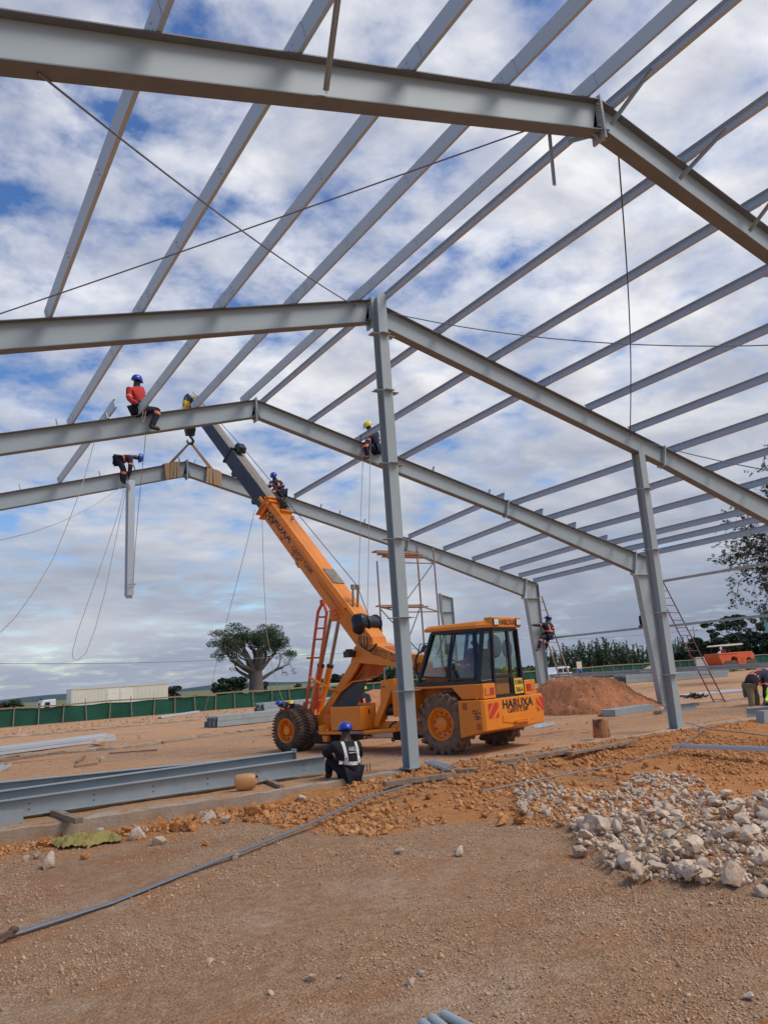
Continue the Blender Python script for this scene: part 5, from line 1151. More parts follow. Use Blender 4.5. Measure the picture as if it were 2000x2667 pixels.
# 7 half hidden behind the third column
A = ay(Y3+.55)
person('worker mostly hidden behind the third frame column above the girt', dict(pel=A(1690, 1614), neck=A(1690, 1574), head=A(1692, 1563), shL=A(1684, 1579), shR=A(1700, 1579), elL=A(1676, 1590), wrL=A(1667, 1576), elR=A(1702, 1595), wrR=A(1700, 1605),
    knL=A(1667, 1605, -.1), anL=A(1671, 1630, -.05), toL=A(1665, 1632, -.1), knR=A(1680, 1606, .1), anR=A(1684, 1632, .1), toR=A(1678, 1634, .1)), (-.8, .3, 0), torso=False, bands=None, s=.95)
# 8 bending man at the right edge
A = ay(14.9)
person('man in navy jacket and khaki trousers bending over the steel at the right', dict(pel=A(1954, 1794), wai=A(1957, 1768), che=A(1976, 1752), neck=A(2000, 1750), head=A(2013, 1760), shL=A(1990, 1762, -.2), shR=A(1992, 1752, .15), elL=A(1992, 1792, -.25), wrL=A(1990, 1822, -.25), elR=A(1998, 1788, .1), wrR=A(1998, 1820, .0),
    knL=A(1955, 1812, -.1), anL=A(1957, 1844, -.1), toL=A(1968, 1847, -.1), knR=A(1968, 1812, .1), anR=A(1970, 1842, .12), toR=A(1982, 1844, .12)), (.7, -.1, -.7), None, 'navy', 'khaki', 'band_orange', s=1.3, knee=False)
A = ay(14.6)
person('worker in lime vest crouching at the right edge of the photo', dict(pel=A(2016, 1838), neck=A(2008, 1785), head=A(2008, 1770), shL=A(1998, 1795), shR=A(2026, 1793), elL=A(2000, 1815, -.1), wrL=A(1992, 1828, -.2), elR=A(2030, 1815), wrR=A(2015, 1830, -.2),
    knL=A(1998, 1834, -.2), anL=A(2002, 1854, -.05), toL=A(1994, 1857, -.1), knR=A(2028, 1834, -.2), anR=A(2024, 1854), toR=A(2018, 1857)), (-.6, -.3, -.5), 'hat_blue', 'vest_lime', 'navy', None)
# 9,10 two men bending behind the front wheels
A = ay(24.0)
person('man in blue hard hat bending behind the crane front wheels', dict(pel=A(752, 1842), neck=A(737, 1831), head=A(729, 1834), shL=A(737, 1836, -.2), shR=A(740, 1833, .2), elL=A(734, 1850, -.2), wrL=A(731, 1862, -.2), elR=A(740, 1850, .2), wrR=A(738, 1862, .1),
    knL=A(752, 1862, -.1), anL=A(754, 1882, -.1), toL=A(746, 1884, -.1), knR=A(760, 1862, .1), anR=A(762, 1882, .1), toR=A(755, 1884, .1)), (-.9, -.1, -.4), 'hat_blue')
person('man in yellow hard hat bending behind the crane front wheels', dict(pel=A(785, 1848), neck=A(768, 1838), head=A(761, 1836), shL=A(768, 1843, -.2), shR=A(770, 1840, .2), elL=A(766, 1856, -.2), wrL=A(762, 1866, -.2), elR=A(770, 1856, .2), wrR=A(768, 1866, .1),
    knL=A(783, 1866, -.1), anL=A(785, 1884, -.1), toL=A(777, 1886, -.1), knR=A(791, 1866, .1), anR=A(793, 1884, .1), toR=A(786, 1886, .1)), (-.9, -.2, -.3), 'hat_yellow')
# 11 behind the open lid
gq = G(958, 1925, 0); A = ay(gq.y)
person('man in yellow hard hat working behind the open crane lid', dict(pel=A(955, 1858), neck=A(944, 1806), head=A(943, 1796), shL=A(932, 1814), shR=A(958, 1814), elL=A(928, 1835), wrL=A(933, 1850, -.2), elR=A(964, 1836), wrR=A(955, 1852, -.2),
    knL=A(950, 1890), anL=A(951, 1920), toL=A(945, 1924, -.1), knR=A(961, 1890), anR=A(963, 1921), toR=A(958, 1925, -.1)), (-.5, -.5, -.3), 'hat_yellow')
# 12 operator in the cab
q = CW(-.35, 0, 1.60)
person('crane operator in red shirt seated inside the glass cab', dict(pel=q, neck=q+V(0, 0, .50)-CU*.05, head=q+V(0, 0, .62), shL=q+CL*.18+V(0, 0, .42), shR=q-CL*.18+V(0, 0, .42), elL=q+CL*.22+CU*.12+V(0, 0, .18), wrL=q+CL*.12+CU*.36+V(0, 0, .22), elR=q-CL*.22+CU*.12+V(0, 0, .18), wrR=q-CL*.12+CU*.36+V(0, 0, .22),
    knL=q+CL*.12+CU*.4+V(0, 0, .02), anL=q+CL*.12+CU*.55-V(0, 0, .1), toL=q+CL*.12+CU*.68-V(0, 0, .1), knR=q-CL*.12+CU*.4+V(0, 0, .02), anR=q-CL*.12+CU*.55-V(0, 0, .1), toR=q-CL*.12+CU*.68-V(0, 0, .1)), CU, None, 'red_shirt', 'navy', None, s=.9)
# 13 far worker behind the low girt
A = ay(34.0)
person('far worker in blue hard hat beyond the lowest girt', dict(pel=A(1513, 1772), neck=A(1511, 1756), head=A(1511, 1751), shL=A(1507, 1758), shR=A(1516, 1758), elL=A(1505, 1765), wrL=A(1506, 1772), elR=A(1518, 1765), wrR=A(1517, 1772),
    knL=A(1511, 1782), anL=A(1511, 1793), toL=A(1509, 1794), knR=A(1515, 1782), anR=A(1515, 1793), toR=A(1513, 1794)), (-.3, -.9, 0), 'hat_blue')
# ================================================================== TREES
def leafcloud(mb_v, mb_f, centers, n, size, flat=.6, rs=RS):
    """n small leaf clumps (bent triangles pairs) spread through the given blobs (cx,cy,cz,rx,ry,rz)"""
    C_ = np.array(centers); vol = C_[:, 3]*C_[:, 4]*C_[:, 5]; pr = vol/vol.sum(); idx = rs.choice(len(C_), n, p=pr)
    d = rs.normal(size=(n, 3)); d /= np.linalg.norm(d, axis=1)[:, None]; rr = rs.uniform(.35, 1, n)**.5
    P_ = C_[idx, :3]+d*C_[idx, 3:6]*rr[:, None]
    a = rs.normal(size=(n, 3)); a /= np.linalg.norm(a, axis=1)[:, None]; b = rs.normal(size=(n, 3)); b = np.cross(a, b); b /= np.linalg.norm(b, axis=1)[:, None]
    a[:, 2] *= flat; s_ = (size*rs.uniform(.5, 1.3, n))[:, None]
    q = np.stack([P_-a*s_, P_+b*s_*.55, P_+a*s_, P_-b*s_*.55], 1).reshape(-1, 3); b0 = len(mb_v)
    mb_v.extend(map(tuple, q)); mb_f.extend([(b0+4*i, b0+4*i+1, b0+4*i+2, b0+4*i+3) for i in range(n)])
def tree_parts(parent, org, trunk_mb, tmat, blobs, nleaf, size, lmat, flat=.7):
    if trunk_mb: trunk_mb.build('trunk', tmat, parent, smooth=True)
    m = MB(); leafcloud(m.v, m.f, blobs, nleaf, size, flat); m.v = [Vector(q) for q in m.v]; return m.build('crown', lmat, parent)
def limb(mb, p, d, L_, r, depth, rr, blobs, bs, split=2, up=.12, kill=3):
    pts = [Vector(p)]; rs_ = [r]; d = Vector(d).normalized()
    for i in range(4):
        d = (d+Vector((rr.gauss(0, .13), rr.gauss(0, .13), rr.gauss(up, .1)))).normalized(); pts.append(pts[-1]+d*L_/4); rs_.append(r*(1-.11*(i+1)))
    mb.tube(pts, rs_, 7 if r > .2 else 5)
    if depth == 0:
        e = pts[-1]; blobs.append((e.x, e.y, e.z, bs*rr.uniform(.7, 1.3), bs*rr.uniform(.7, 1.3), bs*rr.uniform(.45, .8))); return
    for k in range(split+(rr.random() < .4)):
        a = rr.uniform(0, 6.28); o_ = d.cross(V(math.cos(a), math.sin(a), .1)).normalized(); limb(mb, pts[-1 if k else -2], d*.8+o_*rr.uniform(.45, .85), L_*rr.uniform(.6, .8), rs_[-1]*.72, depth-1, rr, blobs, bs, split, up)
# baobab
q = AY(668, 1800, 150); d_ = (q-CAM).dot(fw); ppm = FPX/d_; org = V(q.x, q.y, -1.3); H_ = (AY(668, 1648, 150).z+1.3)
bt_ = empty('baobab_tree', org, 'great baobab with swollen trunk and wide crown beyond the green net fence', 'tree')
rr = random.Random(5); mb = MB(); tr_r = 19/ppm
zb_ = AY(668, 1740, 150).z
mb.tube([org-V(0, 0, .3), org+V(0, 0, 1.2), V(org.x, org.y, zb_*.55), V(org.x-.2, org.y, zb_)], [tr_r*1.25, tr_r*1.08, tr_r*.93, tr_r*.95], 18)
blobs = []; top = V(org.x-.2, org.y, zb_-.6)
for (ax_, az_, L_, r_) in [(-.95, .62, 4.6, .7), (-.6, 1.1, 4.1, .7), (-.25, 1.4, 4.0, .7), (.15, 1.4, 4.1, .75), (.5, 1.2, 4.1, .75), (.85, .75, 4.2, .65), (-.7, .8, 4.0, .6), (.35, 1.0, 3.8, .6)]:
    for yy_ in (-.5, .45): limb(mb, top+V(ax_*tr_r*.5, yy_*tr_r, 0), V(ax_, yy_+rr.gauss(0, .2), az_), L_*rr.uniform(.8, 1.05), r_*.75, 3, rr, blobs, 1.15, 2, .07)
limb(mb, V(org.x+tr_r*.7, org.y, zb_*.55), V(1, -.1, .35), 4.3, .42, 2, rr, blobs, 1.0, 2, .03); limb(mb, V(org.x-tr_r*.7, org.y, zb_*.62), V(-1, .2, .5), 4.0, .42, 2, rr, blobs, 1.0, 2, .03)
blobs = [b_ for b_ in blobs]
tree_parts(bt_, org, mb, 'bark_baobab', blobs, 30000, .15, 'leaf_baobab')
def bushy(name, px_, pyb, pyt, wpx, Y, label, lmat='leaf_dark', n=1800, ls=.35, cat='tree', group=None, trunk=True, seed=1, z0=-1.3):
    rr = random.Random(seed); c = AY(px_, (pyb+pyt)/2, Y); ppm = FPX/((c-CAM).dot(fw)); w_ = wpx/ppm/2; zt = AY(px_, pyt, Y).z; zb__ = max(z0, AY(px_, pyb, Y).z) if z0 > -50 else AY(px_, pyb, Y).z
    zb__ = z0; org = V(c.x, c.y, zb__); e = empty(name, org, label, cat, group); H = zt-zb__
    mb = MB(); mb.tube([org-V(0, 0, .2), org+V(0, 0, H*.35), org+V(rr.uniform(-.2, .2)*w_, 0, H*.65)], [w_*.10, w_*.07, w_*.03], 7)
    for k in range(5):
        a = k*1.26; mb.tube([org+V(0, 0, H*.3), org+V(math.cos(a)*w_*.5, math.sin(a)*w_*.5, H*.65)], [w_*.04, w_*.015], 5)
    bl = []
    for k in range(16):
        a = rr.uniform(0, 6.28); r = rr.uniform(0, .72)*w_; zz = rr.uniform(.38, .88)
        bl.append((org.x+math.cos(a)*r, org.y+math.sin(a)*r, org.z+H*zz, w_*rr.uniform(.22, .38), w_*rr.uniform(.22, .38), H*rr.uniform(.07, .13)))
    tree_parts(e, org, mb, 'bark_dark', bl, n, ls, lmat); return e
bushy('small_tree', 605, 1805, 1762, 95, 140, 'dark low trees at the foot of the baobab, left side', 'leaf_dark', 3500, .35, seed=3)
bushy('small_tree', 575, 1806, 1775, 60, 145, 'paler low tree left of the one under the baobab', 'leaf_olive', 2200, .35, seed=13)
bushy('small_tree', 690, 1800, 1772, 26, 160, 'little round bare tree right of the baobab trunk', 'leaf_olive', 500, .3, seed=4)
bushy('small_tree', 452, 1816, 1786, 48, 150, 'round tree right of the white container', 'leaf_olive', 1500, .4, seed=5)
bushy('small_tree', 25, 1850, 1818, 75, 130, 'bare looking tree behind the net fence at the left edge', 'leaf_olive', 900, .3, seed=6)
bushy('small_tree', 775, 1796, 1778, 24, 170, 'tiny round tree on the skyline between baobab and crane', 'leaf_olive', 700, .35, seed=7)
bushy('small_tree', 835, 1792, 1765, 40, 120, 'dark tree behind the crane lift cylinders, left', 'leaf_dark', 1200, .35, seed=8)
bushy('small_tree', 875, 1790, 1755, 40, 120, 'dark tree behind the crane lift cylinders, right', 'leaf_dark', 1200, .35, seed=9)
# wooded rise behind the crane mast: one mass
m = MB(); bl = []
rr = random.Random(9)
for k in range(150):
    px_ = rr.uniform(900, 1400); Y = rr.uniform(190, 235); top_ = 1737+8*math.sin(px_/60)+abs(px_-1150)*.04; c = AY(px_, rr.uniform(top_+4, 1792), Y); bl.append((c.x, c.y, max(-1, c.z-.5), rr.uniform(5, 8), 4, rr.uniform(1.2, 2.0)))
leafcloud(m.v, m.f, bl, 26000, .8); m.v = [Vector(q) for q in m.v]; m.build('distant_wood', 'leaf_eucalypt', org=(bl[0][0], bl[0][1], -1), label='wooded green rise seen under the crane mast', cat='wood', kind='stuff')
# far shore strip, bluish distance haze put into its colour
m = MB(); 
for k in range(40):
    x_ = -900+k*60; m.prism([V(x_, 2400, -3), V(x_+60, 2400, -3), V(x_+60, 2400, 10+6*math.sin(k*.7)), V(x_, 2400, 10+6*math.sin((k-1)*.7))], V(0, 60, 0))
mat('far_hill', (.10, .15, .20), .95, 0, .1, .01)
m.build('far_hills', 'far_hill', org=(0, 2400, 0), kind='structure')
# eucalypt plantation: individual trees copied from four
protos = []
rr = random.Random(21)
for v_ in range(5):
    root = empty('eucalyptus_tree', (0, 0, 0), 'x', 'tree', 'eucalyptus trees of the plantation'); H = rr.uniform(8, 10); mb = MB(); mb.tube([V(0, 0, 0), V(.1, 0, H*.5), V(0, .1, H*.95)], [.14, .10, .03], 6)
    bl = []
    for k in range(20):
        zz = H*(.14+.86*(k/19)); r = 1.5*(1.05-.85*zz/H)*rr.uniform(.55, 1.15); a = rr.uniform(0, 6.28); bl.append((math.cos(a)*r*.55, math.sin(a)*r*.55, zz, r*.62, r*.62, .55))
    tree_parts(root, V(0, 0, 0), mb, 'bark_pale', bl, 1700, .21, 'leaf_eucalypt'); protos.append((root, H))
slots = []
for row in range(3):
    n_r = 34
    for k in range(n_r): slots.append((row, 1405+(1820-1405)*(k+.5*row*.66)/n_r+rr.uniform(-4, 4)))
first = [True]*5
for i, (row, px_) in enumerate(slots):
    Y = 96+row*7+rr.uniform(-2, 2); v_ = rr.randrange(5); root, H = protos[v_]
    base = 1765-(px_-1400)*.065; topy = 1680+14*math.sin(px_/37)*.6+rr.uniform(-6, 14)+(rr.random() < .2)*-8-(px_-1560)*.012+(12 if px_ < 1470 else 0)+(1-row)*5
    zt = AY(px_, topy, Y).z+1.3; p_ = AY(px_, base, Y); sc_ = zt/H
    if first[v_]: o = root; first[v_] = False
    else:
        o = root.copy(); COL.objects.link(o)
        for chd in root.children: c2 = chd.copy(); COL.objects.link(c2); c2.parent = o
    o.location = (p_.x, p_.y, -1.3); o.scale = (sc_*rr.uniform(.9, 1.35), sc_*rr.uniform(.9, 1.35), sc_); o.rotation_euler = (0, 0, rr.uniform(0, 6.28))
    o['label'] = 'slender eucalyptus in the plantation row right of the far column' 
# undergrowth band
m = MB(); bl = []
for k in range(90):
    px_ = rr.uniform(1400, 1860); Y = rr.uniform(80, 90); c = AY(px_, 1752-(px_-1400)*.05+rr.uniform(-8, 6), Y); bl.append((c.x, c.y, max(c.z-.6, -1), 2.6, 2, .8))
leafcloud(m.v, m.f, bl, 11000, .30); m.v = [Vector(q) for q in m.v]; m.build('undergrowth', 'leaf_olive', org=(bl[0][0], bl[0][1], -1), label='pale green undergrowth at the foot of the plantation', cat='bushes', kind='stuff')
# umbrella tree and dense trees at right
bushy('dense_tree', 1835, 1745, 1660, 110, 62, 'dense dark tree left of the road roller canopy', 'leaf_dark', 7000, .30, seed=31)
bushy('dense_tree', 1935, 1745, 1645, 140, 66, 'dense dark tree behind the road roller', 'leaf_dark', 9000, .30, seed=32)
bushy('dense_tree', 2030, 1735, 1640, 120, 62, 'dense dark tree at the right edge beside the pale building', 'leaf_dark', 7000, .30, seed=33)
bushy('dense_tree', 1785, 1755, 1690, 70, 70, 'lower dark tree left of the dense ones', 'leaf_dark', 4000, .30, seed=34)
q = AY(1925, 1700, 75); org = V(q.x, q.y, -1.3); e = empty('umbrella_tree', org, 'spreading flat topped tree rising over the dark trees at right', 'tree'); rr = random.Random(12); mb = MB(); zt = AY(1925, 1595, 75).z; H = zt+1.3
mb.tube([org, org+V(0, 0, H*.45)], [.45, .32], 9); bl = []
for a in np.linspace(0, 6.28, 9)[:-1]: limb(mb, org+V(0, 0, H*.42), V(math.cos(a), math.sin(a), .8), H*.30, .16, 2, rr, bl, .62, 2, .02)
tree_parts(e, org, mb, 'bark_dark', bl, 9000, .16, 'leaf_dark')
# overhanging branches, nearer tree beyond the right edge
Yb = 26.0; org = AY(2230, 1760, Yb); org.z = 0
e = empty('overhanging_tree', org, 'near tree whose sparse drooping branches hang in at the right edge', 'tree'); rr = random.Random(77); mb = MB(); pA = lambda x, y, dy=0: AY(x, y, Yb+dy)
mb.tube([org, pA(2215, 1600), pA(2180, 1400), pA(2150, 1250)], [.38, .33, .26, .18], 10); twg = MB(); tips = []
def twig(p, d, L_, r, depth):
    pts = [p]; 
    for i in range(3):
        d = (d+Vector((rr.gauss(0, .28), rr.gauss(0, .2), rr.gauss(-.10, .25)))).normalized(); pts.append(pts[-1]+d*L_/3)
    mb.tube(pts, [r, r*.85, r*.7, r*.5], 5)
    if depth <= 0: tips.append(pts[-1]); tips.append(pts[-2]); return
    for k in range(2+(rr.random() < .55)): twig(pts[rr.choice((1, 2, 3))], (d+Vector((rr.gauss(0, .6), rr.gauss(0, .5), rr.gauss(-.08, .55)))).normalized(), L_*rr.uniform(.6, .85), r*.62, depth-1)
lf = (-RT).normalized()
for (sx_, sy_, ex, ey, r) in [(2170, 1330, 1950, 1290, .05), (2170, 1330, 1900, 1400, .055), (2190, 1420, 1890, 1450, .06), (2190, 1450, 1960, 1480, .05), (2180, 1400, 1930, 1520, .05), (2150, 1250, 1975, 1190, .045), (2190, 1380, 1860, 1360, .04), (2200, 1450, 1980, 1430, .05), (2170, 1300, 2000, 1250, .05), (2200, 1500, 1900, 1490, .05), (2180, 1380, 1900, 1330, .045), (2180, 1440, 1930, 1400, .05), (2190, 1500, 1960, 1540, .04), (2190, 1350, 1920, 1440, .05)]:
    a, b_ = pA(sx_, sy_), pA(ex, ey, rr.uniform(-.6, .6)); mid = a.lerp(b_, .55)+V(0, 0, .25); mb.tube([a, mid, a.lerp(b_, .8)], [r, r*.75, r*.55], 6)
    for _ in range(4): twig(a.lerp(b_, rr.uniform(.6, .82)), (b_-a).normalized()+Vector((rr.gauss(0, .25), rr.gauss(0, .3), rr.gauss(0, .35))), rr.uniform(.9, 1.3), r*.5, 3)
    twig(mid, (b_-a).normalized()+V(0, 0, -.7), .9, r*.4, 3)
mb.build('trunk', 'bark_dark', e, smooth=True)
m = MB(); bl = [(t_.x, t_.y, t_.z, .09, .09, .07) for t_ in tips if rr.random() < .9]; leafcloud(m.v, m.f, bl, min(26000, len(bl)*14), .055); m.v = [Vector(q) for q in m.v]; m.build('crown', 'leaf_dark', e)
# ================================================================== FENCE, LORRY, BACKGROUND THINGS
FY = 58.5
mat('net_thin', (.01, .14, .07), .8)
fe = empty('net_fence', (0, FY, 0), 'long green shade net fence on wooden posts and rails', 'fence')
m = MB(); n_ = 120; x0_, x1_ = -6, 110; P0_ = None
for j, zt_ in enumerate((0.02, .4, .8, 1.17)):
    for i in range(n_+1):
        x_ = x0_+(x1_-x0_)*i/n_; sagz = -.12*abs(math.sin((x_-x0_)/3.1*math.pi))*(zt_/1.3)*(1 if 8 < x_ < 24 else .3); m.v.append(V(x_, FY+.05*math.sin(x_*2.1+j)+.04*math.sin(x_*5.3), zt_+sagz*(j == 3)))
for j in range(3):
    for i in range(n_): a = j*(n_+1)+i; m.f.append([a, a+1, a+n_+2, a+n_+1])
m.build('net', 'net_green', fe, smooth=True)
m = MB(); 
for i in range(38):
    a = x0_+3.1*i; m.bar(V(a, FY-.08, 1.22+.04*math.sin(i*2.3)), V(a+3.15, FY-.08, 1.22+.04*math.sin((i+1)*2.3)), .04, .10)
m.build('top_rail', 'post_wood', fe)
for i in range(74):
    a = x0_+1.55*i; m = MB(); t_ = random.uniform(-.06, .06); m.tube([V(a, FY-.12, 0), V(a+t_, FY-.12, .9), V(a+t_*1.5, FY-.12, 1.2+random.uniform(0, .4)*(i % 2))], [.04, .035, .028], 6); m.build('post', 'post_wood', fe)
# lorry with white box container
YL = 80.0; xa, xb = AY(180, 1800, YL).x, AY(429, 1790, YL).x; ztop = AY(300, 1788, YL).z
lo = empty('container_lorry', (xa, YL, -1.3), 'white lorry with a long cream box body behind the net fence', 'lorry')
ct = MB(); ct.box((xa, YL-1.2, ztop-2.75), (xb, YL+1.2, ztop)); cb = ct.build('cargo_box', 'container_white', lo)
rb = MB()
for i in range(70): x_ = xa+.08+(xb-xa-.16)*i/69; rb.box((x_-.028, YL-1.235, ztop-2.65), (x_+.028, YL-1.201, ztop-.1))
rb.build('corrugation', 'container_white', cb)
dd = MB(); xm = xa+(xb-xa)*.36; dd.box((xm, YL-1.27, ztop-2.4), (xm+1.15, YL-1.236, ztop-.25)); dd.box((xm+1.2, YL-1.27, ztop-2.4), (xm+2.35, YL-1.236, ztop-.25)); dd.box((xm-.05, YL-1.28, ztop-.62), (xm+2.4, YL-1.271, ztop-.56)); dd.build('side_door', 'container_white', cb)
for zz in (.0, -2.75+.09): MB().box((xa-.02, YL-1.26, ztop+zz-.09), (xb+.02, YL-1.2362, ztop+zz+.02)).build('frame_rail', 'cream', cb)
cabx0, cabx1 = AY(97, 1840, YL).x, AY(141, 1835, YL).x; zc_ = AY(120, 1822, YL).z
cbm = MB(); cbm.prism([V(cabx0, YL-1.15, -.6), V(cabx1, YL-1.15, -.6), V(cabx1, YL-1.15, zc_), V(cabx0+.35, YL-1.15, zc_-.05), V(cabx0+.05, YL-1.15, zc_-.7), V(cabx0, YL-1.15, .3)], V(0, 2.3, 0)); cc_ = cbm.build('lorry_cab', 'cab_white', lo, bevel=.05)
MB().prism([V(cabx0+.45, YL-1.16, zc_-.85), V(cabx1-.5, YL-1.16, zc_-.85), V(cabx1-.5, YL-1.16, zc_-.25), V(cabx0+.55, YL-1.16, zc_-.25)], V(0, -.01, 0)).build('side_window', 'glass_dark', cc_)
MB().box((cabx0-.05, YL-1.3, zc_-.9), (cabx0+.12, YL-1.16, zc_-.3)).build('mirror', 'black_frame', cc_); MB().box((cabx0+.1, YL-1.0, zc_), (cabx0+.3, YL+1.0, zc_+.12)).build('sun_visor', 'black_frame', cc_)
MB().box((cabx1, YL-.5, -.7), (xb, YL+.5, ztop-2.8)).build('chassis', 'dark_part', lo)
for x_ in (cabx0+.7, xa+1.2, xb-3.6, xb-2.3, xb-1.0):
    for y_ in (YL-1.1, YL+.8): MB().lathe(V(x_, y_, -.8), V(0, 1, 0), [(0, .001), (0, .3), (.02, .48), (.28, .48), (.3, .3), (.3, .001)], 20).build('wheel', 'rubber', lo, smooth=True)
# poles and wires
mat('grey_wire', (.2, .21, .23), .7)
wz = [(AY(-80, 1728, 110), AY(520, 1720, 110)), ]
def wire(a, b_, r, label, s_=.2, group='overhead power wires'): m = MB(); m.tube(sag(a, b_, s_, 18), r, 5); m.build('power_wire', 'grey_wire', org=a, label=label, cat='wire', group=group)
wire(AY(-120, 1727, 100), AY(640, 1716, 110), .035, 'power wire crossing the sky left of the baobab', .3); wire(AY(640, 1716, 110), AY(1500, 1650, 150), .035, 'power wire passing behind the crane mast', .5)
wire(AY(1430, 1665, 120), AY(1802, 1641, 105), .03, 'power wire over the eucalyptus plantation', .4); wire(AY(1802, 1641, 105), AY(2100, 1655, 100), .03, 'power wire right of the utility pole', .2)
q = AY(1811, 1745, 105); pz = AY(1804, 1632, 105); up_ = empty('utility_pole', (pz.x, 105, -1.3), 'grey utility pole with crossarm beyond the red ladder', 'pole')
MB().tube([V(pz.x, 105, -1.3), V(pz.x, 105, pz.z)], [.16, .10], 8).build('pole', 'pole_concrete', up_, smooth=True); MB().box((pz.x-1.1, 104.9, pz.z-.95), (pz.x+1.1, 105, pz.z-.83)).build('crossarm', 'pole_concrete', up_)
for k in (-1, 0, 1): MB().tube([V(pz.x+k*.95, 104.95, pz.z-.83), V(pz.x+k*.95, 104.95, pz.z-.55)], .06, 6).build('insulator', 'dark_part', up_)
# pale building at right edge
q = AY(1986, 1650, 102); bz = AY(1986, 1591, 102).z; bb = empty('pale_building', (q.x, 90, -1.3), 'pale green concrete building rising at the right edge', 'building')
MB().box((q.x, 90, -1.3), (q.x+16, 102, bz-.5)).build('walls', 'building_wall', bb); MB().box((q.x-.6, 89.5, bz-.5), (q.x+16.5, 102.5, bz-.25)).build('roof_slab', 'building_wall', bb); pr_ = MB()
for k in range(9): pr_.box((q.x-.5+k*1.8, 89.6, bz-.25), (q.x-.4+k*1.8, 89.7, bz+.35))
pr_.box((q.x-.5, 89.58, bz+.3), (q.x+16, 89.72, bz+.38)); pr_.build('parapet_rail', 'building_wall', bb)
for k in range(4):
    for f_ in range(2): MB().box((q.x+1+k*3.6, 89.95, -.2+f_*3.1), (q.x+2.6+k*3.6, 89.99, 1.3+f_*3.1)).build('window', 'glass_dark', bb)
# grey boundary wall pieces behind the roller
gl_ = AY(1810, 1712, 57); gr_ = AY(1962, 1702, 57); MB().box((gl_.x, 57, 0), (gr_.x, 57.2, gl_.z)).build('block_wall', 'pole_concrete', org=(gl_.x, 57, 0), label='plain grey block wall behind the road roller', cat='wall')
# road roller
YR = 46.0; ppx = FPX/((AY(1900, 1720, YR)-CAM).dot(fw)); q0_ = AY(1852, 1752, YR); rz = 0.0; X0_ = q0_.x
px2x = lambda x: AY(x, 1720, YR).x
zz_ = lambda x, y: AY(x, y, YR).z
rl_ = empty('road_roller', (X0_, YR, 0), 'orange pneumatic road roller with cream canopy by the grey wall', 'road roller')
bd_ = MB(); P_ = [(1853, 1712), (1853, 1703), (1880, 1701), (1900, 1699), (1942, 1697), (1945, 1712), (1948, 1733), (1940, 1733), (1938, 1718), (1930, 1712), (1924, 1716), (1922, 1733), (1902, 1733), (1900, 1714), (1890, 1710), (1884, 1716), (1882, 1733), (1860, 1733)]
bd_.prism([V(px2x(x), YR-.8, max(.3, zz_(x, y))) for x, y in P_], V(0, 1.6, 0)); bdo = bd_.build('roller_body', 'roller_orange', rl_, bevel=.03)
MB().box((px2x(1856), YR-.79, .12), (px2x(1944), YR+.7, .62)).build('undercarriage', 'dark_part', rl_); MB().box((px2x(1855), YR-.815, zz_(1855, 1706)-.03), (px2x(1900), YR-.801, zz_(1855, 1706))).build('body_slot', 'dark_part', bdo)
MB().box((px2x(1888), YR-.4, zz_(1890, 1702)), (px2x(1896), YR+.3, zz_(1890, 1692))).build('operator_seat', 'dark_part', rl_)
MB().box((px2x(1910), YR-.82, zz_(1910, 1726)), (px2x(1920), YR-.801, zz_(1910, 1714))).build('side_panel', 'orange_dark', bdo)
MB().box((px2x(1880), YR-.3, zz_(1880, 1702)), (px2x(1886), YR, zz_(1880, 1692))).build('exhaust', 'roller_orange', bdo)
for x_ in (1870, 1878, 1891, 1931, 1942):
    MB().lathe(V(px2x(x_), YR-.85, .52), V(0, 1, 0), [(0, .001), (0, .25), (.01, .50), (.5, .50), (.52, .25), (.52, .001)], 20).build('wheel', 'rubber', rl_, smooth=True)
cn = MB(); cz = zz_(1892, 1682); cn.prism([V(px2x(1865), YR-.9, cz), V(px2x(1870), YR-.9, cz+.10), V(px2x(1915), YR-.9, cz+.16), V(px2x(1920), YR-.9, cz+.08), V(px2x(1915), YR-.9, cz), V(px2x(1870), YR-.9, cz-.05)], V(0, 1.8, 0)); cno = cn.build('canopy', 'cream', rl_, bevel=.02)
for x_ in (1872, 1912):
    for y_ in (YR-.7, YR+.7): MB().tube([V(px2x(x_), y_, zz_(1890, 1702)), V(px2x(x_), y_, cz)], .03, 6).build('canopy_post', 'black_frame', rl_)
# van
YV = 58-6; vx0, vx1 = AY(1421, 1755, YV).x, AY(1473, 1752, YV).x; vz = AY(1450, 1737, YV).z; vn = empty('white_van', (vx0, YV, 0), 'white minibus parked by the net fence left of the ladder', 'van')
bd_ = MB(); bd_.prism([V(vx0, YV-.8, .35), V(vx1, YV-.8, .35), V(vx1, YV-.8, vz*.75), V(vx1-.25, YV-.8, vz), V(vx0+1.0, YV-.8, vz), V(vx0+.35, YV-.8, vz*.68), V(vx0, YV-.8, vz*.6)], V(0, 1.6, 0)); bo_ = bd_.build('van_body', 'van_white', vn, bevel=.06)
for k in range(3): MB().box((vx0+.75+k*.62, YV-.812, vz*.66), (vx0+1.28+k*.62, YV-.801, vz*.9)).build('side_window', 'glass_dark', bo_)
for x_ in (vx0+.5, vx1-.5): MB().lathe(V(x_, YV-.82, .3), V(0, 1, 0), [(0, .001), (0, .2), (.02, .3), (.2, .3), (.2, .001)], 16).build('wheel', 'rubber', vn, smooth=True)
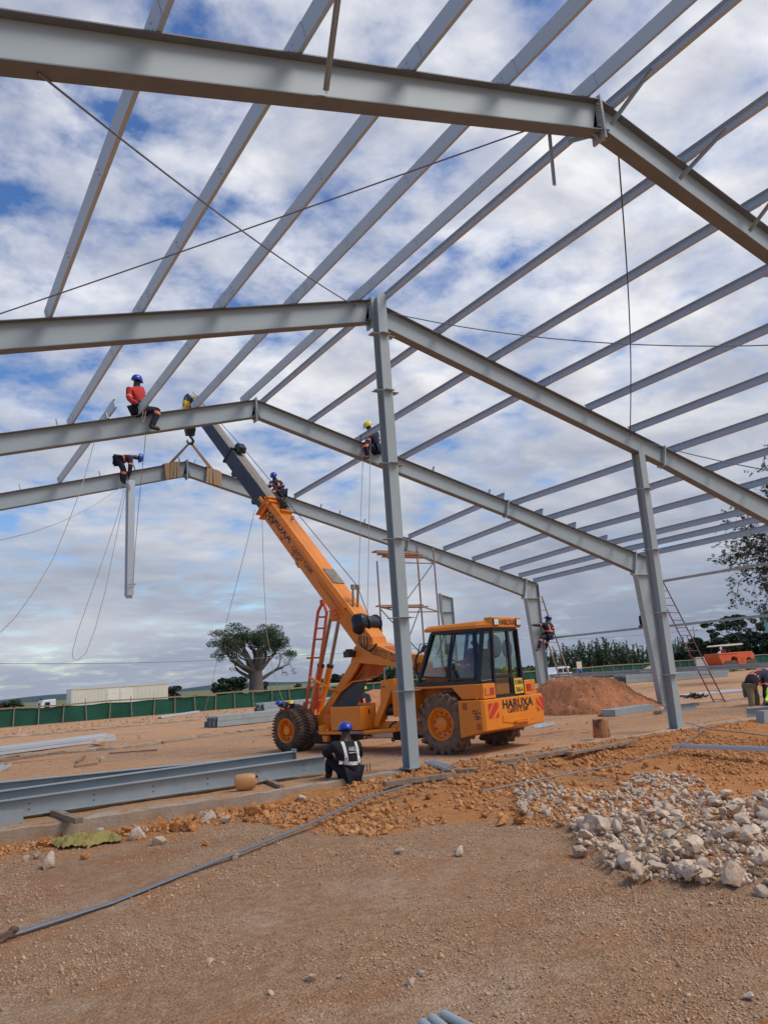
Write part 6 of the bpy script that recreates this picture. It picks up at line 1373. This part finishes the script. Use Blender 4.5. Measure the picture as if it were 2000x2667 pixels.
# board beyond
q = AY(1508, 1732, 55); sb = empty('sign_board', (q.x, 55, 0), 'blank cream board on legs before the plantation', 'board')
MB().box((q.x-.32, 55, q.z-.35), (q.x+.32, 55.05, q.z+.33)).build('board_panel', 'cream', sb)
for k in (-.28, .28): MB().box((q.x+k-.03, 55.051, 0), (q.x+k+.03, 55.1, q.z+.3)).build('leg', 'post_wood', sb)
# site shed seen through crane legs (cream block) 
q = AY(873, 1783, 60); MB().box((q.x-.5, 60, -.2), (q.x+.75, 62, q.z+.12)).build('cream_crate', 'cream', org=(q.x, 60, 0), label='cream coloured box beyond the fence behind the lift cylinders', cat='box')
# ================================================================== EARTH MOUND
def heap(name, px_poly, z0, peak, label, material, seed, base=None, cat='mound'):
    pass
mcx, mcy = 20.2, 21.3
c0_ = G(1415, 1857, 0); c1_ = G(1800, 1846, 0)
cc_ = (c0_+c1_)/2; cc_ = V(cc_.x, cc_.y+1.2, 0); ax_ = V(c1_.x-c0_.x, c1_.y-c0_.y, 0); La = ax_.length/2; axn = ax_.normalized(); ayn = V(-axn.y, axn.x, 0)
H_ = 1.30
vsn = []; N_ = 150; M_ = 100
for j in range(M_+1):
    for i in range(N_+1):
        a = (i/N_*2-1)*1.15; b_ = (j/M_*2-1)*1.2; P = cc_+axn*(a*La)+ayn*(b_*1.9)
        r = math.sqrt((a*.94)**2+b_**2); h = max(0, 1-r**1.5)*1.25; h = min(h, .82+.06*fbm(P.x, P.y, .9, 3)); h += .10*max(0, fbm(P.x, P.y, 1.0, 3, 3))*(h > .05); h *= (1-.35*sstep(.15, .8, a))
        z = H_*h+ (.10*fbm(P.x, P.y, 2.6, 5, 1)+.05*abs(fbm(P.x, P.y, 7, 3, 9)) if h > .02 else -.05)*1.0
        vsn.append(V(P.x, P.y, z-.02))
m = MB(); m.v = vsn; m.f = [[j*(N_+1)+i, j*(N_+1)+i+1, (j+1)*(N_+1)+i+1, (j+1)*(N_+1)+i] for j in range(M_) for i in range(N_)]
m.build('earth_mound', 'mound_earth', org=cc_, smooth=True, label='heap of red earth behind the crane at right', cat='mound')
bvm = BVHTree.FromPolygons(vsn, m.f); pts = []; sz = []
for k in range(1700):
    a = random.gauss(-.25, .4) if k < 520 else random.uniform(-1.1, 1.1); b_ = random.uniform(-1, 1); P = cc_+axn*(a*La)+ayn*(b_*1.9); h = bvm.ray_cast(P+V(0, 0, 5), V(0, 0, -1))
    if h[0] is None or h[0].z < -.03: continue
    r = random.uniform(.015, .05); pts.append(tuple(h[0])); sz.append(r)
scatter('mound_clods', pts, sz, 1, 'rubble_bits', 6, .4, 300, label='small pale clods lying on the red earth mound', cat='clods', kind='stuff')
# pink earth heap behind the crane mast
q = G(1010, 1835, 0)
def simple_heap(x, y, rx, ry, h, material, label, seed=0):
    m = MB(); n = 40
    for j in range(n+1):
        for i in range(n+1):
            a, b_ = i/n*2.2-1.1, j/n*2.2-1.1; r = math.hypot(a, b_); z = max(0, 1-r**1.3)*h+.06*fbm(x+a*rx, y+b_*ry, 1.2, 4, seed)*h-.03; m.v.append(V(x+a*rx, y+b_*ry, z if r < 1.05 else -.08))
    m.f = [[j*(n+1)+i, j*(n+1)+i+1, (j+1)*(n+1)+i+1, (j+1)*(n+1)+i] for j in range(n) for i in range(n)]; return m.build('earth_heap', material, org=(x, y, 0), smooth=True, label=label, cat='mound')
q = AY(985, 1850, 30); simple_heap(q.x, 30, 3.2, 2.5, AY(985, 1800, 30).z+.15, 'mound_earth', 'pinkish earth heap seen between mast and side plate')
q = AY(1712, 1740, 54); simple_heap(q.x, 54, 3, 2, AY(1712, 1727, 54).z+.1, 'sand', 'distant pale sand heap behind the third column')
# ================================================================== THINGS ON THE SITE
# ---- long I beams lying inside the kerb
def lyingbeam(p0, p1, h, fw_, label, name='steel_beam', tf=.012, endplate=False, holes=0, material='stock_steel', h1=None):
    p0, p1 = Vector(p0), Vector(p1); d = (p1-p0).normalized(); s_ = V(-d.y, d.x, 0).normalized(); n = V(0, 0, 1); h1 = h1 or h
    r = empty(name, p0, label, 'steel beam', 'painted beams lying inside the kerb'); w_, f_ = MB(), MB()
    ibeam(w_, f_, p0+n*h, p1+n*h1, n, n, h, h1, s_, fw_, tf, .008)
    w_.build('web', material, r); f_.build('flanges', material, r)
    if endplate: MB().frame(p1+n*(h1/2)+d*.008, s_, d, n, fw_/2+.01, .007, h1/2+.04).build('end_plate', material, r)
    hm = MB()
    for k in range(holes):
        q = p0+(p1-p0)*((k+.5)/holes)
        for zz in (.33, .66): hm.tube([q-s_*.006+n*h*zz, q-s_*.0045+n*h*zz], .012, 8)
    if holes: hm.build('bolt_holes', 'letter_dark', r)
    return r
a_ = G(-120, 2140, 0); b_ = G(847, 2006, 0)
lyingbeam(V(-.6, 12.22, 0.05), V(6.42, 12.72, 0.05), .23, .15, 'nearest painted beam lying inside the kerb, passing the seated man', holes=8, h1=.27)
lyingbeam(V(-.6, 12.50, .08), V(5.95, 13.02, .05), .30, .15, 'middle lying beam with an end plate near the crane wheels', endplate=True, holes=5, h1=.38)
lyingbeam(V(-.6, 12.86, .10), V(4.7, 13.45, .02), .43, .15, 'rear lying beam tapering away behind the two front ones', h1=.36)
q0 = AY(-40, 2112, 11.95); q1 = AY(62, 2111, 12.1); m = MB(); m.prism([AY(-60, 2118, 12.0), AY(62, 2108, 12.0), AY(62, 2142, 12.0), AY(-60, 2182, 12.0)], V(0, .012, 0)); m.build('steel_plate', 'stock_steel', org=q0, label='grey steel plate standing at the left edge by the kerb', cat='plate')
# timber below the beams
def plank(p0, p1, w_, h, label, material='plank', name='timber_plank', wob=.006):
    p0, p1 = Vector(p0), Vector(p1); m = MB(); n = 10; d = (p1-p0).normalized(); s_ = V(-d.y, d.x, 0).normalized() if abs(d.z) < .9 else V(1, 0, 0); u_ = s_.cross(d)*-1
    for i in range(n+1):
        q = p0.lerp(p1, i/n); j = [random.uniform(-wob, wob) for _ in range(4)]
        for a, b__ in ((-1, -1), (1, -1), (1, 1), (-1, 1)): m.v.append(q+s_*(a*w_/2+j[0])+u_*(b__*h/2+j[1]))
    for i in range(n):
        for k in range(4): m.f.append([i*4+k, i*4+(k+1) % 4, (i+1)*4+(k+1) % 4, (i+1)*4+k])
    m.f += [[3, 2, 1, 0], [n*4, n*4+1, n*4+2, n*4+3]]; return m.build(name, material, org=p0, label=label, cat='timber')
plank(G(118, 2108, .04), G(208, 2138, .04), .10, .07, 'dark timber under the nearest beam at left'); plank(G(690, 2032, .04), G(735, 2048, .04), .07, .05, 'timber offcut beside the jerrycan')
plank(G(1000, 2042, .0), G(1180, 2018, .0), .14, .07, 'weathered timber against the kerb left of the channels'); plank(G(1150, 2008, .02), G(1240, 2005, .02), .18, .05, 'dark rotten board right of the channels')
plank(G(1300, 1985, .06), G(1480, 1955, .09), .20, .06, 'rough long board lying on the kerb right of the crane'); plank(G(1330, 1995, .02), G(1390, 1983, .03), .12, .06, 'short rough timber below the long board'); plank(G(1480, 1962, .09), G(1655, 1928, .09), .16, .04, 'thin board lying on the kerb before the stump')
plank(G(420, 1933, .05), G(545, 1912, .05), .14, .05, 'old board lying on the farther floor'); plank(G(200, 1985, .03), G(222, 1970, .06), .06, .06, 'small dark timber on the floor at left'); plank(G(195, 1996, .03), G(254, 1988, .03), .08, .04, 'thin board beside the small dark timber'); plank(G(285, 1962, .03), G(410, 1953, .03), .06, .04, 'thin strip of timber on the floor centre left')
plank(G(0, 1982, .05), G(118, 1965, .05), .10, .05, 'thin board before the left purlin stack')
# ---- stacks of purlins
def channel_stack(p0, p1, n, w_, h, label, material='galvanised', rows=2):
    p0, p1 = Vector(p0), Vector(p1); d = (p1-p0).normalized(); s_ = V(-d.y, d.x, 0).normalized(); r = empty('purlin_stack', p0, label, 'purlin stack')
    for j in range(rows):
        for i in range(n):
            m = MB(); off = random.uniform(-.12, .12); csec(m, p0+s_*(i*w_)+V(0, 0, .02+j*(h+.01))+d*off, p1+s_*(i*w_)+V(0, 0, .02+j*(h+.01))+d*off, V(0, 0, 1), s_, h=h, fl=w_*.8); m.build('channel', material, r)
    return r
channel_stack(G(-180, 1992, 0), G(296, 1930, 0), 4, .14, .10, 'two layer stack of galvanised purlins on the floor at left')
channel_stack(G(-120, 1975, .02), G(285, 1922, .02), 1, .12, .17, 'single purlin leaning behind the left stack', rows=1)
channel_stack(G(420, 1872, 0), G(520, 1856, 0), 2, .2, .12, 'small far purlin stack by the net fence', rows=1)
channel_stack(G(565, 1895, 0), G(800, 1870, 0), 5, .22, .22, 'long stack of painted beams behind the crane front wheels', 'stock_steel', 2)
channel_stack(G(690, 1858, 0), G(905, 1838, 0), 5, .3, .28, 'farther stack of beams behind the two bending men', 'stock_steel', 2)
channel_stack(G(930, 1925, 0), G(1110, 1922, 0), 3, .2, .14, 'pale purlins lying on the floor beyond the crane chassis', rows=1)
channel_stack(G(1630, 1780, 0), G(1730, 1772, 0), 6, .3, .3, 'far beam stack left of the third column', 'stock_steel', 2); channel_stack(G(1755, 1773, 0), G(1900, 1762, 0), 6, .3, .25, 'far beam stack in front of the road roller', 'stock_steel', 2)
channel_stack(G(1790, 1815, 0), G(1950, 1800, 0), 3, .3, .06, 'flat galvanised sections lying by the red ladder', 'galvanised', 1)
m = MB()
for k in range(24): q = G(random.uniform(1785, 1835), random.uniform(1812, 1818), .05); m.tube([q, q+V(random.uniform(-.3, .3), random.uniform(-.2, .2), random.uniform(0, .15)), q+V(random.uniform(-.4, .4), 0, .02)], .03, 5)
m.v = m.v; m.build('black_sheet', 'tarp_black', org=G(1810, 1815, 0), smooth=True, label='crumpled black plastic beside the flat sections', cat='plastic sheet')
# channel offcuts
def cpiece(p0, p1, label, h=.12, fl=.07, flip=False, n=1, name='channel_piece', material='galvanised'):
    p0, p1 = Vector(p0), Vector(p1); d = (p1-p0).normalized(); s_ = V(-d.y, d.x, 0).normalized(); m = MB()
    for k in range(n): csec(m, p0+s_*(k*.09)+V(0, 0, .01), p1+s_*(k*.09)+V(0, 0, .01)+d*random.uniform(-.05, .05), s_ if not flip else V(0, 0, 1), V(0, 0, 1) if not flip else s_, h=h, fl=fl)
    return m.build(name, material, org=p0, label=label, cat='steel offcut')
cpiece(G(1104, 1990, .06), G(1168, 2012, .0), 'pair of short galvanised channels lying over the kerb', .10, .05, n=2)
cpiece(G(1412, 1896, 0), G(1445, 1888, 0), 'short channel lying on the floor behind the counterweight', .25, .08)
cpiece(G(-10, 2018, 0), G(30, 1998, 0), 'end of a galvanised channel at the left edge', .18, .1); cpiece(G(1752, 1950, .0), G(2080, 1962, .0), 'long galvanised purlin lying on the orange rubble at right', .17, .06)
for k, (a, b_) in enumerate((((1100, 2668), (1135, 2700)), ((1125, 2655), (1180, 2700)), ((1155, 2645), (1240, 2690)))):
    p0, p1 = G(*a, -.19), G(*b_, -.19); d = (p1-p0).normalized(); s_ = V(-d.y, d.x, 0); m = MB()
    for i in range(12): 
        a0, a1 = math.pi*i/12, math.pi*(i+1)/12; m.add([p0+s_*.03*math.cos(a0)+V(0, 0, .03*math.sin(a0)), p0+s_*.03*math.cos(a1)+V(0, 0, .03*math.sin(a1)), p1+s_*.03*math.cos(a1)+V(0, 0, .03*math.sin(a1)), p1+s_*.03*math.cos(a0)+V(0, 0, .03*math.sin(a0))], [(0, 1, 2, 3)])
    m.add([p0+s_*.03*math.cos(math.pi*i/12)+V(0, 0, .03*math.sin(math.pi*i/12)) for i in range(13)], [list(range(13))])
    m.build('steel_channel', 'stock_steel', org=p0, label=['leftmost', 'middle', 'rightmost'][k]+' of the three blue grey channels at the bottom edge', cat='steel channel')
# beams at right in front of the mound
def boxbeam(pxs, label, hgt, wid, material='stock_steel'):
    p0, p1 = G(*pxs[0], 0), G(*pxs[1], 0); d = (p1-p0).normalized(); s_ = V(-d.y, d.x, 0); r = empty('steel_beam', p0, label, 'steel beam'); w_, f_ = MB(), MB()
    # lying on its side: web flat, flanges upright
    f_.prism([p0, p1, p1+V(0, 0, hgt), p0+V(0, 0, hgt)], s_*.012); f_.prism([p0+s_*wid, p1+s_*wid, p1+s_*wid+V(0, 0, hgt), p0+s_*wid+V(0, 0, hgt)], s_*.012); w_.prism([p0+s_*.013+V(0, 0, hgt*.97), p1+s_*.013+V(0, 0, hgt*.97), p1+s_*(wid-.001)+V(0, 0, hgt*.97), p0+s_*(wid-.001)+V(0, 0, hgt*.97)], V(0, 0, -.01))
    f_.build('flanges', material, r); w_.build('web', material, r); MB().prism([p0-d*.001+s_*.02, p0-d*.001+s_*(wid-.01), p0-d*.001+s_*(wid-.01)+V(0, 0, hgt*.9), p0-d*.001+s_*.02+V(0, 0, hgt*.9)], -d*.01).build('end_plate', material, r)
boxbeam([(1602, 1866), (1705, 1850)], 'short box shaped beam lying before the earth mound', .20, .45)
def lb2(p0, p1, h, label): return lyingbeam(p0, p1, h, .14, label)
lb2(G(1727, 1858, 0), G(1815, 1848, 0), .22, 'short beam on its foot behind the shorter gable post'); lb2(G(1945, 1868, .15), G(2120, 1850, .15), .20, 'beam that the bending man at right works on')
m = MB(); q = G(1995, 1885, 0); m.prism([q+V(-.08, 0, 0), q+V(.25, 0, 0), q+V(.22, 0, .28), q+V(-.02, 0, .28)], V(0, .2, 0)); m.build('beam_support', 'stock_steel', org=q, label='steel stub propping the beam at the right edge', cat='support')
# ---- steel bars on the ground
def groundrod(pxs, zs, label, n=1, r=.012, material='rod_steel'):
    m = MB()
    for k in range(n):
        P_ = [G(x, y, z)+V(0, k*r*2.0, 0) for (x, y), z in zip(pxs, zs)]
        m.tube([P_[0].lerp(P_[-1], t_) if len(P_) == 2 else None for t_ in ()] or P_, r, 7)
    m.build('steel_bars' if n > 1 else 'steel_bar', material, org=G(*pxs[0], zs[0]), smooth=True, label=label, cat='bars')
gpts = [(20, 2440), (300, 2350), (560, 2245), (800, 2150), (950, 2080), (1064, 2045)]
groundrod(gpts, [-.18, -.18, -.17, -.13, -.05, .0], 'bundle of thin grey steel bars crossing the brown foreground', 3, .011)
groundrod([(1255, 2060), (1440, 2023), (1620, 1990), (1755, 1955), (1838, 1895)], [-.02, -.0, .02, .03, .10], 'single bar running across the orange rubble toward the post', 1, .011); groundrod([(1785, 1882), (1850, 1900), (1930, 1908), (2060, 1925)], [.1, .1, .06, .05], 'bar lying along the kerb at the right', 1, .011)
q = G(20, 2440, -.17); m = MB(); m.bar(q+V(-.25, -.12, .01), q+V(.03, .02, .02), .05, .03); m.ell(q+V(.05, .05, .03), (.04, .03, .03), 8, 6); m.build('turnbuckle', 'rust_steel', org=q, smooth=True, label='dark rusty turnbuckle at the left end of the bars', cat='turnbuckle')
# ---- jerrycan, stump, sack
q = G(640, 2056, .015); jn = empty('jerrycan', q, 'yellow brown plastic jerrycan lying on the kerb', 'jerrycan'); d = V(.93, -.3, 0).normalized(); s_ = V(.3, .93, 0).normalized()
m = MB(); nn = 20; prof = [(-.165, .05), (-.16, .095), (-.12, .118), (0, .122), (.11, .118), (.155, .095), (.16, .03)]
for i, (h, r) in enumerate(prof):
    for k in range(nn):
        t_ = 2*math.pi*k/nn; e_x = math.copysign(abs(math.cos(t_))**.75, math.cos(t_)); e_z = math.copysign(abs(math.sin(t_))**.75, math.sin(t_)); m.v.append(q+V(0, 0, .118)+d*h+s_*e_x*r*.95+V(0, 0, e_z*r))
for i in range(len(prof)-1):
    for k in range(nn): m.f.append([i*nn+k, i*nn+(k+1) % nn, (i+1)*nn+(k+1) % nn, (i+1)*nn+k])
m.f.append(list(range(nn))); m.f.append([(len(prof)-1)*nn+k for k in range(nn)][::-1]); m.build('can_body', 'jerrycan_plastic', jn, smooth=True)
MB().tube([q+V(0, 0, .07)+d*.15, q+V(0, 0, .09)+d*.20, q+V(0, 0, .16)+d*.20, q+V(0, 0, .18)+d*.15], .012, 7).build('handle', 'jerrycan_plastic', jn, smooth=True); MB().tube([q+V(0, 0, .17)+d*.14-s_*.05, q+V(0, 0, .19)+d*.185-s_*.05], .022, 10).build('cap', 'dark_part', jn, smooth=True)
q = G(1568, 1920, .05); m = MB(); nn = 14
for j, (z, r) in enumerate(((0, .19), (.2, .18), (.37, .17))):
    for k in range(nn): t_ = 2*math.pi*k/nn; m.v.append(q+V(math.cos(t_)*r*(1+.12*math.sin(3*t_)), math.sin(t_)*r*.9, z+(.02*math.sin(5*t_) if j == 2 else 0)))
for j in range(2):
    for k in range(nn): m.f.append([j*nn+k, j*nn+(k+1) % nn, (j+1)*nn+(k+1) % nn, (j+1)*nn+k])
m.f.append([2*nn+k for k in range(nn)]); m.build('wooden_stump', 'stump_wood', org=q, label='cut block of orange brown wood standing by the kerb', cat='stump')
# sack: crumpled sheet draped on stones
SP = pxp([(122, 2191), (186, 2176), (236, 2179), (274, 2166), (291, 2171), (318, 2181), (318, 2187), (270, 2191), (228, 2200), (160, 2206)], -.17)
m = MB(); a0 = V(SP[0][0], SP[0][1], -.18); xs_ = [q[0] for q in SP]; ys_ = [q[1] for q in SP]; nx_, ny_ = 60, 34
def edged(x, y): return min((V(x, y, 0)-V(a[0], a[1], 0).lerp(V(b[0], b[1], 0), max(0, min(1, (V(x, y, 0)-V(a[0], a[1], 0)).dot(V(b[0]-a[0], b[1]-a[1], 0))/max(1e-6, (b[0]-a[0])**2+(b[1]-a[1])**2))))).length for a, b in zip(SP, SP[1:]+SP[:1]))
for j in range(ny_+1):
    for i in range(nx_+1):
        x = min(xs_)+(max(xs_)-min(xs_))*i/nx_; y = min(ys_)+(max(ys_)-min(ys_))*j/ny_; e_d = edged(x, y); m.v.append(V(x, y, gz(x, y)+.015+.11*min(1, e_d/.10)**.7*(.7+.9*fbm(x, y, 3.5, 3, 2))+.035*abs(fbm(x, y, 11, 3, 1))))
for j in range(ny_):
    for i in range(nx_):
        x = min(xs_)+(max(xs_)-min(xs_))*(i+.5)/nx_; y = min(ys_)+(max(ys_)-min(ys_))*(j+.5)/ny_
        if inpoly(x+.03*fbm(x, y, 9, 2), y+.03*fbm(x, y, 9, 2, 5), SP): m.f.append([j*(nx_+1)+i, j*(nx_+1)+i+1, (j+1)*(nx_+1)+i+1, (j+1)*(nx_+1)+i])
m.build('torn_sack', 'sack', org=a0, smooth=True, label='torn yellow and green plastic sack among the stones', cat='sack')
# ---- hanging purlins on rope, tag ropes
qa, qb = AY(340, 1256, Y4-.35), AY(337, 1556, Y4-.35); hp_ = empty('hoisted_purlins', qb, 'bundle of purlins hanging upright below the bending man', 'purlins')
for k in range(3):
    m = MB(); o_ = V(-.06+.02*k, -.05*k, random.uniform(-.04, .05)); csec(m, qb+V(-.06, 0, 0)+o_, qa+V(-.05, 0, 0)+o_, V(1, 0, 0), V(0, 1, 0), h=.17+.01*k, fl=.07); m.build('purlin', 'galvanised', hp_)
rod('rope', [AY(335, 1250, Y4-.4), AY(340, 1275, Y4-.5), AY(336, 1256, Y4-.3)], .012, 'rope knot holding the hoisted purlins', 'rope', 'rope')
m = MB(); m.tube([qb+V(-.12, -.16, .35), qb+V(.14, -.16, .38), qb+V(.14, .1, .36)], .014, 6); m.build('rope_lashing', 'rope', hp_)
R_ = lambda pts, label, r=.009, m_='rope': rod('hanging_rope', pts, r, label, m_, 'rope', 'ropes hanging from the frames', 5)
def crv(pxs, Y, Yb=None):
    n = len(pxs); return [AY(x, y, Y+((Yb or Y)-Y)*i/(n-1)) for i, (x, y) in enumerate(pxs)]
R_(crv([(246, 1152), (215, 1265), (185, 1345), (140, 1455), (90, 1540), (40, 1610), (-20, 1668)], Y3-.2, 15), 'rope curving from the third rafter down to the left edge')
R_(crv([(325, 1270), (308, 1340), (275, 1440), (240, 1540), (205, 1640), (189, 1700), (192, 1716), (203, 1720), (225, 1700), (248, 1640), (275, 1540), (295, 1440), (318, 1330), (332, 1262)], Y4-.4), 'long rope loop dangling left of the hoisted purlins')
R_(crv([(380, 1130), (376, 1180), (368, 1250), (360, 1340), (352, 1440), (347, 1520)], Y3-.2, Y4-.5), 'rope from the red shirted man down past the purlins')
R_(crv([(315, 1270), (240, 1320), (160, 1360), (80, 1388), (-20, 1412)], Y4-.2, 19), 'rope slanting left from the farthest rafter to the photo edge')
R_(crv([(664, 1328), (640, 1430), (606, 1560), (575, 1680), (548, 1800), (530, 1862)], Y4-1.0, Y4+8), 'guy rope from boom collar height down to the left floor')
R_(crv([(683, 1345), (687, 1500), (694, 1640), (710, 1740), (725, 1790), (742, 1840)], Y4-1.0, Y4+.2), 'rope hanging beside the boom down to the bending men')
R_(crv([(945, 1200), (940, 1330), (936, 1450), (934, 1580)], Y3-.2), 'left one of the two ropes under the yellow hatted man'); R_(crv([(965, 1140), (962, 1300), (960, 1450), (957, 1600)], Y3-.3), 'right one of the two ropes under the yellow hatted man')
R_(crv([(374, 1072), (370, 1092), (373, 1100), (378, 1088), (380, 1070)], Y3-.25), 'short rope end looped over the third rafter')
# ---- scaffold tower behind the gable post
z8 = lambda x, y: (960+x*.18083, 1380+y*.18083)
Ya, Yb_ = 20.6, 22.4
S4 = {'fl': (z8(120, 450), z8(245, 1700)), 'fr': (z8(690, 235), z8(855, 1610)), 'br': (z8(925, 240), z8(1065, 1360))}
sc_ = empty('scaffold_tower', AY(1040, 1880, Ya), 'rusty tube scaffold tower with planks behind the tall gable post', 'scaffold')
def vert(pt, pb, Y):
    a = AY(*pt, Y); return a, V(a.x, Y, 0)
fl_t, fl_b = vert(*S4['fl'], Ya); fr_t, fr_b = vert(*S4['fr'], Ya); br_t, br_b = vert(*S4['br'], Yb_)
bl_t, bl_b = V(fl_t.x+(br_t.x-fr_t.x), Yb_, br_t.z-.3), V(fl_t.x+(br_t.x-fr_t.x), Yb_, 0)
for a, b_ in ((fl_t, fl_b), (fr_t, fr_b), (br_t, br_b), (bl_t, bl_b)): MB().tube([b_, a], .028, 8).build('standard', 'scaffold_pole', sc_, smooth=True)
zt1 = AY(*z8(700, 320), Ya).z; zt2 = AY(*z8(790, 1080), Ya).z
for zz in (zt1, zt2):
    for (a, b_) in ((fl_b, fr_b), (fr_b, br_b), (bl_b, br_b), (fl_b, bl_b)): MB().tube([V(a.x, a.y, zz-.05), V(b_.x, b_.y, zz-.05)], .024, 8).build('ledger', 'scaffold_pole', sc_, smooth=True)
    for k in range(3 if zz == zt1 else 2):
        t_ = k*.22 if zz == zt1 else .02+k*.25; a = fl_b.lerp(bl_b, t_); b_ = fr_b.lerp(br_b, t_); MB().bar(V(a.x, a.y+.15, zz), V(b_.x+.1, b_.y+.15, zz), .30, .04).build('board', 'scaffold_board', sc_)
zz0 = zt2-1.6
for a, b_ in ((V(br_b.x, br_b.y, zt1), V(bl_b.x, bl_b.y, zt2+.1)), (V(fr_b.x, fr_b.y, zt2), V(fl_b.x, fl_b.y, .9)), (V(fl_b.x, fl_b.y, zt2-.1), V(fr_b.x, fr_b.y, zz0-.1))): MB().tube([a, b_], .016, 6).build('brace', 'wire', sc_)
# ---- ladders
def ladder(p0, p1, wdir, w_, n, label, material, rr_=.022, name='ladder', rung=.014, box=False):
    p0, p1, wd = Vector(p0), Vector(p1), Vector(wdir).normalized(); r = empty(name, p0, label, 'ladder')
    for s_ in (-.5, .5):
        m = MB(); (m.bar(p0+wd*w_*s_, p1+wd*w_*s_, .045, .06) if box else m.tube([p0+wd*w_*s_, p1+wd*w_*s_], rr_, 8)); m.build('rail', material, r)
    for k in range(n):
        q = p0.lerp(p1, (k+.35)/n); m = MB(); m.tube([q-wd*w_*.5, q+wd*w_*.5], rung, 6); m.build('rung', material, r)
    return r
a = AX(1890, 1830, 22.9); b_ = AX(1716, 1480, 22.05)
p0_ = AY(1873, 1829, 17.35); p1_ = AY(1713, 1505, 17.9)
ladder(G(1873, 1829, .08), AY(1700, 1490, 18.35), RT, .36, 17, 'dark red metal ladder leaning against the third frame column', 'ladder_red', .022)
zq = lambda x, y: (1380+x*.223, 1480+y*.223)
ladder(G(*zq(475, 1370), 0) if False else AY(*zq(430, 1350), 24.6), AY(*zq(75, 330), 23.5), RT, .42, 11, 'wooden ladder leaning against the farthest frame column', 'ladder_wood', .03, box=True)
# concrete block with barrow behind the farthest column
q = AY(1445, 1800, 30); m = MB(); m.box((q.x-.9, 30, 0), (q.x+.9, 30.8, AY(1445, 1788, 30).z)); m.build('concrete_block', 'concrete', org=q, label='low concrete block behind the farthest frame column', cat='block', bevel=.03)
